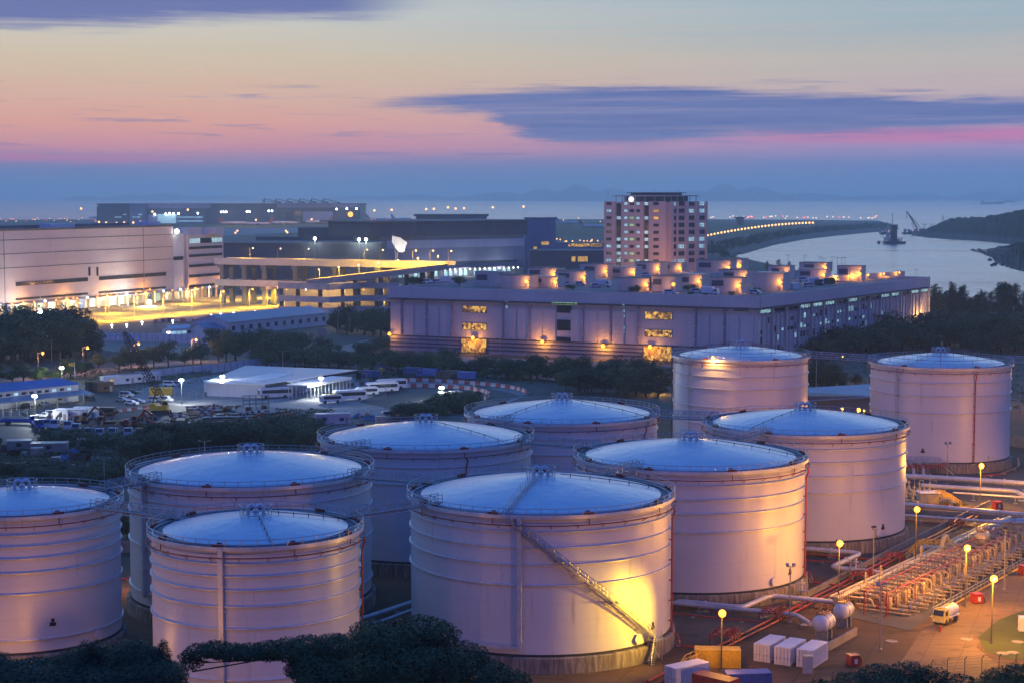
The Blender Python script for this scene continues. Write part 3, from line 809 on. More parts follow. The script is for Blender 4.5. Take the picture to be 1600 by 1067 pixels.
lamp_post(1508, 949, 855, "lit lamp post rising out of the pipe manifold, behind the small tanker lorry", lit=sod, power=9500)
lamp_post(1127, 1049, 957, "lit double floodlight post above the yellow container", lit=sod, power=1500)
lamp_post(1549, 1005, 903, "lit double floodlight post standing on the edge of the lawn", lit=sod, power=9500)
lamp_post(1364, 912, 824, "unlit lamp post left of the lit one by the sooty tank, beyond the pipe manifold", style='cap')
lamp_post(1480, 757, 693, "unlit post with two flood heads in front of the tall right tank", style='flood')
lamp_post(1234, 972, 884, "unlit floodlight post in front of the cream tank's red riser", style='flood')
lamp_post(1569, 921, 826, "unlit lamp post near the right edge above the yellow kerb line", style='cap')
lamp_post(1375, 1015, 914, "unlit lamp post with dark blue heads at the near end of the manifold", style='flood')
lamp_post(56, 1078, 1036, "lit lamp behind the dark treetops at the foot of the left edge tank", lit=sod, power=1700)
lamp_post(222, 918, 868, "lit depot lamp in the gap behind the smaller front tank", lit=sod, power=900)
for px, py, pw in ((40, 1190, 1900), (190, 1190, 1500), (330, 1200, 500), (1330, 1200, 9000)):
    lamp_post(px, py, py - 85, "assumed unseen depot lamp added on the perimeter road just below the photo's bottom edge", lit=sod, power=pw, group="depot lamps assumed on the perimeter road")  # assumed lamps out of view, added for warm light on front tanks and containers
for px, py, pw in ((1668, 770, 9000), (1672, 900, 6000), (1690, 640, 12000)):
    lamp_post(px, py, py - 62, "assumed unseen depot lamp added just beyond the photo's right edge", lit=sod, power=pw, group="depot lamps assumed beyond the right edge")  # assumed lamps out of view, added to warm the tall right tank
lamp_post(1060, 768, 702, "unseen depot lamp added behind the cream tank to light the tall rear tank", lit=sod, power=9000)  # hidden lamp, put in to warm the wall of the tall rear tank
lamp_post(1340, 700, 640, "assumed depot lamp added in the gap between the sooty tank and the tall right tank", lit=sod, power=3600)  # assumed lamp, one more added among the rear tanks
# the double floodlight above the yellow container shines on the stairway tank
fl_p = at(1127, 1049); fl_p.z = 8.6; fl_aim = TANKS['C']['c'] + polar(TANKS['C']['R'], .56, 6.2); fl_aim = Matrix.Rotation(TANKS['C']['rz'], 3, 'Z') @ (fl_aim - TANKS['C']['c']) + TANKS['C']['c']
point_light(fl_p + (fl_aim - fl_p).normalized() * 1.3, 24000, (1., .56, .02), None, .35, None, 92, fl_aim).data.spot_blend = 1.
# ------------------------------------------------------------------ pipelines
def pipeline(name, label, pix, r, m, z=.9, sup=True, cat="pipeline", group=None, supw=None, flange=True):
    pts = []
    for p in pix: pts.append(at(p[0], p[1], p[2] if len(p) > 2 else z))
    base = Vector((pts[0].x, pts[0].y, 0)); P = [p - base for p in pts]
    # rounded elbows
    Q = [P[0]]
    for i in range(1, len(P) - 1):
        a, b, c = P[i - 1], P[i], P[i + 1]; rr = min(r * 4, (b - a).length * .45, (c - b).length * .45)
        s, e = b + (a - b).normalized() * rr, b + (c - b).normalized() * rr
        for j in range(6):
            t = j / 5; Q.append(s * (1 - t) ** 2 + b * 2 * t * (1 - t) + e * t * t)
    Q.append(P[-1])
    t = thing(name, label, cat, base, 0, group)
    MB().tube(Q, r, 12).build("pipe", m, t, smooth=True)
    if flange:
        q = MB()
        for a, b in zip(P, P[1:]):
            L = (b - a).length; k = int(L / 11)
            for i in range(1, k + 1):
                p = a + (b - a) * i / (k + 1); d = (b - a).normalized() * .12
                q.tube([p - d, p + d], r * 1.32, 12)
        if q.v: q.build("flange", m, t, smooth=True)
    if sup:
        for a, b in zip(P, P[1:]):
            L = (b - a).length; k = max(1, int(L / 7)); d = (b - a).normalized(); nn = Vector((-d.y, d.x, 0))
            for i in range(k):
                p = a + (b - a) * (i + .5) / k
                if p.z - r < .3: continue
                s = MB(); w = r + .12
                for sg in (-1, 1):
                    f = p + nn * w * sg; s.bar((f.x, f.y, 0), (f.x, f.y, p.z - r * .2), .06, 5)
                s.beam(p + nn * w - Vector((0, 0, r + .06)), p - nn * w - Vector((0, 0, r + .06)), .14, .12)
                s.box((p.x, p.y, .08), (w * 2.4, w * 2.4, .16)); s.build("support", M['galv'], t)
    return t
pipeline("pipeline", "cream pipeline bending twice in front of the cream tank", [(1045, 937), (1160, 949), (1203, 930), (1307, 940), (1322, 953)], .42, M['pipe'], 1.3)
pipeline("pipeline", "cream pipeline running straight in front of the cream tank to the two round vessels", [(1044, 941), (1245, 960), (1266, 974)], .36, M['pipe'], 1.0)
pipeline("pipeline", "cream pipeline with a Z bend around the first lit lamp post by the sooty tank", [(1252, 856), (1346, 864), (1298, 886), (1392, 896), (1404, 910)], .45, M['pipe'], 1.3)
pipeline("pipeline", "thick lilac pipeline passing closest in front of the tall right tank", [(1408, 743), (1500, 748), (1640, 758)], .62, M['pipe'], 1.6)
pipeline("pipeline", "lilac pipeline on posts that bends away at the right edge, second from the tall tank", [(1440, 758), (1588, 767), (1606, 778)], .5, M['pipe'], 1.4)
pipeline("pipeline", "thin lilac pipeline beside the yellow crossing ladders", [(1489, 769), (1620, 778)], .22, M['pipe'], 1.5)
pipeline("pipeline", "thick lilac pipeline behind the second lit lamp post, running to the right edge", [(1408, 787), (1640, 807)], .5, M['pipe'], 1.0)
pipeline("pipeline", "thin lilac pipeline in front of the sooty tank ending in an upright loop", [(1408, 804), (1526, 813), (1528, 813, 3.2), (1640, 818, 3.2)], .33, M['pipe'], 1.0)
pipeline("pipeline", "thick grey pipeline that dives from the right edge towards the manifold", [(1547, 834, 1.2), (1563, 815, 2.6), (1640, 809, 2.6)], .5, M['pipe'], 1.2)
pipeline("pipeline", "bluish pipeline low between the tanks left of the stairway tank", [(560, 968), (600, 955), (645, 940)], .4, M['pipe'], 1.)
pipeline("pipeline", "bluish pipeline beside the bushes left of the stairway tank", [(565, 980), (605, 967), (648, 951)], .3, M['pipe'], 1.)
# red fire mains
for i, (lab, pix, r) in enumerate((
    ("long red fire main, upper one of the pair beside the low bund wall", [(1012, 1064), (1117, 1011), (1207, 966), (1318, 909), (1400, 866), (1528, 801)], .17),
    ("long red fire main, lower one of the pair beside the low bund wall", [(1018, 1071), (1122, 1016), (1212, 971), (1324, 913), (1406, 869), (1534, 803)], .15),
    ("red fire pipe from the stairway tank's riser to the fire main", [(1044, 986, 1.6), (1059, 990, 1.6), (1061, 1008), (1117, 1014)], .14),
    ("straight red fire pipe in front of the cream tank", [(1045, 957), (1197, 972)], .14),
    ("red fire pipe from the cream tank's riser, bending down to the main", [(1252, 892, 1.4), (1266, 894, 1.4), (1269, 909), (1322, 915)], .14),
    ("red fire pipe crossing behind the first lit lamp, nearer the sooty tank", [(1252, 864), (1357, 873), (1395, 874)], .14),
    ("red fire pipe crossing behind the first lit lamp, farther from the sooty tank", [(1252, 874), (1388, 884)], .13),
    ("red pipe under the pipelines right of the sooty tank", [(1412, 812), (1520, 822)], .13),
    ("red pipe bending at the foot of the tall right tank", [(1535, 742), (1562, 741), (1592, 728), (1591, 715, 1.)], .14),
    ("red pipe along the gap between the two left tanks", [(190, 905), (212, 900), (240, 908)], .13))):
    pipeline("fire_pipe", lab, pix, r, M['red'], .45, sup=True, cat="fire pipe", flange=False)
# hydrant valve clusters on the fire main
def valve_cluster():
    t = thing("valve_cluster", "cluster of red fire valves and pipes at the bund wall", "valves", (0, 0, 0), 0, None)
    q = MB()
    for i in range(4):
        y = -1.6 + i * 1.05
        q.tube([(-2.2, y, .4), (-2.2, y, 1.4 + .12 * i), (1.2, y, 1.4 + .12 * i), (1.5, y, .3)], .13, 8)
    q.tube([(-.4, -2, 1.7), (-.4, 2, 1.7)], .16, 8); q.build("pipe", M['red'], t, smooth=True)
    for i in range(4):
        w = MB(); y = -1.6 + i * 1.05; w.ring(.34, 0, .045, 16, (.6, y, 2.1)); w.bar((.6, y, 1.4), (.6, y, 2.12), .06, 6); w.box((.6, y, 1.45), (.42, .42, .4))
        w.bar((.3, y, 2.1), (.9, y, 2.1), .03, 4); w.build("valve", M['red'] if i % 2 else M['redbrown'], t)
    s = MB()
    for x in (-1.8, 1.1):
        for y in (-1.8, 1.8): s.bar((x, y, 0), (x, y, 1.3), .07, 5)
        s.bar((x, -1.8, 1.25), (x, 1.8, 1.25), .06, 5)
    s.build("support", M['galv'], t); return t
vc = valve_cluster(); vc.location = at(1137, 1004, 0); vc.rotation_euler.z = -.5; vc['label'] = "cluster of red fire valves beyond the lit post and the yellow container"
clone(vc, at(1212, 968), -.5, "cluster of red fire valves at the foot of the unlit floodlight post", .95)
clone(vc, at(1352, 908), -.5, "cluster of red fire valves where the Z bent pipe meets the manifold", .95)
clone(vc, at(1400, 877), -.4, "cluster of red fire valves below the yellow crossover railing", .8)
clone(vc, at(1495, 823), -.4, "cluster of red fire valves high on the fire main under the dark wall", .75)
# bund walls
def wall(name, label, pix, h, th, m, cat="wall", group=None, kind=None):
    pts = [at(*p) for p in pix]; q = MB()
    for a, b in zip(pts, pts[1:]): q.beam(a + Vector((0, 0, h / 2)), b + Vector((0, 0, h / 2)), th, h)
    return q.solo(name, m, label, cat, group)
wall("bund_wall", "low concrete bund wall running diagonally beside the red fire mains", [(1236, 946), (1320, 903), (1398, 862), (1546, 789)], 1.1, .3, M['concrete'])
wall("bund_wall", "low bund wall across the yard behind the right hand pipelines", [(1412, 801), (1520, 808), (1640, 818)], 1., .3, M['concrete'])
wall("bund_wall", "low dark bund wall between the three white containers and the manifold", [(1284, 1022), (1338, 992)], 1.2, .3, M['concrete'])
wall("bund_wall", "concrete wall in the gap between the left edge tank and its neighbour", [(150, 868), (260, 856)], 2.2, .3, M['concrete'])
wall("bund_wall", "yellow lit concrete wall at the right edge behind the tall tank", [(1560, 694), (1640, 706)], 3., .4, M['concrete'])
# ------------------------------------------------------------------ the metering manifold
h0, h1 = at(1317, 951, 0), at(1541, 842, 0)
u = (h1 - h0).normalized(); nv = Vector((u.y, -u.x, 0)); MANRZ = math.atan2(u.y, u.x)
manL = (h1 - h0).length
t = thing("header_pipe", "bright cream header pipe along the back of the manifold with a looped joint", "pipeline", h0, MANRZ)
q = MB(); q.tube([(-3, 0, 2.1), (manL * .64, 0, 2.1)], .5, 14); q.tube([(manL * .66, 0, 2.1), (manL + 14, 0, 2.1)], .45, 14); q.build("pipe", M['pipe_yellow'], t, smooth=True)
for k, dy in enumerate((.95, 1.6, 2.3)):
    MB().tube([(0, dy, 1.6), (manL + 14, dy, 1.6)], .17 + .07 * k, 10).build("pipe", M['pipe_yellow'], t, smooth=True)
a_ = [math.pi * i / 10 for i in range(11)]
MB().tube([(manL * .64 + 1.6 - 1.6 * math.cos(v), -.2, 2.1 + 2.3 * math.sin(v)) for v in a_], .42, 12).build("loop", M['pipe_yellow'], t, smooth=True)
q = MB()
for i in range(16):
    x = -1 + (manL + 8) * i / 15
    for y in (-.4, 2.5): q.bar((x, y, 0), (x, y, 1.5), .08, 5)
    q.beam((x, -.7, 1.45), (x, 2.8, 1.45), .2, .16)
q.build("pipe_rack", M['galv'], t)
for i, x in enumerate((9.5, 16, manL * .5)):
    w = MB(); w.lathe([(.34, 0), (.34, .35), (.16, .5), (.12, 1.5), (.2, 1.55), (.05, 1.9)], 10, (x, .1, 2.5)); w.ring(.36, 1.2, .05, 16, (x, .1, 2.5)); w.build("valve", M['pipe_yellow'], t, smooth=True)
def pipe_skid():
    """One metering stream: branch pipe, filter vessel, valves and its steel frame (local x along the header, -y to the front)."""
    t = thing("metering_skid", "metering skid of cream pipes and valves in the long manifold", "pipe skid", (0, 0, 0), 0, "metering skids in the long manifold")
    q = MB()
    q.tube([(0, -.3, 2.1), (0, -4.2, 2.1), (0, -4.7, 1.9), (0, -4.9, 1.3), (0, -5.2, .9), (0, -11.3, .9)], .2, 10)
    q.tube([(.75, -1.6, .8), (.75, -6.2, .8), (.75, -6.6, 1.2), (.75, -6.7, 2.9), (.75, -7.1, 3.3), (.75, -8.6, 3.3), (.75, -9.0, 3.0), (.75, -9.05, .4)], .15, 8)
    q.tube([(-.7, -2.8, .5), (-.7, -12, .5)], .12, 8)
    q.build("pipe", M['pipe_yellow'], t, smooth=True)
    v = MB(); v.lathe([(.05, 0), (.3, .1), (.46, .35), (.46, 1.9), (.3, 2.15), (.05, 2.25)], 14, (.05, -7.9, .75)); v.ring(.5, 1.2, .06, 20, (.05, -7.9, .75))
    v.build("filter_vessel", M['pipe_yellow'], t, smooth=True)
    for y in (-3.2, -5.9, -10.2):
        w = MB(); w.tube([(0, y - .3, .9 if y < -5 else 2.1), (0, y + .3, .9 if y < -5 else 2.1)], .34, 10); z = .9 if y < -5 else 2.1
        w.bar((0, y, z), (0, y, z + 1.05), .06, 6); w.ring(.32, 0, .05, 14, (0, y, z + 1.05)); w.bar((-.3, y, z + 1.05), (.3, y, z + 1.05), .03, 4)
        w.build("valve", M['galv'] if y != -5.9 else M['redbrown'], t)
    f = MB()
    for y in (-2.1, -5.5, -9.2, -12.2):
        f.bar((1.15, y, 0), (1.15, y, 4. if y > -12 else 2.2), .075, 5)
    f.bar((1.15, -2.1, 3.9), (1.15, -9.2, 3.9), .07, 5); f.bar((1.15, -5.5, 2.2), (1.15, -12.2, 2.2), .06, 5)
    f.bar((1.15, -9.2, 3.9), (1.15, -12.2, 2.2), .05, 4); f.bar((1.15, -2.1, 0.4), (1.15, -5.5, 3.9), .04, 4)
    f.bar((.35, -3.6, 0), (.35, -3.6, 3.1), .06, 4); f.bar((-.4, -6.9, 0), (-.4, -6.9, 2.7), .06, 4); f.bar((.35, -3.6, 3.1), (1.15, -3.6, 3.3), .05, 4); f.bar((-.4, -6.9, 2.7), (1.15, -6.9, 3.), .05, 4)
    for y in (-10.4, -11.4): f.bar((.5, y, 0), (.5, y, 1.5), .055, 4); f.bar((-.3, y, 0), (-.3, y, 1.3), .055, 4)
    f.bar((.5, -10.4, 1.5), (-.3, -11.4, 1.3), .05, 4)
    f.build("steel_frame", M['pole'], t)
    for y in (-4.4, -8.1):
        s = MB(); s.bar((-.95, y, 0), (-.95, y, 3.4), .06, 5); s.bar((-.95, y, 3.4), (-.2, y, 3.8), .05, 5); s.build("sprinkler_drop", M['red'], t)
    return t
sk = pipe_skid(); ns = 26
for i in range(ns):
    p = h0 + u * (1.2 + (manL - .5) * i / ns)
    o_ = sk if i == 0 else copy_tree(sk)
    o_.location = p; o_.rotation_euler.z = MANRZ
    o_.scale = (1, .93 + .07 * ((i * 7) % 3) / 2, .9 + .1 * ((i * 5) % 4) / 3)
# long red sprinkler lines over the manifold
for k, (dy, z) in enumerate(((-4.4, 3.9), (-8.1, 3.9))):
    q = MB(); q.tube([(-2, dy, 0), (-2, dy, z), (manL + 6, dy, z)], .1, 6)
    for i in range(30): x = -1 + (manL + 6) * i / 30; q.bar((x, dy, z), (x + .3, dy - .4, z - .5), .05, 4)
    t = thing("sprinkler_pipe", ("red sprinkler pipe along the rear top of the manifold frames", "red sprinkler pipe along the front top of the manifold frames")[k], "fire pipe", h0, MANRZ)
    q.build("pipe", M['red'], t)
# kerb, railing and walkway in front
t = thing("front_railing", "galvanised railing along the yellow kerb in front of the manifold", "railing", h0, MANRZ)
q = MB()
for i in range(44):
    x = 4 + (manL + 14) * i / 43; q.bar((x, -13.3, 0), (x, -13.3, 1.1), .045, 4)
for z in (.55, 1.1): q.bar((4, -13.3, z), (manL + 18, -13.3, z), .045, 5)
q.build("rail", M['galv'], t)
q = MB(); q.bb(2, manL + 22, -13.9, -13.62, 0, .18); q.build("kerb", M['yellow'], t)
# crossover stairs with yellow rails
def crossover(p, rz, L, label, hgt=2.4, sc=1.):
    t = thing("crossover_stairs", label, "stairs", p, rz)
    d = MB(); d.bb(-L / 2, L / 2, -.6, .6, hgt - .1, hgt)
    for sg in (-1, 1):
        for i in range(8): x = sg * (L / 2 + .28 * (i + .5)); d.box((x, 0, hgt - (i + .5) * hgt / 8), (.3, 1.1, .06))
        for y in (-.5, .5): d.bar((sg * L / 2, y, 0), (sg * L / 2, y, hgt), .07, 5)
    d.build("treads", M['galv'], t); q = MB()
    for y in (-.6, .6):
        ps = [(-L / 2 - 2.3, y, 0), (-L / 2, y, hgt), (L / 2, y, hgt), (L / 2 + 2.3, y, 0)]
        for z in (.55, 1.1): q.tube([(a, b, c + z) for a, b, c in ps], .05, 5)
        for a, b in zip(ps, ps[1:]):
            a, b = Vector(a), Vector(b)
            for i in range(5): pp = a.lerp(b, i / 4); q.bar(pp, pp + Vector((0, 0, 1.1)), .05, 5)
    q.build("handrail", M['yellow'], t); return t
crossover(at(1462, 873, 0), MANRZ - 1.1, 6., "yellow railed crossover stairs above the manifold's looped joint")
crossover(at(1437, 872, 0) + u * 2, MANRZ + .1, 5., "yellow railed stairs over the red fire mains behind the manifold", 1.8)
crossover(at(1478, 791, 0), .2, 1.6, "small yellow crossing ladder by the grey hut, nearer of the pair", 1.7)
crossover(at(1468, 786, 0), .2, 1.6, "small yellow crossing ladder by the grey hut, farther of the pair", 1.7)
crossover(at(1092, 1042, 0), MANRZ, 6, "yellow railed steps behind the yellow container", 1.2)
# round vessels
def vessel(p, rz, label, rad=1.3, L=2.6, lift=1.3, m='white', nm="pressure_vessel"):
    t = thing(nm, label, "vessel", p, rz)
    Mx = Matrix.Rotation(math.pi / 2, 3, 'Y')
    pr = [(.01, -L / 2 - rad * .55)] + [(rad * math.sin(a), -L / 2 - rad * .55 * math.cos(a)) for a in (.4, .8, 1.2)] + [(rad, -L / 2), (rad, L / 2)] + [(rad * math.cos(a), L / 2 + rad * .55 * math.sin(a)) for a in (.4, .8, 1.2)] + [(.01, L / 2 + rad * .55)]
    MB().lathe(pr, 28, (0, 0, lift + rad), M=Mx).build("drum", M[m], t, smooth=True, angle=50)
    q = MB()
    for x in (-L * .3, L * .3):
        q.box((x, 0, lift * .5 + .1), (.35, rad * 1.5, lift + .2)); q.lathe([(rad + .03, -.1), (rad + .06, -.1), (rad + .06, .1), (rad + .03, .1)], 28, (x, 0, lift + rad), M=Mx)
    q.build("saddle", M['galv'], t)
    q = MB(); q.bb(-L / 2, L / 2, -.6, .6, lift + 2 * rad + .1, lift + 2 * rad + .2)
    for x in (-L / 2, -L / 6, L / 6, L / 2):
        for y in (-.6, .6): q.bar((x, y, lift + 2 * rad + .1), (x, y, lift + 2 * rad + 1.2), .045, 4)
    for y in (-.6, .6):
        for z in (.65, 1.2): q.bar((-L / 2, y, lift + 2 * rad + z), (L / 2, y, lift + 2 * rad + z), .045, 4)
    q.build("top_walkway", M['orange'], t)
    return t
vessel(at(1287, 998), MANRZ, "round white vessel with an orange walkway, next to the three white containers")
vessel(at(1318, 978), MANRZ, "round white vessel behind the first, at the near end of the manifold", 1.25, 2.2)
vessel(at(1533, 870), MANRZ, "small dome ended cream vessel at the far end of the manifold", 1.25, 2.6, 2.4, 'pipe_yellow')
# pipe loop platform in front of the cream tank
def valve_tower(p, label, sc=1.):
    t = thing("valve_platform", label, "platform", p, -.1)
    q = MB()
    for x in (-.9, .9):
        for y in (-.7, .7): q.bar((x, y, 0), (x, y, 2.9), .06, 5)
    for z in (1.8, 2.35, 2.9):
        for y in (-.7, .7): q.bar((-.9, y, z), (.9, y, z), .05, 4)
        for x in (-.9, .9): q.bar((x, -.7, z), (x, .7, z), .05, 4)
    q.bb(-.9, .9, -.7, .7, 1.72, 1.8); q.bar((-.9, -.7, 0), (.9, -.7, 1.7), .04, 4); q.build("frame", M['galv'], t)
    w = MB(); w.lathe([(.25, 1.2), (.25, 1.7), (.12, 1.9), (.1, 3.3), (.2, 3.35), (.05, 3.6)], 10); w.ring(.4, 3., .05, 16); w.build("valve", M['pipe'], t, smooth=True); t.scale = (sc,) * 3
    return t
valve_tower(at(1253, 938), "valve platform on the cream pipeline right of the unlit floodlight post")
valve_tower(at(1337, 905), "valve platform on the Z bent pipeline under the unlit capped lamp post", 1.05)
# platform with stairs in front of tank J and valve pipes
t = thing("valve_platform", "grey valve platform with pipes and a stair at the foot of the tall right tank", "platform", at(1432, 742), -.05)
q = MB(); q.bb(-7, 5.5, -1.2, 1.2, 3.1, 3.2)
for x in [-7 + 1.4 * i for i in range(10)]:
    for y in (-1.2, 1.2):
        q.bar((x, y, 3.2), (x, y, 4.3), .045, 4)
        if int(x * 10) % 3 == 0 or x < -6 or x > 5: q.bar((x, y, 0), (x, y, 3.2), .08, 5)
for y in (-1.2, 1.2):
    for z in (3.75, 4.3): q.bar((-7, y, z), (5.5, y, z), .045, 4)
for i in range(10): q.box((5.7 + .32 * i, 0, 3 - .31 * i), (.34, 1, .06))
for y in (-.5, .5): q.beam((5.5, y, 3.1), (8.9, y, 0), .08, .25); q.bar((5.5, y, 4.2), (8.9, y, 1.1), .045, 4)
q.build("frame", M['galv'], t)
for i in range(4):
    x = -5.6 + i * 2.3; MB().tube([(x, 2.5, 2.3), (x, -.2, 2.3), (x, -1.6, 1.9), (x - .2, -2.6, .9), (x - .2, -4.6, .9)], .32, 10).build("pipe", M['pipe'], t, smooth=True)
for z in (2.75, 2.2):
    MB().tube([(-8, -1.9, z), (5, -1.9, z), (7, -1, z + .5)], .13, 6).build("pipe", M['red'], t)
# two rows of cream valves under it
def valve_stand():
    t = thing("valve_stand", "cream valve stand", "valves", (0, 0, 0), 0, "cream valve stands beside the sooty tank")
    q = MB(); q.tube([(0, -1.5, .8), (0, 1.5, .8)], .3, 10); q.lathe([(.3, .8), (.32, 1.5), (.14, 1.7), (.12, 2.7), (.05, 2.9)], 10); q.ring(.4, 2.4, .05, 14); q.build("valve", M['pipe_yellow'], t, smooth=True)
    s = MB(); s.box((0, -1, .3), (.4, .3, .6)); s.box((0, 1, .3), (.4, .3, .6)); s.bar((.6, -1.4, 0), (.6, -1.4, 3.4), .06, 5); s.bar((.6, -1.4, 3.4), (-.4, -1.4, 3.4), .05, 5); s.build("support", M['galv'], t); return t
vs_ = valve_stand(); k = 0
for px, py in ((1413, 775), (1420, 770), (1428, 778), (1436, 772), (1444, 781), (1452, 773), (1459, 784), (1416, 786), (1426, 788)):
    o_ = vs_ if k == 0 else copy_tree(vs_); o_.location = at(px, py); o_.rotation_euler.z = .3 * (k % 3); k += 1
    o_['label'] = "cream valve stand among the pipes between the sooty tank and the small grey hut"
# small grey hut, red boxes, hydrants, cabinets
t = thing("equipment_hut", "small grey hut with a flat pale roof between the sooty tank and the pipelines", "hut", at(1449, 786), .1)
MB().bb(-2, 2, -1.3, 1.3, 0, 2.4).build("wall", M['galv'], t); MB().bb(-2.3, 2.3, -1.6, 1.6, 2.41, 2.6).build("roof", M['white'], t); MB().bb(-.4, .5, -1.36, -1.31, .05, 2.).build("door", M['pole'], t)
def red_box(px, py, label, s=1.5, rz=.3):
    t = thing("hose_box", label, "hose box", at(px, py), rz)
    MB().bb(-s / 2, s / 2, -s / 2, s / 2, .15, s * 1.05).build("cabinet", M['red'], t); MB().bb(-s / 2 - .06, s / 2 + .06, -s / 2 - .06, s / 2 + .06, s * 1.05 + .003, s * 1.05 + .12).build("lid", M['red'], t)
    q = MB(); 
    for x in (-s * .4, s * .4):
        for y in (-s * .4, s * .4): q.bb(x - .08, x + .08, y - .08, y + .08, 0, .15)
    q.build("feet", M['black'], t)
    q = MB(); q.bar((s / 2, 0, .7), (s / 2 + .7, 0, .7), .1, 6); q.bar((s / 2 + .5, 0, 0), (s / 2 + .5, 0, 1.1), .12, 6); q.build("hydrant_branch", M['redbrown'], t)
    q = MB(); q.bb(-.2, .25, -s / 2 - .06, -s / 2 - .005, .5, 1.2); q.build("door", M['white'] if s > 1.4 else M['redbrown'], t)
red_box(1333, 1040, "red hose box on the ground right of the white containers"); red_box(1526, 942, "red hose box on the kerb behind the small tanker lorry", 1.5)
red_box(1601, 898, "red hose box cut off by the photo's right edge", 1.6); red_box(1558, 795, "red hose box on the far side of the thick lilac pipeline", 1.5); red_box(1447, 780, "red box behind the small grey hut", 1.4)
def hydrant(px, py, label):
    t = thing("fire_hydrant", label, "hydrant", at(px, py)); q = MB(); q.lathe([(.2, 0), (.2, .1), (.14, .12), (.14, .75), (.2, .8), (.16, .95), (.02, 1.02)], 12); q.build("barrel", M['red'], t, smooth=True)
    q = MB(); q.bar((-.35, 0, .6), (.35, 0, .6), .09, 8); q.build("nozzle", M['redbrown'], t)
hydrant(1469, 987, "red fire hydrant on the road in front of the small tanker lorry"); hydrant(1479, 793, "red hydrant on the grass strip by the grey hut, left of two"); hydrant(1498, 795, "red hydrant on the grass strip by the grey hut, right of two")
t = thing("control_cabinet", "tall cream control cabinet in front of the rightmost white container", "cabinet", at(1262, 1052), -.15)
MB().bb(-.7, .7, -.5, .5, .1, 2.6).build("cabinet", M['pipe_yellow'], t); MB().bb(-.6, .6, -.56, -.505, .25, 2.45).build("door", M['cream'], t); MB().bb(-.75, .75, -.55, .55, 0, .1).build("plinth", M['concrete'], t)
t = thing("control_cabinet", "pale box on a plinth at the right edge by the lawn", "cabinet", at(1604, 985), -.15)
MB().bb(-1.2, 1.2, -.8, .8, .1, 2.2).build("cabinet", M['white'], t); MB().bb(-1.3, 1.3, -.9, .9, 0, .1).build("plinth", M['concrete'], t)
for i, (px, py) in enumerate(((1393, 1001), (1510, 998), (1590, 1002), (1583, 1019), (1567, 1020))):
    p = at(px, py, .1); q = MB(); q.lathe([(.9, -.1), (.9, .02), (.6, .03), (.55, .0), (.01, .0)], 20, (p.x, p.y, .11)); q.solo("manhole_cover", M['concrete'], "pale round manhole cover on the ground near the lawn", "manhole", "round manhole covers near the lawn")
# ------------------------------------------------------------------ shipping containers
def corr(mb, x0, x1, y, z0, z1, side, n):
    """corrugated wall between x0 and x1"""
    w = (x1 - x0) / n; vs = []; fs = []
    for i in range(n):
        xs = [x0 + w * i, x0 + w * (i + .3), x0 + w * (i + .5), x0 + w * (i + .8), x0 + w * (i + 1)]; ds = [0, 0, 1, 1, 0]
        for x, d in zip(xs, ds):
            yy = y - side * d * .05; vs += [(x, yy, z0), (x, yy, z1)]
    for i in range(0, len(vs) - 2, 2): fs.append((i, i + 2, i + 3, i + 1))
    mb.add(vs, fs)
def container(p, rz, label, m, L=6.06, W=2.44, Hh=2.6, doors=True, group=None):
    t = thing("shipping_container", label, "container", p, rz, group)
    q = MB(); x, y = L / 2, W / 2
    q.bb(-x + .04, x - .04, -y + .08, y - .08, .16, Hh - .06); corr(q, -x + .1, x - .1, -y + .02, .2, Hh - .12, -1, 20); corr(q, -x + .1, x - .1, y - .02, .2, Hh - .12, 1, 20)
    q.build("body", m, t)
    q = MB()
    for sx in (-1, 1):
        for sy in (-1, 1): q.bb(sx * x - .08 * (sx > 0) * 2 + (0 if sx > 0 else 0), sx * x + .16 * (sx < 0), sy * y - .16 * (sy > 0), sy * y + .16 * (sy < 0), 0, Hh)
    for sy in (-1, 1):
        for z in (.06, Hh - .12): q.bb(-x + .16, x - .16, sy * y - .1 * (sy > 0), sy * y + .1 * (sy < 0), z, z + .12)
    for sx in (-1, 1):
        for z in (.06, Hh - .12): q.bb(sx * x - .1 * (sx > 0), sx * x + .1 * (sx < 0), -y + .16, y - .16, z, z + .12)
    q.build("frame", m, t)
    q = MB(); q.bb(-x + .1, x - .1, -y + .1, y - .1, Hh - .06, Hh - .01); q.build("roof", m, t)
    if doors:
        for s in (-1, 1):
            d = MB(); d.bb(-x - .02, -x + .035, min(.02 * s, s * (y - .17)), max(.02 * s, s * (y - .17)), .2, Hh - .14); dd = d.build("door", m, t)
            b = MB()
            for yy in (.3 * s, .8 * s): b.bar((-x - .07, yy, .2), (-x - .07, yy, Hh - .16), .03, 5)
            for yy in (.3 * s, .8 * s): b.box((-x - .09, yy, 1.05), (.05, .3, .08))
            b.build("lock_bar", M['galv'], dd)
    return t
crz = math.atan2(4.6, 2.7)
for px, py, lab in ((1190, 1034, "white shipping container, left of the three white ones standing side by side"), (1222, 1039, "white shipping container, the middle of three side by side"), (1257, 1043, "white shipping container, right of three and in front of the white vessels")):
    p = at(px, py); container(p + Vector((math.cos(crz), math.sin(crz), 0)) * 3.03, crz, lab, M['white'])
p = at(1055, 1075); container(p + Vector((1.9, 3.0, 0)), math.atan2(2.2, 3.0), "pale lilac container with doors at the bottom edge, left of the dark red one", M['white'], 6.06)
container(at(1121, 1040), -.07, "yellow container behind the lit double floodlight post", M['yellow'], 6.4)
p = at(1118, 1085); container(p, -.75, "dark red container at the bottom edge between the lilac and the blue one", mat("container_red", (.30, .045, .035), .5, 0, .3, 1.), 6.06)
container(at(1168, 1078), .12, "blue container at the bottom edge, in front of the white ones", M['blue'], 6.06)
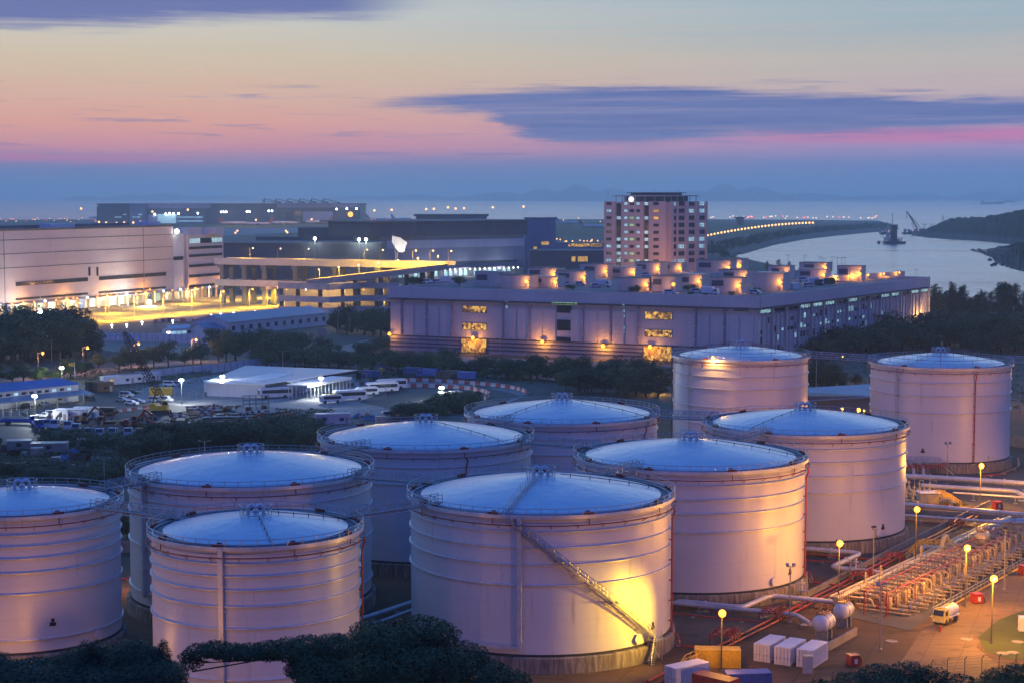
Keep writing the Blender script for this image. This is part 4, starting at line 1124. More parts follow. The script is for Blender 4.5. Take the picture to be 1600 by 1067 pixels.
# ------------------------------------------------------------------ perimeter fence at the lower right
def mesh_fence(name, label, pts, h=2.4, step=3., m=None, barb=True, wires=6, group=None):
    m = m or M['galv']; base = Vector((pts[0].x, pts[0].y, 0)); t = thing(name, label, "fence", base, 0, group)
    w = MB(); n = 0
    for a, b in zip(pts, pts[1:]):
        L = (b - a).length; k = max(1, int(L / step))
        for i in range(k + (b is pts[-1])):
            p = a + (b - a) * i / k - base; n += 1
            if n <= 70:
                q = MB(); q.bar((p.x, p.y, 0), (p.x, p.y, h), .055, 5)
                if barb: q.bar((p.x, p.y, h), (p.x + .25, p.y - .3, h + .4), .045, 4)
                q.build("post", m, t)
        for j in range(wires): z = .1 + (h - .15) * j / (wires - 1); w.bar(a - base + Vector((0, 0, z)), b - base + Vector((0, 0, z)), .018, 3)
        if barb: w.bar(a - base + Vector((.2, -.25, h + .35)), b - base + Vector((.2, -.25, h + .35)), .018, 3)
    w.build("wire_mesh", m, t); return t
mesh_fence("security_fence", "wire security fence with bent post tops along the bottom right", [at(1240, 1090), at(1300, 1078), at(1480, 1056), at(1640, 1044)], 2.3, 2.4, M['dark_steel'])
# ------------------------------------------------------------------ buildings
class Facade:
    """A vertical wall plane from a to b (ground points); s runs along it, d is distance out of it towards the camera."""
    def __init__(s, a, b):
        s.a, s.b = Vector((a[0], a[1], 0)), Vector((b[0], b[1], 0)); s.u = (s.b - s.a).normalized(); s.L = (s.b - s.a).length
        s.n = Vector((s.u.y, -s.u.x, 0)); s.rz = math.atan2(s.u.y, s.u.x)
    def P(s, t, z, d=0.): p = s.a + s.u * t + s.n * d; return Vector((p.x, p.y, z))
    def uv(s, px, py):
        r = ray(px, py); o = Vector((0, 0, H)); k = (s.a - o).dot(s.n) / r.dot(s.n); p = o + r * k
        return (p - s.a).dot(s.u), p.z
    def box(s, mb, s0, s1, z0, z1, d0, d1):
        mb.box(s.P((s0 + s1) / 2, (z0 + z1) / 2, (d0 + d1) / 2), (abs(s1 - s0), abs(d1 - d0), abs(z1 - z0)), rz=s.rz)
def panel_mat(name, a, b, sx, sz, joint=.35, rough=.7, jw=.47):
    """Cladding with a grid of joints: sx along the wall, sz up."""
    m, nt, bs = new_mat(name); co = coord(nt); sp = nt.nodes.new("ShaderNodeSeparateXYZ"); nt.links.new(co.k, sp.inputs[0])
    x, y, z = (S(nt, sp.outputs[i]) for i in range(3))
    geo = nt.nodes.new("ShaderNodeNewGeometry"); sn = nt.nodes.new("ShaderNodeSeparateXYZ"); nt.links.new(geo.outputs['Normal'], sn.inputs[0])
    t = x * S(nt, sn.outputs[1]) - y * S(nt, sn.outputs[0])
    j = ((t / sx).f('FRACT') - .5).f('ABSOLUTE').smooth(jw, .495).f('MAXIMUM', ((z / sz).f('FRACT') - .5).f('ABSOLUTE').smooth(jw, .495))
    n1 = noise(nt, co, .05, 4); n2 = noise(nt, mapped(nt, co, (.5, .5, .04)), 1., 4, .65)
    c = cmix(nt, n1.smooth(.3, .7), (*a, 1), (*b, 1)); c = cmix(nt, n2.smooth(.55, .8) * .3, c, tuple(v * .55 for v in a) + (1,))
    c = cmix(nt, j * joint, c, tuple(v * .3 for v in a) + (1,))
    put(nt, c, bs.inputs['Base Color']); put(nt, n2 * .2 + (rough - .1), bs.inputs['Roughness']); return m
M['clad'] = panel_mat("cargo_cladding", (.46, .42, .45), (.54, .49, .51), 2.2, 1.1, .4)
M['clad_base'] = panel_mat("cargo_base_cladding", (.27, .26, .33), (.32, .30, .38), 4.4, 1.3, .5)
M['clad_pink'] = panel_mat("warehouse_cladding", (.58, .50, .48), (.64, .55, .52), 3.0, 1.5, .22)
M['tower'] = panel_mat("tower_stone", (.64, .47, .40), (.70, .52, .44), 3.2, 1.6, .3)  # pink of the warm lamplight from below is put into the stone colour
M['dark_clad'] = panel_mat("dark_cladding", (.07, .075, .10), (.10, .105, .14), 6., 3., .35, .55)
M['mid_clad'] = panel_mat("grey_blue_cladding", (.20, .22, .30), (.25, .27, .35), 8., 4., .3, .55)
M['pale_clad'] = panel_mat("pale_band", (.42, .44, .52), (.48, .5, .58), 8., 4., .25, .5)
M['roof_grey'] = mat("flat_roof", (.20, .18, .17), .85, 0, .4, .05)
M['slate'] = mat("metal_roof_blue_grey", (.20, .24, .33), .45, .1, .25, .15)
M['blueroof'] = mat("blue_sheet_roof", (.07, .13, .36), .45, .1, .2, .2)
M['whiteroof'] = panel_mat("pale_sheet_roof", (.44, .47, .52), (.52, .55, .60), 5., 5., .2, .4)
M['stripe'] = mat("dark_groove", (.05, .05, .08), .7, 0, .2, .5)
def bulbs_on(parent, pts, r, m):
    for p in pts: MB().sph(p, r, 8, 5).build("lamp", m, parent)
# ---- K: the long cargo building
pK1 = Vector((XatD(1183, 685), 685, 0)); pK0 = Vector((XatD(610.5, 757), 757, 0)); pK2 = Vector((XatD(1449, 848), 848, 0)); pK3 = pK0 + pK2 - pK1
hK = 27.0; base = (pK0 + pK1 + pK2 + pK3) / 4
K = thing("cargo_building", "long grey lilac cargo building with a crowded flat roof, in the middle of the photo", "building", base)
off = base
FA, FB = Facade(pK0, pK1), Facade(pK1, pK2)
q = MB(); q.prism([(p.x, p.y) for p in (pK0, pK1, pK2, pK3)], 0, hK - 1.2); q.build("wall", M['clad'], K, off)
q = MB()
for F in (FA, FB): F.box(q, -.6 if F is FA else .8, F.L + (.8 if F is FA else .4), hK - 4.6, hK, .0, .8)
q.build("parapet", M['clad'], K, off)
q = MB()
for F in (FA, FB): F.box(q, -1.2 if F is FA else 1.9, F.L + (1.9 if F is FA else 1.), hK - 5.3, hK - 4.9, .0, 1.9)
q.build("eave", M['dark_clad'], K, off)
q = MB()
Fc, Fd = Facade(pK2, pK3), Facade(pK3, pK0)
for F in (Fc, Fd): F.box(q, .4, F.L - .4, hK - 1.2, hK, -.4, 0)
q.build("rear_parapet", M['clad'], K, off)
q = MB(); q.prism([(p.x * .994 + base.x * .006, p.y * .994 + base.y * .006) for p in (pK0, pK1, pK2, pK3)], hK - 1.19, hK - 1.1); q.build("roof", M['roof_grey'], K, off)
# front pilasters and raised wall panels
q = MB(); x = 1.; bays = [(722, 761), (870, 893), (1007, 1051)]
spans = [(FA.uv(a, 500)[0], FA.uv(b, 500)[0]) for a, b in bays]
def in_bay(s0, s1, m=.2): return any(s1 > a - m and s0 < b + m for a, b in spans)
s = .2
while s < FA.L - 3:
    e = min(s + 5.2, FA.L - .2)
    if not in_bay(s, e, -.4):
        q = MB(); FA.box(q, s, e, 6.6, hK - 7.6, 0, .35); q.build("wall_panel", M['clad'], K, off)
    s += 6.05
q = MB(); s = 5.6
while s < FA.L - 2:
    if not in_bay(s - .6, s + .6):
        q = MB()
        for z0, z1 in ((6.8, 9), (9.6, 14.2), (14.8, 20.6)): FA.box(q, s - .35, s + .35, z0, z1, 0.36, .8)
        FA.box(q, s - .6, s + .6, 20.7, 22, 0, .9); q.build("downpipe", M['clad_base'], K, off)
    s += 12.1
for F, a, b, z in ((FA, 0, FA.L, 6.3), (FB, .3, 60, 3.4), (FB, FB.L - 30, FB.L, 6.3)): q = MB(); F.box(q, a, b, 0, z, .02, .3); q.build("plinth", M['clad_base'], K, off)
for F, a, b in ((FA, 0, FA.L), (FB, FB.L - 30, FB.L)):
    for z in (1.6, 3.1, 4.6, 6.1): q = MB(); F.box(q, a, b, z, z + .42, .31, .55); q.build("groove", M['stripe'], K, off)
def win(F, s0, s1, z0, z1, m, parent, d=.05, frame=None, nx=0, nz=0):
    q = MB(); F.box(q, s0, s1, z0, z1, d, d + .08); o = q.build("window", m, parent, off)
    f = MB(); fr = .12
    for a, b in ((s0 - fr, s0), (s1, s1 + fr)): F.box(f, a, b, z0 - fr, z1 + fr, d - .04, d + .2)
    for a, b in ((z0 - fr, z0), (z1, z1 + fr)): F.box(f, s0, s1, a, b, d - .04, d + .2)
    for i in range(1, nx + 1): s = s0 + (s1 - s0) * i / (nx + 1); F.box(f, s - .06, s + .06, z0, z1, d + .08, d + .18)
    for i in range(1, nz + 1): z = z0 + (z1 - z0) * i / (nz + 1); F.box(f, s0, s1, z - .06, z + .06, d + .08, d + .18)
    f.build("window_frame", frame or M['dark_steel'], o, off); return o
def winpx(F, x0, x1, y0, y1, m, parent, **k):
    a, z1 = F.uv(x0, y0); b, z0 = F.uv(x1, y1); return win(F, a, b, z0, z1, m, parent, **k)
# loading bays
def lit_bay_mat():
    m, nt, bs = new_mat("lit_loading_bay"); co = coord(nt)
    v = nt.nodes.new("ShaderNodeTexVoronoi"); v.inputs['Scale'].default_value = .9; nt.links.new(mapped(nt, co, (1, 1, .8)).k, v.inputs['Vector'])
    n = noise(nt, co, 1.1, 4, .75)
    k = (S(nt, v.outputs['Color']) * .6 + n * .6).smooth(.35, .85)
    put(nt, cmix(nt, k, (.10, .03, .01, 1), (1., .55, .10, 1)), bs.inputs['Emission Color']); put(nt, k * .95 + .1, bs.inputs['Emission Strength'])
    bs.inputs['Base Color'].default_value = (.2, .12, .06, 1); m.cycles.emission_sampling = 'NONE'; return m
M['bay'] = lit_bay_mat()
for (x0, x1), ys in (((722, 761), ((478, 489), (504.5, 516))), ((1007, 1051), ((487, 499.5), (515, 527)))):
    for a, b in ys:
        o = winpx(FA, x0 + 1, x1 - 1, a, b, M['bay'], K, d=-.02, nx=3); o.name = "loading_bay"
    s0, s1 = FA.uv(x0, 500)[0], FA.uv(x1, 500)[0]
    o = win(FA, s0, s1, .4, 6.1, M['bay'], K, d=.62); o.name = "loading_bay"
o = winpx(FA, 862, 902, 470, 477, M['lit_green'], K, nx=6); winpx(FA, 871, 893, 478, 489, M['glass_dark'], K, nx=4, nz=2); winpx(FA, 871, 893, 500, 516.5, M['glass_dark'], K, nx=4, nz=3); winpx(FA, 871, 893, 527, 533, M['glass_dark'], K, nx=4)
for x in (792, 974.5):
    dy = (x - 792) * .036
    for y in (469, 478, 486, 504, 511): winpx(FA, x - 1.8, x + 1.8, y + dy - .6, y + 4.3 + dy - .6, M['lit_cool'], K, nx=1, nz=1)
winpx(FA, 620, 638, 463, 468.5, M['glass_dark'], K, nx=4); winpx(FA, 1148, 1169, 480, 486.5, M['glass_dark'], K, nx=4)
# right face: bays of strips, ducts and windows
nb = 15; wB = FB.L / nb
q = MB(); q2 = MB()
for i in range(nb + 1):
    s = i * wB
    FB.box(q, max(0, s - .5), min(FB.L, s + .5), 0, hK - 5.4, .3, 1.)
    for k in (.33, .66):
        if i < nb: FB.box(q, s + wB * k - .18, s + wB * k + .18, 3.6, hK - 7.4, .05, .5)
    if i < nb:
        for k in range(3): p = FB.P(s + wB * (.2 + .3 * k), hK - 7.2, .4); q2.box(p, (.9, .9, .9), rz=FB.rz)
q.build("pilaster", M['clad'], K, off); q2.build("louvre_box", M['clad_base'], K, off)
wr = random.Random(3); nwin = 0
for i in range(nb):
    s = i * wB
    top_lit = wr.random() < .55
    o = win(FB, s + wB * .08, s + wB * .92, hK - 7., hK - 5.6, M['lit_cool'] if top_lit else M['glass_dark'], K, nx=5)
    if i % 2 == 0 or i > 10:
        q = MB()
        for z in [4 + 1.55 * k for k in range(10)]: FB.box(q, s + .6, s + 1.15, z, z + 1.2, .05, .14)
        o = q.build("stair_window", M['lit_cool'], K, off)
    for z in (4.6, 8.6, 12.2, 16.):
        for k in (.22, .5, .76):
            if wr.random() < .5 and nwin < 70:
                nwin += 1; lit = wr.random() < .42
                win(FB, s + wB * k - 1., s + wB * k + wr.choice((.6, 1.5)), z, z + wr.choice((1.1, 2.2)), M['lit_cool'] if lit else M['glass_dark'], K, nx=1)
# wall lamps on the front
for x, y, pw in ((612, 521, 1500), (742, 527, 2200), (850.5, 533, 2600), (945.5, 539.5, 2600), (1018.5, 541, 2000)):
    s, z = FA.uv(x, y); p = FA.P(s, z, 1.8); q = MB(); q.bar(FA.P(s, z, 0.3) - off, p - off, .1, 5); q.box(p - off + Vector((0, 0, .35)), (1.3, .8, .3), rz=FA.rz)
    l = q.build("wall_lamp", M['dark_steel'], K); MB().sph(p - off, .75, 10, 6).build("bulb", M['bulb_sod'], l); point_light(p + FA.n * 1.4 - Vector((0, 0, .5)), pw * 1.05, SOD, K, .4, off)
lamp_p = FB.P(FB.L - 14, 8.5, 5); point_light(lamp_p, 12000, AMB, K, .5, off)
q = MB(); q.bar(FB.P(FB.L - 14, 8.7, .3) - off, lamp_p - off + Vector((0, 0, .3)), .1, 5); q.box(lamp_p - off + Vector((0, 0, .6)), (1.2, .7, .3)); q.build("wall_lamp", M['dark_steel'], K)
# roof huts (ventilation houses), each with a lamp on its right end
def roof_pt(px, py): return at(px, py, hK - 1.05)
hut_label = "pale rooftop plant house with a louvre and a glowing wall lamp on the cargo building"
huts = [  # px left, px right, py top, py bottom(front-left base), lamp side, label
 (746, 794, 425, 448.5, "low pale rooftop house beside the brightest lamp at the left of the cargo roof"),
 (786, 836, 430.5, 450, "bluish rooftop house, front left of the cargo roof, just right of the brightest lamp"),
 (832, 878, 419, 438, "rooftop house behind the bluish one with two glowing lamps at its foot"),
 (822, 880, 433, 449, "wide rooftop house with three glowing lamps at the front of the cargo roof"),
 (877, 925, 424, 443, "rooftop house left of the office tower, lamp on its right end"),
 (911, 956, 413, 434, "rooftop house directly in front of the office tower's left side"),
 (957, 1001, 418, 434, "rooftop house at the foot of the office tower, one lamp on its end"),
 (974, 1026, 435, 455, "bluish rooftop house at the front edge with bushes along its wall"),
 (1024, 1064, 432, 456, "rooftop house with a very bright lamp between two others at the front edge"),
 (1062, 1107, 429, 451, "rooftop house with one dark louvre, right of the very bright lamp"),
 (1115, 1168, 434, 458, "rooftop house with a broad louvre near the front corner of the cargo roof"),
 (1131, 1177, 422, 444, "rooftop house behind the one near the front corner, lamp on its end"),
 (1187, 1236, 427, 454, "plain rooftop house at the front corner of the cargo roof with a tall glowing lamp"),
 (1207, 1242, 416, 436, "rooftop house behind the plain corner house, lamp on its end"),
 (1000, 1040, 410, 430, "rooftop house in front of the office tower's entrance lamps"),
 (1030, 1072, 411, 428, "rooftop house at the right foot of the office tower"),
 (1096, 1150, 407, 428, "long pale rooftop house right of the office tower"),
 (1131, 1168, 405, 425, "yellow lit rooftop house right of the office tower"),
 (1255, 1300, 421, 439, "wide rooftop house near the right parapet with a louvre and a red container below"),
 (1258, 1302, 411, 425, "upper rooftop house behind the one near the right parapet"),
 (1315, 1355, 416, 439, "tall rooftop house farthest right on the cargo roof"),
]
for i, (x0, x1, yt, yb, lab) in enumerate(huts):
    p = roof_pt(x0, yb); q_ = roof_pt(x1, yb + (x1 - x0) * .03)
    D = p.y; W = (q_ - p).length * .92; k = D / FPX
    hz = max(2.4, (yb - yt) * k * .98); dep = 7. + (i * 37 % 5)
    c = Vector(((p.x + q_.x) / 2, p.y + dep * .5, hK - 1.08))
    t = thing("rooftop_house", lab, "rooftop house", c, FA.rz)
    MB().bb(-W / 2, W / 2, -dep / 2, dep / 2, 0, hz).build("wall", M['cream'], t)
    MB().bb(-W / 2 - .15, W / 2 + .15, -dep / 2 - .15, dep / 2 + .15, hz + .003, hz + .3).build("roof", M['roof_grey'] if i % 3 else M['pole'], t)
    if i not in (1, 7, 12, 17):
        l = MB(); lx = (-W * .15 if i % 2 else -W * .25); l.bb(lx - W * .18, lx + W * .18, -dep / 2 - .09, -dep / 2 - .005, hz * .45, hz * .82); 
        for j in range(5): zz = hz * (.48 + .075 * j); l.bb(lx - W * .17, lx + W * .17, -dep / 2 - .16, -dep / 2 - .09, zz, zz + .1)
        l.build("louvre", M['dark_clad'], t)
    MB().bb(W * .32, W * .42, -dep / 2 - .06, -dep / 2 - .004, 0.02, 2.1).build("door", M['pole'], t)
    lx = W / 2 - .6; q = MB(); q.box((lx, -dep / 2 - .3, hz * .62), (.5, .55, .22)); ll = q.build("wall_lamp", M['dark_steel'], t)
    MB().sph((lx, -dep / 2 - .75, hz * .5), .5 if i not in (0, 8) else .8, 8, 5).build("bulb", M['bulb_sod'], ll)
    point_light((lx - .2, -dep / 2 - 1.3, hz * .5), 1300 if i not in (0, 8) else 3500, SOD, t, .3)
# roof vehicles, crates and bushes on the cargo roof come with the vehicles below
# ---- office tower
tw_D = 1290.; a = Vector((XatD(944.5, tw_D + 6), tw_D + 6, 0)); c_ = Vector((XatD(1041.5, tw_D - 14), tw_D - 14, 0)); b = Vector((XatD(1104, tw_D + 14), tw_D + 14, 0)); d_ = a + b - c_
hT = 61.; off = (a + b) / 2
TW = thing("office_tower", "fourteen storey pinkish office tower with lit windows and a flat canopy roof", "building", off)
F1, F2 = Facade(a, c_), Facade(c_, b)
q = MB(); q.prism([(p.x, p.y) for p in (a, c_, b, d_)], 0, hT); q.build("wall", M['tower'], TW, off)
def tz(py): return onY(1000, py, tw_D)[2]
q = MB()   # projecting bays
for x0, x1 in ((944.6, 962.5), (971.5, 1006), (1014.5, 1041)): F1.box(q, F1.uv(x0, 350)[0] + .05, F1.uv(x1, 350)[0] - .05, 0, hT + .6, 0, 1.2)
for x0, x1 in ((1046, 1051), (1056.5, 1058.5), (1069.5, 1074.5), (1085, 1091), (1101, 1103.7)): F2.box(q, F2.uv(x0, 350)[0], F2.uv(x1, 350)[0], 0, hT + .6, 0, 1.2)
q.build("bay", M['tower'], TW, off)
q = MB()
for x0, x1 in ((963.5, 970.5), (1007, 1013.5)): F1.box(q, F1.uv(x0, 350)[0], F1.uv(x1, 350)[0], 0, hT - 1, .02, .3)
q.build("glass_strip", M['glass_dark'], TW, off)
wr = random.Random(11)
for r in range(9):
    y = 318.5 + r * 11.05
    z0 = F1.uv(950, y)[1]
    for x0, x1, pl in ((948.5, 956, .35), (976.5, 981.5, .75), (985, 991.5, .7), (995.5, 1000.5, .5), (1022, 1030, .15)):
        s0, s1 = F1.uv(x0, y)[0], F1.uv(x1, y)[0]
        lit = wr.random() < pl; mm = M['lit_cool'] if lit and x0 < 1000 else (M['lit_warm'] if lit else M['glass_dark'])
        if x0 == 985 and lit: mm = M['lit_green']
        win(F1, s0, s1, z0 - 1.0, z0 + .9, mm, TW, d=1.22, nx=1)
    q = MB()
    for x0, x1 in ((964, 970), (1007.5, 1013)):
        if wr.random() < .5: F1.box(q, F1.uv(x0, y)[0], F1.uv(x1, y)[0], z0 - 1.2, z0 + 1., .31, .4)
    if q.v: q.build("lit_strip", M['lit_cool'], TW, off)
    for x0, x1 in ((1051.5, 1056), (1059, 1069), (1075, 1084.5), (1091.5, 1100.5)):
        s0, s1 = F2.uv(x0, y)[0], F2.uv(x1, y)[0]
        lit = wr.random() < (.6 if r in (5, 6, 0) else .16)
        win(F2, s0 + .1, s1 - .1, z0 - 1.5, z0 + 1.3, M['lit_cool'] if lit else M['glass_dark'], TW, d=.05, nx=3, nz=1)
# crown: recessed floor, two canopies
cx = off; 
def rect_at(sc): return [((p - cx) * sc + cx) for p in (a, c_, b, d_)]
q = MB(); q.prism([(p.x, p.y) for p in rect_at(.62)], hT, hT + 4.2); q.build("penthouse", M['dark_clad'], TW, off)
q = MB(); q.prism([(p.x, p.y) for p in rect_at(.86)], hT + 4.2, hT + 4.75); q.prism([(p.x, p.y) for p in rect_at(.8)], hT + 4.75, hT + 5.1); q.build("canopy", M['tower'], TW, off)
q = MB(); q.prism([(p.x, p.y) for p in rect_at(.5)], hT + 5.1, hT + 6.6); q.prism([(p.x, p.y) for p in rect_at(.58)], hT + 6.6, hT + 7.1); q.build("upper_canopy", M['dark_clad'], TW, off)
q = MB()
for sc in (.78,):
    R4 = rect_at(sc)
    for i in range(4):
        for k in range(5): p = R4[i].lerp(R4[(i + 1) % 4], k / 5); q.bar((p.x - off.x, p.y - off.y, hT), (p.x - off.x, p.y - off.y, hT + 4.2), .35, 6)
q.build("column", M['tower'], TW)
s, z = F1.uv(988, 312); p = F1.P(s, z, 2.2) - off; MB().sph(p, 2.1, 14, 8).build("clock_lamp", emit("globe_lamp", (.95, .9, 1.), 1.1), TW)
q = MB(); 
for x in (950, 1022, 1060): p = onY(x, 300, tw_D + 6) - off; q.bar((p.x, p.y, hT + 4), (p.x, p.y, hT + 9), .12, 4)
q.build("mast", M['pole'], TW)
# ---- L: big warehouse on the left
la = Vector((XatD(-90, 915), 915, 0)); lb = Vector((XatD(272, 1104), 1104, 0)); lc = Vector((XatD(350, 1160), 1160, 0))
FL = Facade(la, lb); off = (la + lb) / 2; hL = 46.6
L_ = thing("warehouse", "huge pink windowless warehouse filling the left edge with glowing loading docks", "building", off)
FM = Facade(lb, lc); back = -FL.n * 110
q = MB(); q.prism([(p.x, p.y) for p in (la, lb, lb + back, la + back)], 6.2, hL); q.build("wall", M['clad_pink'], L_, off)
m1 = FM.P(FM.L * .28, 0); q = MB(); q.prism([(p.x, p.y) for p in (FM.P(.05, 0, -2), FM.P(FM.L * .27, 0, -2), FM.P(FM.L * .27, 0, -2) + back, FM.P(.05, 0, -2) + back)], 6.2, 42); q.build("link_wall", M['white'], L_, off)
q = MB(); q.prism([(p.x, p.y) for p in (m1, lc, lc + back * .8, m1 + back * .8)], 6.2, 41); q.build("annex_wall", M['clad_pink'], L_, off)
q = MB(); FL.box(q, -.3, FL.L + .3, hL + .003, hL + 1.1, -1., .25); FL.box(q, 2, FL.L - 4, hL + .003, hL + 2.2, -40, -30); q.build("roof_edge", M['dark_clad'], L_, off)
q = MB()
for y0, y1 in ((376, 366.5), (397.5, 385.5), (418.5, 405.5), (473, 454.5)):
    z = FL.uv(150, (y0 + y1) / 2)[1]; FL.box(q, 0, FL.L, z, z + .3, .02, .12)
for s in (FL.uv(6, 400)[0], FL.uv(224, 400)[0]): FL.box(q, s, s + .3, 7, hL, .02, .1)
q.build("panel_joint", M['stripe'], L_, off)
for x0, x1, yt in ((25, 62, 455), (64, 137, 450.5), (155, 224, 442), (226, 259, 439.5)):
    s0, s1 = FL.uv(x0, yt)[0], FL.uv(x1, yt)[0]; win(FL, s0, s1, 16.4, 18.4, M['glass_dark'], L_, d=.06, nx=6)
for x0, x1 in ((25, 62), (64, 137), (155, 224), (226, 259)):
    s0, s1 = FL.uv(x0, 480)[0], FL.uv(x1, 480)[0]; win(FL, s0, s1, 8.6, 9.6, M['glass_dark'], L_, d=.06, nx=8)
for x in (139.5, 152):
    s0, z1 = FL.uv(x - 1.2, 418); s1, z0 = FL.uv(x + 1.2, 431); win(FL, s0, s1, z0, z1, M['glass_dark'], L_, d=.06)
for i, y in enumerate((377, 388, 400, 416, 432, 448)):
    s0, z = FM.uv(295, y); s1 = FM.uv(347, y)[0]
    for k in range(3):
        a0, a1 = s0 + (s1 - s0) * k / 3 + .3, s0 + (s1 - s0) * (k + 1) / 3 - .3
        win(FM, a0, a1, z - (1.6 if i == 0 else .9), z + (1.4 if i == 0 else .6), M['lit_cool'] if i == 0 and k != 1 else M['glass_dark'], L_, d=.06, nx=4)
s0, z = FM.uv(274, 402); s1 = FM.uv(290, 402)[0]; win(FM, s0, s1, z - 2, z, M['glass_dark'], L_, d=-1.9, nx=3)
# dock level: recessed back wall, piers, canopy, lit doors
q = MB(); q.prism([(p.x, p.y) for p in (la - FL.n * 9, lb - FL.n * 9, lb + back, la + back)], 0, 6.2); q.prism([(p.x, p.y) for p in (lb - FM.n * 9, lc - FM.n * 9, lc + back * .8, lb + back * .8)], 0, 6.2); q.build("dock_wall", M['cream'], L_, off)
q = MB(); n = 26
for F, n in ((FL, 22), (FM, 7)):
    for i in range(n + 1): F.box(q, max(.1, F.L * i / n - .45), min(F.L - .1, F.L * i / n + .45), 0, 6.19, -1.2, -.2)
q.build("pier", M['clad_pink'], L_, off)
q = MB()
for F in (FL, FM): F.box(q, 0.1, F.L - .1, 6.21, 6.7, .01, 2.6)
q.build("dock_canopy", M['pale_clad'], L_, off)
for F, n, in ((FL, 22), (FM, 7)):
    for i in range(n):
        s = F.L * (i + .5) / n; d = MB(); F.box(d, s - 2.6, s + 2.6, .3, 5., -9, -8.85)
        lit = (i * 5) % 7; d.build("dock_door", M['lit_cool'] if lit in (0, 1, 3) else M['blue'] if lit == 2 else M['galv'], L_, off)
        p = F.P(s, 6.9, 2.2) - off; MB().sph(p, .62, 8, 5).build("dock_lamp", M['bulb_sod'] if i % 4 else M['bulb_wht'], L_)
        if i % 3 == 1: point_light(F.P(s, 5.2, -3), 3600, (1., .8, .45), L_, .5, off)
        if i % 4 == 2: point_light(F.P(s, 6.2, 3.6), 6500, SOD, L_, .5, off)
for x, y, pw in ((199, 474, 14000), (26, 489, 9000)):
    s, z = FL.uv(x, y); p = FL.P(s, z + 1, 16); b0 = Vector((p.x, p.y, 0)); t = thing("yard_light", "brilliant white floodlight mast in front of the pink warehouse, " + ("in the middle of its docks" if x > 100 else "near the left edge"), "flood light", b0)
    MB().tube([(0, 0, 0), (0, 0, p.z)], .2, 8).build("pole", M['pole'], t); q = MB(); q.box((0, 0, p.z + .3), (2., .8, .5)); h_ = q.build("lamp_head", M['pole'], t)
    MB().sph((0, -.6, p.z + .1), 1.5, 12, 7).build("bulb", M['bulb_wht'], h_); point_light((0, -2.4, p.z - 1), pw * 2.5, (1, .95, .85), t, .8)
s, z = FL.uv(274, 362); 
p = FM.P(2, 43.5, 1.5); q = MB(); q.bar(FM.P(2, 42, -2.5) - off, p - off, .15, 5); l = q.build("roof_lamp", M['pole'], L_); MB().sph(p - off, 1.5, 12, 7).build("bulb", M['bulb_wht'], l)
# rooftop plant on the warehouse
for i, (x0, x1, y0, y1, m_) in enumerate(((118, 128, 350.5, 357, 'galv'), (128, 176, 349.5, 355, 'slate'), (279, 322, 353, 364, 'pale_clad'), (322, 338, 352.5, 364, 'pale_clad'), (-20, 24, 350, 361, 'slate'))):
    pass
q = MB(); pl_ = FM.P(FM.L * .3, 41.0, -10); q.box(pl_ + Vector((6, 6, 2.2)), (18, 12, 4.4), rz=FM.rz); q.box(pl_ + Vector((20, 24, 2.)), (12, 10, 4), rz=FM.rz); q.box(FL.P(FL.L - 6, hL + 1.6, -14), (12, 10, 3.2), rz=FL.rz); q.box(FL.P(120, hL + 1.5, -20), (22, 8, 3), rz=FL.rz)
q.build("plant_room", M['pale_clad'], L_, off)
# ---- viaduct with two decks, ramp and parking decks
def deck(mb, pts, w, th, par, side=None):
    """road deck following 3D points, with parapets"""
    for a, b in zip(pts, pts[1:]):
        d = (b - a).normalized(); nn = Vector((-d.y, d.x, 0)).normalized()
        mb.beam(a - Vector((0, 0, th / 2)), b - Vector((0, 0, th / 2)), w, th)
        for sg in (-1, 1): o_ = nn * (w / 2 + .2) * sg; mb.beam(a + o_ + Vector((0, 0, (par - th) / 2)), b + o_ + Vector((0, 0, (par - th) / 2)), .4, par + th)
v0, v1 = onY(345, 405, 1075), onY(704, 411.5, 1010); zt = 26.
v0.z = v1.z = zt; base = Vector((v0.x, v0.y, 0))
VI = thing("viaduct", "two level elevated roadway on dark columns leading right from the pink warehouse", "viaduct", base)
lo0, lo1 = v0.copy(), v0.lerp(v1, .62); lo0.z = lo1.z = 13.2
mC = M['pale_conc'] = mat("pale_concrete", (.50, .46, .43), .75, 0, .25, .1)
M['lit_deck'] = mat("deck_surface", (.42, .38, .32), .8, 0, .2, .1)
q = MB(); deck(q, [v0 - base, v1 - base], 13, 1.6, 2.2); q.build("upper_deck", mC, VI)
q = MB(); deck(q, [lo0 - base, lo1 - base], 13, 1.6, 2.2); q.build("lower_deck", mC, VI)
for f in (.03, .13, .22, .36, .53, .72, .9):
    p = v0.lerp(v1, f) - base; q = MB(); d = (v1 - v0).normalized(); rz = math.atan2(d.y, d.x)
    for yy in (-5, 5): o_ = Vector((-d.y, d.x, 0)) * yy; q.box(p + o_ - Vector((0, 0, zt / 2 + 1)), (2.8, 2.2, zt - 3.4), rz=rz)
    q.box(p - Vector((0, 0, 2.6)), (4.2, 14, 1.9), rz=rz)
    if f < .62: q.box(p - Vector((0, 0, 2.6 + zt - 13.2)), (4.2, 14.4, 1.9), rz=rz)
    q.build("column", M['dark_clad'], VI)
r0, r1 = onY(702, 412, 1004), onY(480, 440, 1006); r0.z = zt - .5; r1.z = 16.2
RB = Vector((r1.x, r1.y, 0)); RP = thing("ramp", "yellow lit ramp descending left from the viaduct to the parking decks", "ramp", RB)
q = MB(); pts = [r0.lerp(r1, i / 8) - RB for i in range(9)]; deck(q, pts, 11, 1.4, 1.9); q.build("deck", M['lit_deck'], RP)
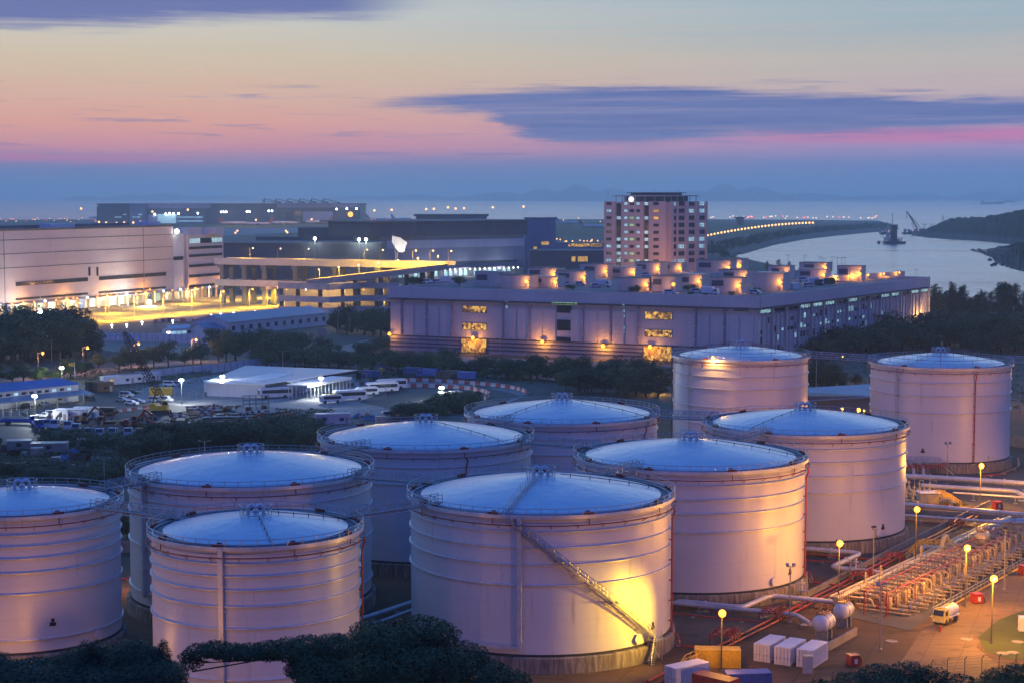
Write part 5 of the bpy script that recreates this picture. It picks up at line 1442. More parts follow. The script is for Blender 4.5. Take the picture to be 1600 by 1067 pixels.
for f in (.12, .3, .48, .66): p = r0.lerp(r1, f) - RB; q = MB(); q.box((p.x, p.y, p.z / 2 - .8), (2.4, 6, p.z - 1.5)); q.build("column", M['dark_clad'], RP)
for i in range(7):
    f = .08 + i * .14; p = r0.lerp(r1, f); point_light(p + Vector((0, 0, 5.5)), 13000, (1., .58, .04), RP, .3, RB)
    q = MB(); pp = p - RB + Vector((0, 5.6, 0)); q.bar(pp, pp + Vector((0, 0, 7)), .1, 5); q.bar(pp + Vector((0, 0, 7)), pp + Vector((0, -4, 7.2)), .08, 4); lp = q.build("lamp_pole", M['pole'], RP)
    MB().sph(pp + Vector((0, -4, 6.9)), .4, 8, 5).build("bulb", M['bulb_pink'], lp)
pd = [onY(435, 488, 1003), onY(514, 491, 985), onY(566, 488, 1003), onY(624, 488, 1000)]
base = Vector((pd[0].x, pd[0].y, 0)); PK = thing("parking_deck", "open sided parking decks with pale parapets, left of the cargo building", "parking deck", base)
for zz in (2.2, 8.4, 15.6):
    q = MB()
    for a, b in zip(pd, pd[1:]):
        a, b = Vector((a.x, a.y, 0)), Vector((b.x, b.y, 0)); F = Facade(a, b); q.box(F.P(F.L / 2, zz - .6) - base, (F.L - .02, .5, 3.4), rz=F.rz)
    A = [(p.x - base.x, p.y - base.y) for p in pd]; A2 = [(x, y + 34) for x, y in A[::-1]]
    q.build("parapet", mC, PK); q = MB(); q.prism([(x, y + .3) for x, y in A] + A2, zz - 2.2, zz - 1.5); q.build("deck", M['lit_deck'], PK)
    if zz < 15:
        for k in range(4): point_light(base + Vector((6 + 18 * k, 10, zz + 2.6)), 5000, (1, .62, .2), PK, .4, base)
        for k in range(6): MB().sph((4 + 11 * k, 6, zz + 3.9), .35, 8, 5).build("ceiling_lamp", M['bulb_wht'] if k % 2 else M['bulb_sod'], PK)
for px in (440, 465, 500, 535, 560, 588, 610):
    p = onY(px, 470, 1004); q = MB(); q.box((p.x - base.x, 3, 7.0), (2.2, 2.2, 14)); q.build("column", M['dark_clad'], PK)
q = MB(); q.box((33, 30, 7), (66, .5, 13.6)); q.build("rear_wall", M['cream'], PK)
# lamps along the viaduct's upper deck
def deck_lamp(p, hgt, label, group, lit=True, m='bulb_pink'):
    t = thing("street_lamp", label, "street lamp", p, 0, group); q = MB(); q.tube([(0, 0, 0), (0, 0, hgt)], .14, 6, .09); q.bar((0, 0, hgt), (1.6, -.4, hgt + .25), .07, 4); q.build("pole", M['pole'], t)
    q = MB(); q.box((1.9, -.45, hgt + .28), (1.1, .4, .2)); h_ = q.build("lamp_head", M['pole'], t)
    if lit: MB().sph((1.9, -.45, hgt + .05), .5, 8, 5).build("bulb", M[m], h_)
    return t
proto = None
for i, px in enumerate((391, 436, 481, 573, 597, 624, 647, 673, 700)):
    f = (px - 345) / 359; p = v0.lerp(v1, f) + Vector((0, 5.6, 0))
    if proto is None: proto = deck_lamp(p, 8, "street lamp on the upper deck of the viaduct", "street lamps along the viaduct")
    else: clone(proto, p)
for f in (.1, .35, .6, .85): point_light(v0.lerp(v1, f) + Vector((0, 0, 6.5)), 14000, (1., .58, .05), VI, .4, VI.location)
# ---- O: dark hangar sized warehouse behind the ramp
oa = Vector((XatD(594, 1400), 1400, 0)); ob = Vector((XatD(818, 1490), 1490, 0)); oc = Vector((XatD(556, 1500), 1500, 0))
off = (oa + ob) / 2; hO = 44.5; FO = Facade(oa, ob); FO2 = Facade(oc, oa)
O_ = thing("freight_hall", "huge dark blue freight hall with a pale band and a black overhanging roof", "building", off)
od = ob + oc - oa
q = MB(); q.prism([(p.x, p.y) for p in (oa, ob, od, oc)], 0, hO - 11); q.build("wall", M['mid_clad'], O_, off)
q = MB(); FO.box(q, 0, FO.L, hO - 21, hO - 14.5, .05, .6); q.build("pale_band", M['pale_clad'], O_, off)
q = MB(); FO.box(q, -10, FO.L + 2, hO - 11, hO, -60, 3); FO2.box(q, 0, FO2.L - 1, hO - 11, hO - .02, -30, 3); q.build("roof_fascia", M['dark_clad'], O_, off)
q = MB(); FO.box(q, -12, FO.L + 4, hO + .003, hO + 1., -70, 4.5); q.build("roof", M['roof_grey'], O_, off)
q = MB(); FO.box(q, 2, FO.L - 4, 6.2, 7.4, .05, 6); q.build("dock_canopy", M['dark_clad'], O_, off)
q = MB(); FO.box(q, FO.L * .1, FO.L * .95, 10.5, 12, .05, .3); q.build("groove", M['stripe'], O_, off)
for i in range(26):
    s = FO.L * (.06 + .9 * i / 26); d = MB(); FO.box(d, s - 1.5, s + 1.6, .4, 4.6, .05, .25); d.build("dock_door", M['lit_cool'] if i % 3 != 1 else M['galv'], O_, off)
    MB().sph(FO.P(s, 5.8, 6.4) - off, .5, 8, 5).build("dock_lamp", M['bulb_wht'], O_)
for f in (.3, .55, .8): point_light(FO.P(FO.L * f, 5., 10), 5000, (.9, .95, 1.), O_, .6, off)
# white flag like sign in front of it, lit from below
p = onY(625, 408, 1200); g = Vector((p.x, p.y, 0)); t = thing("lit_flag", "glowing white waving flag on a mast in front of the dark freight hall", "flag", g)
zt_, zb_ = onY(610, 369, 1200).z, onY(624, 395, 1200).z
MB().tube([(0, 0, 0), (-4.5, 0, zt_ + 1)], .18, 6).build("mast", M['pole'], t)
q = MB(); nn_ = 12; P_ = []
for i in range(nn_ + 1):
    f = i / nn_; x = -5.2 + 10 * f; top = zt_ - 2.2 * f - 5.2 * max(0, f - .55) ; bot = zt_ - 4 - (zt_ - zb_ - 4) * math.sin(f * 2.6) ** .8 if f < .85 else zt_ - 6 - 3 * (1 - f)
    P_ += [(x, .5 * math.sin(f * 9), top), (x, .5 * math.sin(f * 9), min(bot, top - .4))]
q.add(P_, [(2 * i, 2 * i + 1, 2 * i + 3, 2 * i + 2) for i in range(nn_)]); q.build("flag", mat("white_cloth", (.78, .76, .70), .8, 0, .1, .4), t); point_light((1, -9, 2.2), 190000, (1, .95, .82), t, .5, None, 40, (0, 0, (zt_ + zb_) / 2))
q = MB(); q.box((0, -1.5, .6), (1.4, 1, .8)); l = q.build("flood_lamp", M['pole'], t); MB().sph((0, -1.5, 1.3), .6).build("bulb", M['bulb_wht'], l)
# lower blocks between the viaduct and the hall, far right block, depot building
def block(name, label, cat, x0, x1, yb, yt, D, dep, m, wins=(), rz_px=None, roof=None):
    A = Vector((XatD(x0, D), D, 0)); B = Vector((XatD(x1, D + (rz_px or 0)), D + (rz_px or 0), 0)); F = Facade(A, B)
    h = onY((x0 + x1) / 2, yt, D).z; z0 = 0; o_ = (A + B) / 2; t = thing(name, label, cat, o_)
    global off; off = o_
    bk = -F.n * dep; q = MB(); q.prism([(p.x, p.y) for p in (A, B, B + bk, A + bk)], 0, h); q.build("wall", m, t, o_)
    q = MB(); q.prism([(p.x, p.y) for p in (F.P(-.4, 0, .4), F.P(F.L + .4, 0, .4), F.P(F.L + .4, 0, -dep - .4), F.P(-.4, 0, -dep - .4))], h + .003, h + .6); q.build("roof", roof or M['roof_grey'], t, o_)
    for (a0, a1, b0, b1, mm) in wins: winpx(F, a0, a1, b0, b1, mm, t, nx=max(1, int((a1 - a0) / 3)))
    return t, F
block("airport_block", "dark low block with floodlights behind the viaduct, left of the freight hall", "building", 466, 552, 420, 357, 1650, 60, M['dark_clad'], [(505, 515, 376, 383, M['glass_dark']), (560, 566, 390, 396, M['glass_dark'])])
block("airport_block", "long dark wall behind the viaduct lamps, right of the pink warehouse", "building", 345, 596, 420, 381, 1320, 60, M['dark_clad'], [])
block("airport_block", "dark low block stepping up behind the pink warehouse's annex", "building", 400, 470, 400, 371, 1750, 50, M['dark_clad'], [])
block("airport_block", "dark block right of the freight hall with small lit windows", "building", 820, 868, 430, 342, 1560, 50, M['mid_clad'], [(834, 839, 386, 392, M['lit_warm']), (846, 858, 378, 383, M['lit_warm'])])
block("airport_block", "low dark shed in front of the office tower's left side with two lit openings", "building", 828, 944, 425, 393, 1420, 40, M['dark_clad'], [(893, 899, 401, 409, M['lit_warm']), (903, 918, 401, 409, M['lit_warm'])])
block("airport_block", "low block with orange lit terraces left of the office tower", "building", 845, 944, 410, 381, 1700, 40, M['mid_clad'], [(850, 866, 376, 386, M['bay']), (888, 940, 381, 386, M['bay'])])
for x, y in ((492, 373), (561, 374.5), (572, 374.5)):
    p = onY(x, y, 1315); t = thing("flood_light", "white floodlight on the dark block behind the viaduct, " + ("alone on the left" if x < 500 else "left of two close together" if x < 566 else "right of two close together"), "flood light", (p.x, p.y, 0)); MB().tube([(0, 0, 0), (0, 0, p.z)], .2, 6).build("pole", M['pole'], t)
    h_ = MB().box((0, 0, p.z + .4), (1.6, .8, .5)).build("lamp_head", M['pole'], t); MB().sph((0, -.5, p.z), 1.15, 10, 6).build("bulb", M['bulb_wht'], h_); point_light((0, -2.5, p.z - 1), 5000, (.8, 1, .9), t, .6)
def gabled(name, label, cat, px0, py0, px1, py1, dep, eave, ridge, wallm, roofm, wins=0, lit=0, group=None):
    """long shed: front wall along the two ground points, gabled roof"""
    A, B = at(px0, py0), at(px1, py1); L = (B - A).length; rz = math.atan2((B - A).y, (B - A).x); t = thing(name, label, cat, A, rz, group)
    q = MB(); q.add([(0, 0, 0), (L, 0, 0), (L, dep, 0), (0, dep, 0), (0, 0, eave), (L, 0, eave), (L, dep, eave), (0, dep, eave), (0, dep / 2, ridge - .15), (L, dep / 2, ridge - .15)], [(0, 1, 5, 4), (2, 3, 7, 6), (1, 2, 6, 9, 5), (3, 0, 4, 8, 7)]); q.build("wall", wallm, t)
    q = MB(); o_ = .6; ed = eave - .25
    for y0, y1, z0, z1 in ((-o_, dep / 2, ed, ridge), (dep / 2, dep + o_, ridge, ed)): q.add([(-o_, y0, z0), (L + o_, y0, z0), (L + o_, y1, z1), (-o_, y1, z1), (-o_, y0, z0 - .2), (L + o_, y0, z0 - .2), (L + o_, y1, z1 - .2), (-o_, y1, z1 - .2)], [(0, 1, 2, 3), (7, 6, 5, 4), (0, 4, 5, 1), (2, 6, 7, 3), (1, 5, 6, 2), (3, 7, 4, 0)])
    q.build("roof", roofm, t)
    for i in range(wins): x = L * (i + .5) / wins; MB().bb(x - 1.2, x + 1.2, -.09, -.004, eave * .35, eave * .68).build("window", M['lit_cool'] if i < lit else M['glass_dark'], t)
    return t
gabled("site_shed", "long blue grey roofed shed between the yellow street and the tree belt", "shed", 358, 525, 512, 508, 22, 6.5, 9.5, M['pale_clad'], M['slate'], 12, 0)
gabled("site_shed", "low lean shed with a zigzag braced gable left of the long blue grey shed", "shed", 322, 527, 360, 524, 12, 4, 6, M['pale_clad'], M['slate'], 3, 0)
gabled("gate_house", "small white gate house beside the bright lamp on the truck apron", "hut", 268, 527, 300, 525, 8, 4, 5.2, M['white'], M['whiteroof'], 4, 3)
for px in (985, 1030, 1075): p = at(px, 452); p.y -= 6; o_ = deck_lamp(p, 12, "unseen street lamp added behind the cargo roof to light the office tower", "street lamps added to light the office tower", True, 'bulb_sod'); point_light(p + Vector((0, 2, 11)), 11000, SOD, None, .6)  # hidden lamps, added to warm the front of the tower
q = MB(); A = at(1275, 622); q = MB(); 
t = thing("tank_shed", "low pale blue roof in the gap between the sooty tank and the tall right tank", "shed", at(1330, 640))
MB().bb(-22, 14, -6, 10, 0, 5).build("wall", M['dark_clad'], t)
q = MB(); q.add([(-22, -7, 3.2), (14, -7, 5.4), (14, 11, 7.2), (-22, 11, 5.2), (-22, -7, 3.0), (14, -7, 5.2), (14, 11, 7.), (-22, 11, 5.)], [(0, 1, 2, 3), (7, 6, 5, 4), (0, 4, 5, 1), (1, 5, 6, 2), (2, 6, 7, 3), (3, 7, 4, 0)]); q.build("roof", M['slate'], t)
# ------------------------------------------------------------------ vehicles (local x = forward)
def car_proto(body, label, kind='sedan', name="parked_car", cat="car"):
    t = thing(name, label, cat); L, W = (4.5, 1.78) if kind == 'sedan' else (4.9, 1.9)
    if kind == 'sedan': pf = [(-2.25, .35), (-2.22, .85), (-1.7, .95), (-1.15, 1.42), (.35, 1.44), (1.05, .98), (2.0, .85), (2.25, .65), (2.22, .32)]; gl = [(-1.5, .98), (-1.05, 1.37), (.3, 1.38), (.85, .98)]
    elif kind == 'van': pf = [(-2.4, .35), (-2.4, 1.5), (-2.25, 1.88), (.9, 1.92), (1.7, 1.15), (2.3, .95), (2.42, .6), (2.4, .32)]; gl = [(-2.1, 1.12), (-2.1, 1.75), (.85, 1.78), (1.45, 1.14)]
    else: pf = [(-2.45, .45), (-2.45, 1.0), (-.5, 1.0), (-.4, 1.62), (.75, 1.66), (1.35, 1.1), (2.25, 1.0), (2.45, .8), (2.42, .42)]; gl = [(-.32, 1.1), (-.28, 1.55), (.7, 1.58), (1.1, 1.1)]
    def ext(pf, y0, y1, tap=.12):
        n = len(pf); q = MB(); zs = lambda z: tap * max(0, z - .9)
        vs = [(x, y0 + zs(z), z) for x, z in pf] + [(x, y1 - zs(z), z) for x, z in pf]
        q.add(vs, [tuple(range(n)), tuple(range(2 * n - 1, n - 1, -1))] + [(i, n + i, n + (i + 1) % n, (i + 1) % n) for i in range(n)]); return q
    ext(pf, -W / 2, W / 2, .3).build("body", body, t)
    q = ext(gl, -W / 2 - .012, W / 2 + .012, .3); q.build("windows", M['glass_dark'], t)
    for x in (-1.4, 1.4):
        for y in (-1, 1):
            w = MB().tube([(x, y * W / 2 - .1, .33), (x, y * W / 2 + .1 * y * 1, .33)] if y > 0 else [(x, -W / 2 - .1, .33), (x, -W / 2 + .1, .33)], .33, 12); w.build("wheel", M['black'], t)
    for y in (-.6, .6): MB().box((pf[-2][0] - .03, y, .68), (.1, .3, .16)).build("headlight", M['white'], t)
    return t
car_cols = {'silver': M['silver'], 'white': M['white'], 'dark': M['darkcar']}
CARP = {}
def car(px, py, rz, kind, colr, label, group=None, sc=None):
    k = (kind, colr); p = at(px, py, .08) if not isinstance(px, Vector) else px
    if k not in CARP:
        o = car_proto(car_cols[colr], label, kind); o.location = p; o.rotation_euler.z = rz; CARP[k] = o
        if group: o['group'] = group
        return o
    return clone(CARP[k], p, rz, label, sc, group)
road_dir = (at(147, 625) - at(12, 642)).normalized(); RD = math.atan2(road_dir.y, road_dir.x)
car(191, 627, -.35, 'sedan', 'silver', "silver saloon car in the lot, left of the pair by the red barriers")
car(198, 620, -.3, 'van', 'silver', "silver people carrier in the lot, largest of the parked group")
car(206, 632, -.4, 'sedan', 'white', "white saloon car nearest the red barriers")
car(215, 629, -.4, 'sedan', 'silver', "silver saloon car tucked behind the white one by the red barriers")
car(208, 615, -.3, 'sedan', 'dark', "dark car behind the silver people carrier")
car(141, 624, RD + 1.2, 'sedan', 'dark', "dark car under the right end of the long canopy")
car(97, 630, RD + 1.3, 'van', 'silver', "silver van parked under the canopy beside a lit lamp tube")
car(69, 634, RD + 1.3, 'sedan', 'silver', "silver car under the canopy behind the bright lamp post")
car(40, 636, RD + 1.3, 'sedan', 'dark', "dark car in the shade of the canopy, left of the lamp post")
car(43, 647, RD + .1, 'sedan', 'dark', "dark car parked left of the bright lamp post, outside the canopy")
car(69, 652, -.15, 'pickup', 'white', "white pickup truck just right of the bright lamp post")
car(84, 650, -.15, 'van', 'white', "white four wheel drive beside the white pickup truck")
car(243, 628, -.4, 'van', 'silver', "silver van by the crane's boom foot, left of two")
car(259, 627, -.4, 'van', 'white', "white van by the crane's boom foot, right of two")
car(266, 603, -.2, 'van', 'white', "white minivan at the depot gate beside the first bright lamp post")
car(276, 603, -.2, 'van', 'silver', "silver minivan behind the white one at the depot gate")
car(609, 651, .4, 'van', 'silver', "silver van by the white puddles below the bus apron")
# coaches
def bus(px, py, rz, label, L=11., white=True, stripe=True, yellow=False):
    t = thing("coach", label, "bus", at(px, py, .1), rz); W, Hh = 2.5, 3.3 if L > 9 else 2.7
    q = MB(); x = L / 2
    pf = [(-x, .4), (-x, Hh - .2), (-x + .3, Hh), (x - .6, Hh), (x - .05, Hh - .5), (x + .1, 1.2), (x + .05, .4)]
    n = len(pf); q.add([(a, -W / 2, b) for a, b in pf] + [(a, W / 2, b) for a, b in pf], [tuple(range(n)), tuple(range(2 * n - 1, n - 1, -1))] + [(i, n + i, n + (i + 1) % n, (i + 1) % n) for i in range(n)])
    q.build("body", M['white'], t)
    q = MB(); q.bb(-x + .5, x - .9, -W / 2 - .03, -W / 2 - .002, Hh * .5, Hh * .84); q.bb(-x + .5, x - .9, W / 2 + .002, W / 2 + .03, Hh * .5, Hh * .84); q.build("side_windows", M['glass_dark'], t)
    q = MB(); q.add([(x + .09, -1.1, 1.3), (x + .09, 1.1, 1.3), (x + .02, 1.05, Hh - .6), (x + .02, -1.05, Hh - .6)], [(0, 1, 2, 3)]); 
    for v in range(len(q.v)): q.v[v] = (q.v[v][0] + .05, q.v[v][1], q.v[v][2])
    q.bb(x - .0, x + .11, -1.1, 1.1, 1.3, Hh - .75); q.build("windscreen", M['glass_dark'], t)
    for xx in (-x * .55, x * .62):
        for y in (-1, 1): MB().tube([(xx, y * (W / 2 + .02), .5), (xx, y * (W / 2 - .3), .5)], .5, 14).build("wheel", M['black'], t)
    if stripe:
        for i, m_ in enumerate((M['red'], M['green'], M['yellow'])):
            q = MB(); x0 = -x * .62 + i * .75
            for y in (-W / 2 - .04,): q.add([(x0, y, .7), (x0 + .6, y, .7), (x0 + 1.1, y, 1.7), (x0 + .5, y, 1.7), (x0, y + .036, .7), (x0 + .6, y + .036, .7), (x0 + 1.1, y + .036, 1.7), (x0 + .5, y + .036, 1.7)], [(0, 1, 2, 3), (7, 6, 5, 4), (0, 4, 5, 1), (1, 5, 6, 2), (2, 6, 7, 3), (3, 7, 4, 0)])
            q.build("livery_stripe", m_, t)
    q = MB(); q.bb(-x + .6, x - 1., -W / 2 + .15, W / 2 - .15, Hh + .002, Hh + .12); q.build("roof", M['yellow'] if yellow else M['white'], t)
    return t
brz = math.pi + .38
bus(430, 621, brz, "lone white coach with red and green stripes left of the depot sheds")
bus(517, 629, brz, "white minibus with a yellow roof beside the open shelter", 7, stripe=False, yellow=True)
bus(546, 625, brz, "white coach with red and green stripes, nearest on the dark bus apron")
bus(573, 617, brz, "white minibus between the two striped coaches on the bus apron", 7.5, stripe=False)
bus(597, 612, brz, "white striped coach with an orange patch behind the minibus")
bus(612, 607, brz, "white striped coach, last and farthest in the bus apron row", 10.5)
bus(704, 624, .3, "dark windowed coach half hidden by bushes at the edge of the bus apron", 8, stripe=False)
# lorries
def lorry(label, cabm, bodym=None, kind='flat', L=7.5, name="lorry"):
    t = thing(name, label, "lorry"); x = L / 2
    q = MB(); pf = [(x - 2.0, .8), (x - 2.0, 2.75), (x - .45, 2.8), (x - .08, 1.7), (x, .8), (x - .02, .5), (x - 1.9, .5)]
    n = len(pf); q.add([(a, -1.15, b) for a, b in pf] + [(a, 1.15, b) for a, b in pf], [tuple(range(n)), tuple(range(2 * n - 1, n - 1, -1))] + [(i, n + i, n + (i + 1) % n, (i + 1) % n) for i in range(n)])
    q.build("cab", cabm, t)
    q = MB(); q.add([(x - .02, -1.0, 1.72), (x - .02, 1.0, 1.72), (x - .38, .95, 2.65), (x - .38, -.95, 2.65)], [(0, 1, 2, 3)]); q.bb(x - 1.5, x - .55, -1.17, -1.152, 1.65, 2.5); q.bb(x - 1.5, x - .55, 1.152, 1.17, 1.65, 2.5)
    q.build("windscreen", M['glass_dark'], t)
    q = MB(); q.bb(-x, x - 2.05, -.5, .5, .7, 1.0); q.build("chassis", M['dark_steel'], t)
    for xx in (-x * .6, x - 1.0):
        for y in (-1, 1): MB().tube([(xx, y * 1.15, .5), (xx, y * .75, .5)], .5, 12).build("wheel", M['black'], t)
    for y in (-.75, .75): MB().box((x + .01, y, .85), (.06, .4, .2)).build("headlight", M['white'], t)
    q = MB()
    if kind == 'flat':
        q.bb(-x, x - 2.3, -1.2, 1.2, 1.02, 1.2)
        for y in (-1.2, 1.14): q.bb(-x, x - 2.3, y, y + .06, 1.2, 1.65)
        q.build("load_bed", bodym or M['dark_steel'], t)
    elif kind == 'crane':
        q.bb(-x, x - 2.6, -1.2, 1.2, 1.02, 1.3); q.build("load_bed", bodym or M['rust'], t)
        c = MB(); c.bar((x - 2.3, 0, 1.2), (x - 2.3, 0, 3.2), .3, 8); c.beam((x - 2.3, 0, 3.1), (-x * .4, .2, 4.1), .4, .5); c.beam((-x * .4, .2, 4.0), (x - 3.4, .4, 2.2), .3, .36); c.build("loader_crane", M['orange'], t)
    elif kind == 'tank':
        Mx = Matrix.Rotation(math.pi / 2, 3, 'Y'); q.lathe([(.01, -2.3), (.95, -2.2), (1.05, -2.0), (1.05, 1.8), (.95, 2.0), (.01, 2.1)], 20, (-x * .33, 0, 1.95), M=Mx); q.bb(-x, x - 2.3, -1.1, 1.1, 1.01, 1.15); q.build("tank", bodym, t, smooth=True)
        b = MB(); b.bb(x - 1.6, x - .9, -.8, .8, 2.8, 2.95); b.bb(-x * .6, .3, -.3, .3, 2.98, 3.1); b.build("beacon_bar", M['bulb_amb'] if False else M['yellow'], t)
    else:
        q.bb(-x, x - 2.3, -1.22, 1.22, 1.02, 3.4); q.build("box_body", bodym or M['white'], t)
    return t
o = lorry("small yellow tanker lorry on the yellow lit road in front of the manifold", mat("sodium_lit_cab", (.66, .55, .16), .4, 0, .3, 1.), M['white'], 'tank', 6.4, "tanker_lorry"); p = at(1478, 971, .1); o.location = p  # cab yellow holds the sodium light's tint on white
dd = at(1462, 974) - at(1496, 960); o.rotation_euler.z = math.atan2(dd.y, dd.x); o.scale = (.86, .86, .86)
LR = lorry("white cabbed lorry with a loader crane in the row facing the camera", M['white'], M['rust'], 'crane', 8); LR['group'] = "lorries parked in a row in the work yard"
for i, (px, py) in enumerate(((143, 681), (158, 682), (182, 681), (203, 681), (110, 670), (92, 668), (77, 667), (124, 674))):
    o = LR if i == 0 else copy_tree(LR); o.location = at(px, py, .05); o.rotation_euler.z = -math.pi / 2 + .12 * math.sin(i * 2.3); o['label'] = "white cabbed lorry in the row facing the camera in the dark work yard"
o = lorry("yellow cabbed lorry at the right end of the row facing the camera", M['yellow'], M['rust'], 'flat', 7); o.location = at(221, 682, .05); o.rotation_euler.z = -1.5
o = lorry("blue lorry with a long flat bed at the left edge of the work yard", M['blue'], M['blue'], 'flat', 11); o.location = at(30, 663, .05); o.rotation_euler.z = -.1
o = lorry("blue lorry facing the camera just below the bright lamp post", M['blue'], M['blue'], 'flat', 8); o.location = at(59, 668, .05); o.rotation_euler.z = -1.2
o = lorry("lone white lorry with an orange crane in the scrub below the depot", M['white'], M['rust'], 'crane', 8); o.location = at(404, 667, .05); o.rotation_euler.z = -2.6
o = lorry("orange lorry with its crane arm folded behind the lorry row", M['orange'], M['orange'], 'crane', 9); o.location = at(176, 664, .05); o.rotation_euler.z = -2.9
o = lorry("blue lorry parked by the hoarding beyond the barrier loop", M['blue'], M['blue'], 'box', 8); o.location = at(668, 590, .05); o.rotation_euler.z = 2.8
o = lorry("yellow lorry parked by the hoarding beyond the barrier loop", M['yellow'], M['green'], 'flat', 8); o.location = at(606, 587, .05); o.rotation_euler.z = 2.9
for i, (px, py, m_) in enumerate(((640, 588, 'tarp'), (700, 593, 'dark_steel'), (725, 595, 'blue'), (575, 593, 'tarp'))):
    o = lorry("dark lorry in the line along the hoarding", M['darkcar'], M[m_], 'box', 9); o['group'] = "dark lorries along the hoarding"; o.location = at(px, py, .05); o.rotation_euler.z = 2.9
# excavator arms among the lorries
def excavator(px, py, rz, label, m, s=1.):
    t = thing("excavator", label, "excavator", at(px, py, .05), rz); t.scale = (s, s, s)
    for y in (-1.1, 1.1):
        q = MB(); q.bb(-1.8, 1.8, y - .3, y + .3, .1, .8); q.build("track", M['black'], t)
    q = MB(); q.bb(-1.9, 1.4, -1.3, 1.3, .9, 1.8); q.bb(-1.9, -.6, -1.2, 1.2, 1.8, 2.3); q.build("body", m, t)
    q = MB(); q.bb(.1, 1.3, .3, 1.25, 1.81, 3.); c = q.build("cab", m, t); MB().bb(.3, 1.33, .28, 1.27, 2.1, 2.8).build("window", M['glass_dark'], c)
    q = MB(); q.beam((1.2, 0, 1.6), (3.6, 0, 4.6), .4, .6); q.beam((3.5, 0, 4.6), (6., 0, 2.8), .35, .5); q.build("arm", m, t)
    q = MB(); q.box((6.1, 0, 2.3), (.9, 1.1, .9)); q.build("bucket", M['dark_steel'], t); return t
excavator(128, 661, .1, "orange excavator with a raised arm behind the lorry row", M['orange'], 1.05); excavator(205, 668, .2, "red excavator folded behind the right end of the lorry row", M['red'], 1.1)
excavator(240, 672, 2.6, "dark red excavator right of the lorry row", M['red'], 1.); excavator(430, 664, .2, "orange excavator arm in the scrub beside the lone white lorry", M['orange'], .9)
excavator(578, 587, .4, "green excavator by the hoarding behind the depot roof", M['green'], 1.1)
# lattice crane
cb = at(252, 646); t = thing("crawler_crane", "yellow crawler crane with a long dark lattice boom leaning left in the work yard", "crane", cb)
for y in (-1.6, 1.6): MB().bb(-2.8, 2.8, y - .4, y + .4, .05, 1.1).build("track", M['black'], t)
q = MB(); q.bb(-3.4, 2., -1.5, 1.5, 1.2, 2.6); q.bb(-3.4, -1.6, -1.5, 1.5, 2.6, 3.2); q.build("body", M['yellow'], t)
q = MB(); q.bb(.6, 2.2, -1.6, -.4, 2.61, 4.1); c = q.build("cab", M['yellow'], t); MB().bb(.8, 2.24, -1.62, -.38, 2.9, 3.9).build("window", M['glass_dark'], c)
tip = onY(194, 519, cb.y + 4) - cb; foot = Vector((1.2, 0, 2.4)); q = MB(); d = tip - foot; Ld = d.length; dn = d.normalized(); a_, b_ = frame_of(dn); k = 24; prev = None
for i in range(k + 1):
    f = i / k; w = .9 * min(1, f * 8 + .25, (1 - f) * 8 + .3); cn = [foot + d * f + a_ * sx * w + b_ * sy * w for sx, sy in ((-1, -1), (1, -1), (1, 1), (-1, 1))]
    for j in range(4): q.bar(cn[j], cn[(j + 1) % 4], .06, 4)
    if prev:
        for j in range(4): q.bar(prev[j], cn[j], .11, 4); q.bar(prev[j], cn[(j + 1) % 4], .06, 4)
    prev = cn
q.build("lattice_boom", M['rust'], t)
q = MB(); q.bar((-2.6, 0, 3.2), (-1.2, 0, 8), .12, 5); 
for y in (-.6, .6): q.bar((-1.2, y, 8), foot + d * .97 + Vector((0, y * .5, 0)), .05, 4); q.bar((-2.6, y, 3.2), (-1.2, y, 8), .08, 4)
q.bar(foot + d * .99, foot + d * .99 - Vector((0, 0, 9)), .05, 4); q.box(foot + d * .99 - Vector((0, 0, 9.6)), (.6, .5, 1.)); q.build("rigging", M['dark_steel'], t)
# ------------------------------------------------------------------ sheds and cabins of the left middle ground
pl, pr = at(-45, 648), at(146, 627); u_ = (pr - pl).normalized(); Lb = (pr - pl).length; rz = math.atan2(u_.y, u_.x)
t = thing("site_office", "pale office building with a blue roof and carport canopy at the left edge", "building", pl, rz)
MB().bb(0, Lb - 2, 5, 14, 0, 5.6).build("wall", M['pale_clad'], t)
q = MB(); q.add([(-1, 4.2, 5.5), (Lb - 1.2, 4.2, 5.5), (Lb - 1.2, 14.8, 5.5), (-1, 14.8, 5.5), (-1, 9.5, 7.6), (Lb - 6, 9.5, 7.6)], [(0, 1, 5, 4), (1, 2, 5), (2, 3, 4, 5), (3, 0, 4), (3, 2, 1, 0)]); q.build("roof", M['blueroof'], t)
q = MB(); q.add([(-1, 4.9, 3.6), (Lb, 4.9, 3.6), (Lb, -.4, 2.7), (-1, -.4, 2.7), (-1, 4.9, 3.45), (Lb, 4.9, 3.45), (Lb, -.4, 2.55), (-1, -.4, 2.55)], [(3, 2, 1, 0), (4, 5, 6, 7), (0, 1, 5, 4), (1, 2, 6, 5), (2, 3, 7, 6), (3, 0, 4, 7)]); q.build("canopy", M['slate'], t)
for i in range(9): MB().bar((Lb * (i + .2) / 9, -.2, 0), (Lb * (i + .2) / 9, -.2, 2.55), .1, 6).build("post", M['white'], t)
wr = random.Random(5)
for i in range(14):
    x = 1.5 + (Lb - 5) * i / 14; l = wr.random() < .35; q = MB(); q.bb(x, x + 1.5, 4.93, 4.99, 3.9, 4.7); q.build("window", M['lit_cool'] if l else M['glass_dark'], t)
    if i % 2: MB().bb(x + 1.7, x + 2.5, 4.6, 4.99, 4.3, 4.8).build("air_conditioner", M['galv'], t)
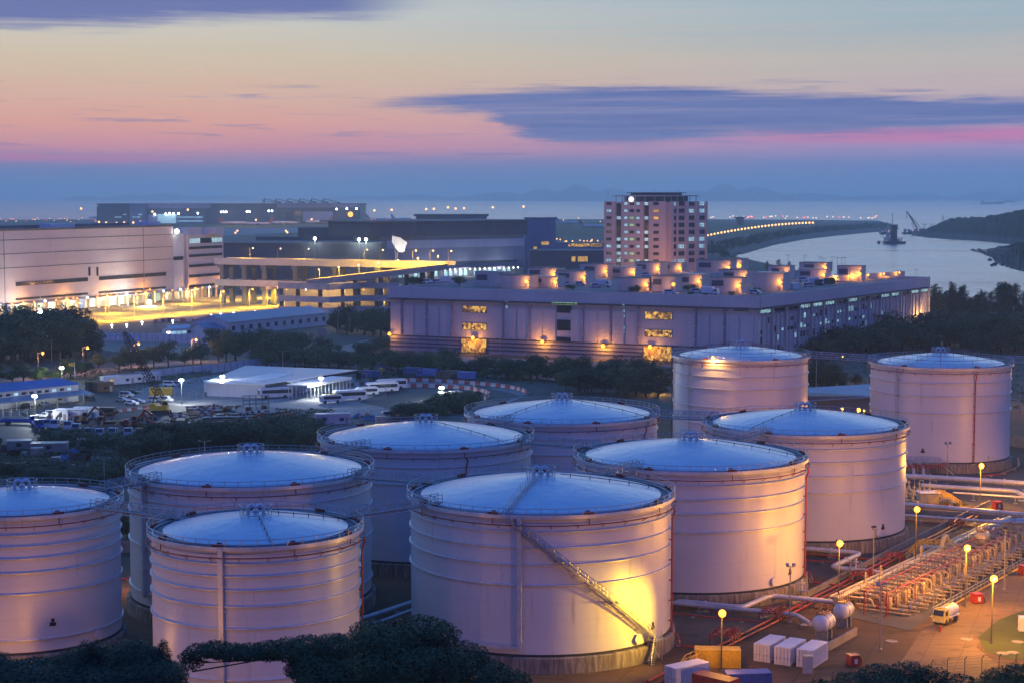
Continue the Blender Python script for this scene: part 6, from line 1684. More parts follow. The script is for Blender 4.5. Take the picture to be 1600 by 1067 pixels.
for i in range(5):
    x = Lb * (i + .6) / 5; MB().bb(x - 1, x + 1, 2., 2.12, 2.55, 2.66).build("tube_lamp", emit("tube_lamp", (.9, 1., .8), 1.6) if i == 0 else bpy.data.materials["tube_lamp"], t)
    point_light((x, 1.8, 2.3), 120, (.9, 1, .85), t, .3)
q = MB(); q.add([(Lb - 1.6, 5, 4.6), (Lb - 1.6, 6.2, 4.6), (Lb + 2.6, 6.2, 2.2), (Lb + 2.6, 5, 2.2), (Lb - 1.6, 5, 4.45), (Lb - 1.6, 6.2, 4.45), (Lb + 2.6, 6.2, 2.05), (Lb + 2.6, 5, 2.05)], [(3, 2, 1, 0), (4, 5, 6, 7), (0, 1, 5, 4), (1, 2, 6, 5), (2, 3, 7, 6), (3, 0, 4, 7)])
for x in (Lb + .3, Lb + 2.4): q.bar((x, 5.6, 0), (x, 5.6, 2.2 + (Lb + 2.6 - x) * .5), .08, 5)
q.build("stair_roof", M['white'], t)
def cabin(px, py, L, W, Hh, rz, label, m, name="site_cabin", cat="cabin", lit=0, group=None, roof=None):
    t = thing(name, label, cat, at(px, py, .05), rz, group)
    MB().bb(-L / 2, L / 2, -W / 2, W / 2, .15, Hh).build("wall", m, t); MB().bb(-L / 2 - .12, L / 2 + .12, -W / 2 - .12, W / 2 + .12, Hh + .003, Hh + .18).build("roof", roof or m, t)
    q = MB(); 
    for x in (-L * .4, L * .4): q.bb(x - .2, x + .2, -W * .45, W * .45, 0, .15)
    q.build("base", M['concrete'], t)
    k = max(1, int(L / 5))
    for i in range(k):
        x = -L / 2 + L * (i + .5) / k; MB().bb(x - .6, x + .6, -W / 2 - .05, -W / 2 - .003, 1.1, 2.).build("window", M['lit_warm'] if i < lit else M['glass_dark'], t)
    MB().bb(L / 2 - 1.5, L / 2 - .6, -W / 2 - .05, -W / 2 - .003, .2, 2.1).build("door", M['pole'], t); return t
crz2 = math.atan2((at(237, 596) - at(153, 602)).y, (at(237, 596) - at(153, 602)).x)
cabin(184, 600, 12, 3, 3., crz2, "leftmost white site cabin of the long row, with a lit doorway", M['white'], lit=1)
cabin(205, 598, 10, 3, 3., crz2, "white site cabin in the middle of the long row behind the car lot", M['white'], lit=1)
cabin(226, 596, 11, 3, 3., crz2, "white site cabin ending the right of the long row behind the car lot", M['pale_clad'])
cabin(162, 612, 6, 3, 3.2, crz2, "brown timber hut right of the blue roofed office", M['brown']); cabin(147, 610, 5, 3, 3.1, crz2, "darker brown hut joined to the blue roofed office's stair", M['brown'])
container(at(252, 617, .05), .02, "yellow container beside the crane boom at the depot yard's edge", M['yellow'], 7.5)
cabin(113, 656, 9, 2.6, 3.2, -.1, "white trailer cabin behind the excavators, left of two", M['white'], "site_trailer", "trailer"); cabin(135, 653, 7, 2.6, 3.2, -.1, "white trailer cabin with dark windows left of the dark container", M['white'], "site_trailer", "trailer")
container(at(162, 649, .05), -.06, "dark blue container between the white trailers and the red barriers", M['darkcar'], 7)
cabin(98, 656, 5, 2.6, 2.9, -.3, "small white cabin at the left end of the trailers", M['white'], "site_trailer", "trailer")
cabin(340, 611, 9, 5, 3.6, .2, "white round cornered hut beside the second bright lamp post", M['white'], "site_hut", "hut")
cabin(386, 618, 4, 3, 4., .2, "white hut with a blue door left of the parked coach", M['white'], "site_hut", "hut")
MB().bb(0, 1, 0, 1, 0, 1)
cabin(520, 662, 10, 3, 3., .15, "pale lilac cabin in the scrub right of the lone white lorry", M['pale_clad'], "site_cabin", "cabin")
container(at(8, 738, .05), .2, "rust red container at the left edge above the left tank", M['rust'], 6.06); container(at(24, 739, .05), .2, "orange brown container beside the rust red one at the left edge", M['orange'], 5.)
cabin(30, 702, 6, 4, 2.4, .2, "grey scrap walled pen in the dark scrap yard, left of two", M['pole'], "scrap_pen", "pen"); cabin(78, 706, 9, 4, 2.4, .1, "grey scrap walled pen in the dark scrap yard, right of two", M['pole'], "scrap_pen", "pen")
# yellow flag on a white mast
fb = at(117, 592); t = thing("flagpole", "white flagpole with a yellow flag behind the blue roofed office", "flagpole", fb); zt = onY(117, 565, fb.y).z
MB().tube([(0, 0, 0), (0, 0, zt)], .16, 8, .09).build("mast", M['white'], t)
q = MB(); P_ = []
for i in range(9): x = -2.2 * i / 8; P_ += [(x - .1, .18 * math.sin(i), zt - .2 - .05 * i), (x - .1, .18 * math.sin(i + .6), zt - 1.7 + .1 * i * .3)]
q.add(P_, [(2 * i, 2 * i + 1, 2 * i + 3, 2 * i + 2) for i in range(8)]); q.build("flag", M['yellow'], t)
# ---- coach depot sheds
pa, pb_, pc_, pd_ = at(318, 597, 4.6), at(384, 571, 4.6), at(560, 578, 4.6), at(414, 600.5, 4.6)
base = (pa + pc_) / 2; base.z = 0; t = thing("depot_shed", "big pale flat roofed shed of the coach depot with a dark front edge", "shed", base)
poly = [(p.x - base.x, p.y - base.y) for p in (pa, pd_, pc_, pb_)]
q = MB(); q.prism(poly, 4.2, 4.7); q.build("roof", M['whiteroof'], t)
F = Facade(pd_ - base, pc_ - base); q = MB(); F.box(q, 0, F.L, 3.7, 4.62, .02, .3); q.build("fascia", M['darkcar'], t)
ins = [(x * .96, y * .96) for x, y in poly]; q = MB(); a0, d0, c0, b0 = [Vector((x, y, 0)) for x, y in ins]
q.prism([(p.x, p.y) for p in (a0, d0, d0.lerp(c0, .5), b0.lerp(c0, .5), b0)], 0, 4.19); q.build("wall", M['pale_clad'], t)
for i in range(9): p = d0.lerp(c0, .5 + .5 * i / 8); MB().bar((p.x, p.y, 0), (p.x, p.y, 4.2), .18, 6).build("post", M['pole'], t)
def shelter(x0, y0, x1, y1, dep, z, label, cols=12, closed=False):
    A, B = at(x0, y0), at(x1, y1); F = Facade(A, B); t = thing("bus_shelter", label, "shelter", A)
    q = MB(); q.box(F.P(F.L / 2, z + .12, -dep / 2) - A, (F.L + 1, dep + 1, .35), rz=F.rz); q.build("roof", M['white'], t)
    q = MB(); F.box(q, -.5, F.L + .5, z - .55, z - .06, .3, .5); q.v = [(a - A.x, b - A.y, c) for a, b, c in q.v]; q.build("fascia", M['white'], t)
    for i in range(cols):
        for d in (0, -dep): p = F.P(F.L * i / (cols - 1), 0, d) - A; MB().bar((p.x, p.y, 0), (p.x, p.y, z), .13, 6).build("post", M['white'], t)
    if closed: q = MB(); q.box(F.P(F.L / 2, z / 2, -dep + .4) - A, (F.L, .3, z - .1), rz=F.rz); q.build("wall", M['white'], t)
    return t
shelter(480, 624.5, 547, 611, 7, 4.6, "white open bus shelter with many posts beside the brilliant lamp", 13)
shelter(455, 617, 520, 604, 6, 4.4, "white open bus shelter behind the one beside the brilliant lamp", 10, True)
shelter(394, 619, 455, 606, 8, 4.6, "white walled bus shed behind the lone striped coach", 6, True)
# brilliant yard lamps
for px, pb, ph, pw, lab in ((97, 598, 575, 7000, "greenish white yard lamp behind the blue roofed office"), (55.5, 657, 619, 9000, "brilliant white yard lamp post in front of the carport canopy"), (284, 632, 594, 11000, "brilliant white lamp post at the depot gate, left of the hut"),
                            (348, 614, 588, 11000, "brilliant white lamp post in front of the depot's big roof"), (502, 622, 591, 12000, "brilliant white lamp post at the open bus shelter"), (690, 625, 606, 9000, "brilliant white lamp post on the dark bus apron, right of the coaches"),
                            (264, 533, 520, 3000, "bright white lamp at the gate canopy on the truck apron")):
    b = at(px, pb, .05); top = onY(px, ph, b.y); t = thing("yard_lamp", lab, "street lamp", b); z = top.z
    MB().tube([(0, 0, 0), (0, 0, z)], .11, 8, .08).build("pole", M['post'], t); q = MB(); q.box((0, .1, z + .3), (1.4, .45, .3)); hh = q.build("lamp_head", M['post'], t)
    for x in (-.4, .4): MB().sph((x, -.3, z + .08), .42, 10, 6).build("bulb", M['bulb_wht'], hh)
    point_light((0, -1.8, z - .2), pw * .85, (.85, 1, .88) if px == 97 else (.9, .97, 1.), t, .4)
# slim unlit posts
def slim(px, pb, ph, label=None, m='pole', lit=False, group="slim lamp posts beside the road and yards"):
    b = at(px, pb, .03); z = onY(px, ph, b.y).z; t = thing("street_lamp", label or "slim unlit lamp post beside the road or a yard", "street lamp", b, 0, group)
    MB().tube([(0, 0, 0), (0, 0, z)], .17, 6, .11).build("pole", M[m], t); q = MB(); q.bar((0, 0, z - .1), (-1.1, 0, z + .1), .06, 4); q.bar((0, 0, z - .1), (1.1, 0, z + .1), .06, 4); q.box((-1.3, 0, z + .12), (.6, .3, .14)); q.box((1.3, 0, z + .12), (.6, .3, .14)); h_ = q.build("lamp_head", M[m], t)
    return t
M['lit_pole'] = mat("lit_pole_steel", (.62, .50, .34), .5, 0, .2, 1.)  # paler copy of the pole steel with lamplight put into its colour
for a in ((652, 553, 522), (781, 560, 528), (915, 571, 537), (163, 755, 716), (320, 715, 689), (468, 690, 665), (981, 610, 575), (892, 605, 590), (573, 600, 583), (603, 640, 602), (710, 640, 622), (741, 620, 600), (81, 565, 532), (94, 562, 530), (188, 552, 524), (232, 552, 514), (243, 540, 509),
          (353, 540, 502), (444, 535, 503), (466, 530, 501), (481, 545, 502), (528, 530, 490), (546, 528, 490), (442, 585, 549), (1257, 545, 520), (1305, 540, 517), (1347, 533, 509), (1395, 525, 503), (1457, 512, 481), (1513, 508, 478), (1545, 505, 478), (1583, 510, 480), (1275, 620, 560), (1297, 610, 553), (1355, 620, 590), (1593, 650, 590)):
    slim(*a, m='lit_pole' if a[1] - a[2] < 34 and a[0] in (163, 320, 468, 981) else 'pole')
for px, pb, ph, pw in ((1316, 600, 556, 1500), (1316, 660, 637, 1200), (1350, 660, 640, 900), (1030, 615, 600, 1500), (1556, 520, 493, 2500), (1590, 522, 500, 2500), (10, 560, 530, 1200)):
    lamp_post(px, pb, ph, "amber lamp glowing among the trees", style='cap', lit=('bulb_sod', AMB), power=pw, group="amber lamps among the trees")
for px, pb in ((60, 590), (130, 580), (210, 573), (300, 566)):
    b = at(px, pb, .05); o_ = deck_lamp(b, 9, "street lamp added to light the road between the tree rows behind the depot", "street lamps added on the road behind the depot", True, 'bulb_sod'); point_light(b + Vector((1.9, -.5, 8.4)), 5000, (1., .45, .15), None, .3)  # lamps added to give this road its orange light
# road sign boards
for px, pb, ph, w, lab in ((607, 520, 512, 8, "grey billboard frame near the shed behind the tree belt"), (501, 522, 513, 6, "")):
    pass
def board(px, pb, pt, wpx, m, label):
    b = at(px, pb, .05); top = onY(px, pt, b.y).z; k = b.y / FPX; w = wpx * k; t = thing("road_sign", label, "sign", b)
    for x in (-w * .4, w * .4): MB().bar((x, .1, 0), (x, .1, top), .12, 5).build("post", M['pole'], t)
    MB().bb(-w / 2, w / 2, -.06, .06, top * .35, top).build("panel", m, t); q = MB()
    for z in (.5, .7, .85): q.bb(-w * .36, w * .3, -.085, -.062, top * z, top * z + .18)
    q.build("lettering", M['white'], t) if m is M['blue'] else None
board(562, 556, 541, 11, M['blue'], "blue direction sign standing in front of the tree belt"); board(463, 541, 531, 12, M['blue'], "wide blue direction sign beside the road left of the tree belt"); board(503, 531, 514, 13, M['pole'], "blank grey billboard above the road, right of the blue grey shed")
# ------------------------------------------------------------------ red and white barriers
def barrier_proto(m, lab):
    t = MB(); pf = [(-.28, 0), (.28, 0), (.28, .15), (.1, .45), (.08, .95), (-.08, .95), (-.1, .45), (-.28, .15)]; n = len(pf); L = 1.9
    t.add([(-L / 2, y, z) for y, z in pf] + [(L / 2, y, z) for y, z in pf], [tuple(range(n - 1, -1, -1)), tuple(range(n, 2 * n))] + [(i, (i + 1) % n, n + (i + 1) % n, n + i) for i in range(n)])
    o = t.build("road_barrier", m); tag(o, lab, "barrier"); return o
M['plast_red'] = mat("red_plastic", (.33, .05, .05), .45, 0, .2, 1.); M['plast_white'] = mat("white_plastic", (.50, .47, .47), .45, 0, .25, 1.)
BR = None; BW = None
def barrier_line(pix, group, lr, lw, sc=1.):
    global BR, BW
    pts = [at(x, y, .08) for x, y in pix]; i = 0
    for a, b in zip(pts, pts[1:]):
        L = (b - a).length; d = (b - a) / L; n = max(1, round(L / (2. * sc))); rz = math.atan2(d.y, d.x)
        for k in range(n):
            red = i % 2 == 0; i += 1; p = a + (b - a) * (k + .5) / n
            src = BR if red else BW
            if src is None:
                src = barrier_proto(M['plast_red'] if red else M['plast_white'], '')
                if red: BR = src
                else: BW = src
                o = src
            else: o = src.copy(); COL.objects.link(o)
            o.location = p; o.rotation_euler = (0, 0, rz); o.scale = (sc,) * 3; o['label'] = lr if red else lw; o['category'] = "barrier"; o['group'] = group + (" (red)" if red else " (white)")
barrier_line([(545, 604), (600, 598), (640, 595.5), (690, 597), (735, 600), (775, 604), (805, 608), (824, 614)], "outer loop of barriers", "red barrier in the outer loop round the bus apron", "white barrier in the outer loop round the bus apron", 1.3)
barrier_line([(622, 606), (660, 604), (700, 606), (735, 609), (757, 613), (766, 618), (757, 624)], "inner loop of barriers", "red barrier in the inner loop on the bus apron", "white barrier in the inner loop on the bus apron", 1.3)
barrier_line([(176, 645), (205, 641), (240, 637)], "barriers by the car lot", "red barrier in the line beside the car lot", "white barrier in the line beside the car lot")
barrier_line([(240, 504.5), (262, 502), (300, 503), (328, 505)], "barriers on the yellow street", "red barrier on the yellow lit street by the warehouse", "white barrier on the yellow lit street by the warehouse", 1.7)
br = random.Random(4)
for r in range(6):
    y = 636 + r * 4.3; barrier_line([(290 + 6 * r, y + 1), (318, y - .5), (348 - 5 * r, y - 2)] if r < 4 else [(264, y - 6), (292, y - 7)], "stacked barriers in the work yard", "red barrier in the jumble stored beside the crane", "white barrier in the jumble stored beside the crane", .62)
barrier_line([(372, 650), (396, 646)], "barriers by the steel stacks", "red barrier on the steel beam stacks", "white barrier on the steel beam stacks")
# stacked beams, scrap, crates
for i, (px, py, L, lab) in enumerate(((360, 653, 16, "stack of long steel beams catching the light, nearest the fence"), (385, 648, 18, "stack of long steel beams, middle of the work yard"), (330, 662, 14, "dark stack of steel beams below the barriers"), (420, 645, 12, "short stack of steel beams near the scaffold"))):
    t = thing("beam_stack", lab, "steel beams", at(px, py, .05), .25)
    for j in range(6): q = MB(); z = .15 + .32 * (j // 3); y = (j % 3 - 1) * .6 + .1 * (j // 3); q.bb(-L / 2, L / 2 - j % 2, y - .2, y + .2, z - .13, z - .09); q.bb(-L / 2, L / 2 - j % 2, y - .03, y + .03, z - .09, z + .09); q.bb(-L / 2, L / 2 - j % 2, y - .2, y + .2, z + .09, z + .13); q.build("beam", M['galv'] if j > 2 else M['rust'], t)
sr = random.Random(21)
for i in range(46):
    px, py = sr.uniform(-5, 135), sr.uniform(688, 748)
    if i > 32: px, py = sr.uniform(560, 640), sr.uniform(650, 662)
    k = i % 4; lab, nm, m_ = (("crumpled blue tarpaulin heap in the dark scrap yard", "tarpaulin_heap", 'tarp'), ("rusty scrap plate leaning in the dark scrap yard", "scrap_plate", 'rust'), ("pale crate in the dark scrap yard", "crate", 'pole'), ("dark scrap drum in the dark scrap yard", "drum", 'dark_steel'))[k]
    if i > 32: lab = lab.replace("dark scrap yard", "scrap rows below the bus apron")
    q = MB(); p = at(px, py, .05); s = sr.uniform(.8, 2.)
    if k == 0:
        n = 7; vs = [(p.x + (a - 3) * .5 * s, p.y + (b - 3) * .4 * s, .06 + max(0, (1.3 - .13 * ((a - 3) ** 2 + (b - 3) ** 2)) * sr.uniform(.6, 1.1))) for a in range(n) for b in range(n)]
        q.add(vs, [(a * n + b, (a + 1) * n + b, (a + 1) * n + b + 1, a * n + b + 1) for a in range(n - 1) for b in range(n - 1)])
    elif k == 1: q.box((p.x, p.y, .9 * s * .6), (2.4 * s, .1, 1.2 * s), M=Matrix.Rotation(sr.uniform(0, 3), 3, 'Z') @ Matrix.Rotation(.5, 3, 'X'))
    elif k == 2:
        q.box((p.x, p.y, .5 * s), (1.4 * s, 1.1 * s, s), rz=sr.uniform(0, 3)); q.box((p.x, p.y, s + .06), (1.5 * s, 1.2 * s, .1), rz=.3)
    else: q.lathe([(.4 * s, 0), (.42 * s, .1), (.4 * s, .5 * s), (.42 * s, .55 * s), (.4 * s, 1.1 * s), (.02, 1.1 * s)], 12, (p.x, p.y, 0.05))
    q.solo(nm, M[m_], lab, nm.replace('_', ' '), nm + "s in the " + ("scrap yard" if i <= 32 else "scrap rows"))
pr = random.Random(61); PAL = {}
for i in range(64):
    px, py = (pr.uniform(286, 425), pr.uniform(634, 662)) if i < 44 else (pr.uniform(140, 285), pr.uniform(655, 668)); k = i % 3; p = at(px, py, .06)
    lab, nm = (("pallet stack among the stored barriers of the work yard", "pallet_stack"), ("dark drum standing among the stored barriers of the work yard", "oil_drum"), ("low bundle of planks lying in the work yard", "plank_bundle"))[k]
    if k not in PAL:
        q = MB()
        if k == 0:
            for j in range(5): q.bb(-.6, .6, -.5, .5, .16 * j + .04, .16 * j + .12); q.bb(-.6, .6, -.08, .08, .16 * j, .16 * j + .04)
        elif k == 1: q.lathe([(.3, 0), (.31, .05), (.29, .3), (.31, .34), (.29, .6), (.31, .9), (.02, .9)], 12)
        else:
            for j in range(6): q.bb(-1.9 + .1 * j, 1.9, -.5 + .33 * (j % 3), -.22 + .33 * (j % 3), .08 + .14 * (j // 3), .2 + .14 * (j // 3))
        PAL[k] = o = q.build(nm, M[('brown', 'dark_steel', 'rust')[k]])
    else: o = PAL[k].copy(); COL.objects.link(o)
    o.location = p; o.rotation_euler = (0, 0, pr.uniform(0, 3.1)); s = pr.uniform(.9, 1.5); o.scale = (s, s, s); tag(o, lab, nm.replace('_', ' '), nm.replace('_', ' ') + "s in the work yard")
# scaffold frame
t = thing("scaffold", "dark scaffold frame behind the fence left of the light trails", "scaffold", at(400, 637, .05), .2); q = MB()
for x in (-4, -2, 0, 2, 4):
    for y in (-1, 1): q.bar((x, y, 0), (x, y, 4), .07, 4)
for z in (1.3, 2.6, 3.9):
    for y in (-1, 1): q.bar((-4, y, z), (4, y, z), .06, 4)
    for x in (-4, -2, 0, 2, 4): q.bar((x, -1, z), (x, 1, z), .06, 4)
q.build("frame", M['dark_steel'], t)
# hoarding and fences of the depot
def hoarding(name, label, pix, h, m, step=3.5):
    pts = [at(*p) for p in pix]; base = Vector((pts[0].x, pts[0].y, 0)); t = thing(name, label, "hoarding", base); n = 0
    for a, b in zip(pts, pts[1:]):
        F = Facade(a, b); k = max(1, int(F.L / step)); q = MB(); F.box(q, 0, F.L, .1, h, -.06, .06); q.build("panel", m, t, base)
        for i in range(k):
            n += 1
            if n < 90: q = MB(); F.box(q, F.L * i / k - .09, F.L * i / k + .09, 0, h + .15, .07, .25); q.build("post", M['pole'], t, base)
hoarding("hoarding", "long pale hoarding between the coach depot and the tree belt", [(330, 583), (400, 573), (440, 570.5), (520, 573), (700, 584), (800, 590), (950, 600)], 3.2, M['pale_clad'], 4)
hoarding("hoarding", "pale hoarding around the car lot's far side, below the road", [(210, 592), (270, 585), (330, 579)], 2.6, M['pale_clad'], 4)
hoarding("truck_apron_fence", "white slatted hoarding on the far side of the truck apron", [(163, 532), (238, 534), (330, 537)], 3.6, M['white'], 3)
mesh_fence("wire_fence", "tall wire fence along the near edge of the depot yard", [at(300, 648), at(420, 652), at(520, 657), at(640, 655)], 3., 3.4, M['dark_steel'], False, 5)
mesh_fence("wire_fence", "wire fence around the car lot's right side", [at(205, 612), at(262, 620), at(330, 628), at(395, 632)], 3., 3.4, M['galv'], False, 5)
mesh_fence("wire_fence", "white fence left of the bright lamp post at the left edge", [at(-20, 652), at(55, 649)], 2.2, 2.2, M['white'], False, 5)
mesh_fence("dock_fence", "tall pale fence along the yellow street in front of the pink warehouse", [at(60, 512), at(180, 492), at(300, 480), at(438, 472)], 6.5, 6.5, M['pale_conc'], False, 3)
# light-trail road lamps: yellow street lamps in front of the warehouse
LP = None
for i, (px, pb) in enumerate(((75, 513), (120, 507), (165, 502), (210, 497), (255, 493), (300, 489), (345, 485), (390, 481), (430, 478))):
    b = at(px, pb, .04)
    if LP is None: LP = deck_lamp(b, 11, "street lamp on the yellow lit street in front of the pink warehouse", "street lamps on the yellow street", True, 'bulb_sod')
    else: clone(LP, b)
    point_light(b + Vector((1.9, -1., 10.)), 4500, (1., .45, .2), None, .4)
    point_light(b + Vector((1.9, -1.6, 9.8)), 70000, (1., .58, .02), None, .4, None, 160, b + Vector((1.9, 1, 0)))
for px, pb in ((110, 498), (170, 490), (230, 482), (290, 475), (350, 469), (410, 465)):
    b = at(px, pb, .04); clone(LP, b); point_light(b + Vector((1.9, -1.6, 9.8)), 60000, (1., .56, .03), None, .4, None, 165, b + Vector((1.9, -2, 0)))  # second lamp row, added to light the street nearer the docks
for i, (px, pb) in enumerate(((175, 513), (198, 512), (222, 508), (270, 506), (330, 497), (345, 494), (365, 493), (382, 493), (398, 491))):
    b = at(px, pb, .04); q = MB(); q.bar((b.x, b.y, 0), (b.x, b.y, 1.2), .1, 5); q.sph((b.x, b.y, 1.5), .5, 8, 5); q.solo("bollard_light", M['bulb_wht'], "small white bollard light on the truck apron's edge", "bollard light", "bollard lights on the apron")
# ------------------------------------------------------------------ on the cargo roof: vehicles, containers
vr = random.Random(9); RV = None
zr = hK - 1.08
def at_roof(px, py): p = at(px, py, zr); p.z = zr + .02; return p
for i, (px, py) in enumerate(((668, 443), (684, 443), (699, 444), (756, 447), (905, 447), (938, 431), (885, 447), (930, 450), (942, 449), (1046, 460), (1088, 458), (1110, 462), (1255, 440), (1262, 449), (1275, 446), (1008, 432), (1180, 460), (1300, 441))):
    p = at_roof(px, py)
    if i % 3 == 0: o = clone(CARP[('van', 'white')], p, vr.uniform(-.6, .6)); 
    elif i % 3 == 1: o = clone(CARP[('van', 'silver')], p, vr.uniform(-.6, .6))
    else:
        if RV is None: RV = lorry("box lorry on the cargo roof", M['white'], M['white'], 'box', 7); o = RV; o.location = p
        else: o = clone(RV, p, vr.uniform(-.5, .5))
    nm = "lorry" if i % 3 == 2 else "van"; o['label'] = ("box lorry" if nm == "lorry" else "white van" if i % 3 == 0 else "silver van") + " parked between the rooftop houses of the cargo building"; o['group'] = o['label']
for px, py, m_, lab in ((1281, 446, 'dark_steel', "dark container on the cargo roof near its right parapet"), (1297, 444, 'rust', "rust red container on the cargo roof near its right parapet"), (1307, 439, 'white', "white container on the cargo roof beside the rust red one"), (1240, 452, 'white', "white container on the cargo roof by the plain corner house")):
    container(at_roof(px, py), FB.rz, lab, M[m_], 6.06)
q = MB(); 
# yellow lit terrace at the far right end of the roof
pY0, pY1 = at_roof(1316, 443), at_roof(1440, 433); F = Facade(pY0, pY1)
t = thing("roof_terrace", "yellow lit terrace wall with lamps along the right end of the cargo roof", "terrace", pY0); q = MB(); F.box(q, 0, F.L, .0, 2.6, -9.4, -9); q.v = [(x - pY0.x, y - pY0.y, z) for x, y, z in q.v]; q.build("wall", M['cream'], t)
for i in range(5):
    p = F.P(F.L * (i + .5) / 5, 2.2, -8.2) - Vector((pY0.x, pY0.y, 0)); q = MB(); q.bar(p + Vector((0, -.4, 0)), p + Vector((0, 1, 0)), .07, 4); l = q.build("wall_lamp", M['pole'], t); MB().sph(p + Vector((0, -.5, 0)), .42, 8, 5).build("bulb", M['bulb_sod'], l); point_light(p + Vector((0, -1.4, 0)), 700, SOD, t, .3)
for px, ph in ((1257, 400), (1281, 402), (1287, 405), (1300, 402), (1308, 403), (1315, 403), (1320, 403), (1231, 399), (1404, 423), (1431, 422)):
    p = at_roof(px, 428 if px < 1390 else 434); z = onY(px, ph, p.y).z - zr; t = thing("roof_lamp", "slim two headed lamp standing on the cargo roof", "street lamp", p, 0, "slim lamps on the cargo roof"); MB().bar((0, 0, 0), (0, 0, z), .1, 5).build("pole", M['pole'], t); q = MB(); q.bar((-.9, 0, z), (.9, 0, z), .07, 4); q.box((-.9, 0, z + .1), (.6, .4, .2)); q.box((.9, 0, z + .1), (.6, .4, .2)); q.build("lamp_head", M['pole'], t)
# ------------------------------------------------------------------ the airport and the bay
def far_block(name, label, cat, x0, x1, yt, D, dep, m, zb=0, sub=None):
    A, B = Vector((XatD(x0, D), D, 0)), Vector((XatD(x1, D), D, 0)); h = onY(800, yt, D).z
    t = thing(name, label, cat, (A + B) / 2); off_ = (A + B) / 2
    q = MB(); q.bb(A.x - off_.x, B.x - off_.x, 0, dep, 0, h); q.build("wall", m, t); q = MB(); q.bb(A.x - off_.x - 3, B.x - off_.x + 3, -6, dep, h + .01, h + 3); q.build("roof", M['dark_clad'], t)
    return t, h, off_
DH = 4150
def hx(px): return XatD(px, DH)
t, hh, o_ = far_block("aircraft_hangar", "very long dark hangar on the left skyline with trusses on its roof", "hangar", 154, 563, 320.5, DH, 160, M['dark_clad'])
def hbox(x0, x1, y0, y1, m, nm, d=4.):
    z1, z0 = onY(800, y0, DH).z, onY(800, y1, DH).z; q = MB(); q.bb(hx(x0) - o_.x, hx(x1) - o_.x, -d, -.2, max(0, z0), z1); return q.build(nm, m, t)
hbox(154, 203, 323, 350, M['dark_clad'], "end_block", 16); hbox(204, 230, 318.5, 350, M['mid_clad'], "end_block", 12)
hbox(233, 322, 327, 338, M['dark_clad'], "door_panel", 6); hbox(345, 433, 326, 346, M['dark_clad'], "door_panel", 6); hbox(447, 472, 331, 346, M['glass_dark'], "door_panel", 6); hbox(474, 520, 331, 346, M['pale_clad'], "door_panel", 6); hbox(523, 560, 327, 346, M['dark_clad'], "door_panel", 6)
hbox(232, 330, 318, 326, M['clad_base'], "upper_wall", 8); hbox(434, 563, 319.5, 325, M['clad_base'], "upper_wall", 8)
hbox(250, 278, 335, 349, M['lit_cool'], "lit_office", 26); hbox(235, 250, 336, 350, M['pale_clad'], "office_block", 26); 
for y in (339, 345): hbox(280, 320, y, y + 1.4, M['lit_cool'], "lit_window", 27)
hbox(278.5, 322, 338, 350, M['slate'], "office_block", 26)
for x in (182, 187, 209, 216): hbox(x, x + 5, 339, 340.2, M['lit_cool'], "lit_window", 17)
for y0 in (335,): hbox(195, 200, y0, y0 + 1, M['lit_cool'], "lit_window", 17); hbox(219, 224, y0, y0 + 1, M['lit_cool'], "lit_window", 17)
q = MB()
for i in range(6):
    x = hx(413 + i * 18.5) - o_.x; z = hh + 3; top = onY(800, 311, DH).z; x2 = hx(413 + i * 18.5 - 4) - o_.x; x3 = hx(413 + i * 18.5 + 26) - o_.x
    q.bar((x, 5, z), (x, 5, top), 1., 5); q.bar((x, 5, top), (x2, 5, z), .8, 4); q.bar((x, 5, top), (x3, 5, z + 2), .8, 4); q.bar((x2, 5, z + 6), (x3, 5, z + 1), .6, 4)
q.build("roof_truss", M['dark_steel'], t)
def spot_bulbs(parent, pts, r, m, nm="lamp"):
    for p in pts: MB().sph(p, r, 8, 5).build(nm, m, parent)
spot_bulbs(t, [(hx(x) - o_.x, -30, onY(800, y, DH).z) for x, y in ((246, 335), (263, 334.5), (269, 333.5), (275, 334), (283, 334), (313, 333.5), (349, 331.5), (353, 331.5), (357, 331.5), (389, 331), (393, 331), (423, 330), (428, 330), (528, 327), (544, 326.5), (559, 326.5))], 2.2, M['bulb_wht'])
spot_bulbs(t, [(hx(x) - o_.x, -34, onY(800, y, DH).z) for x, y in ((243, 331), (298, 328), (160, 347), (171, 348), (187, 348.5), (199, 348), (213, 348), (224, 347))], 2.6, M['bulb_amb'])
bp = onY(547.5, 335.5, 3300); tt = thing("apron_light", "brightest orange floodlight mast on the apron by the hangar's right end", "flood light", (bp.x, bp.y, 0)); MB().bar((0, 0, 0), (0, 0, bp.z), .5, 5).build("mast", M['pole'], tt); MB().sph((0, 0, bp.z), 5., 10, 6).build("lamp", M['bulb_sod'], tt)
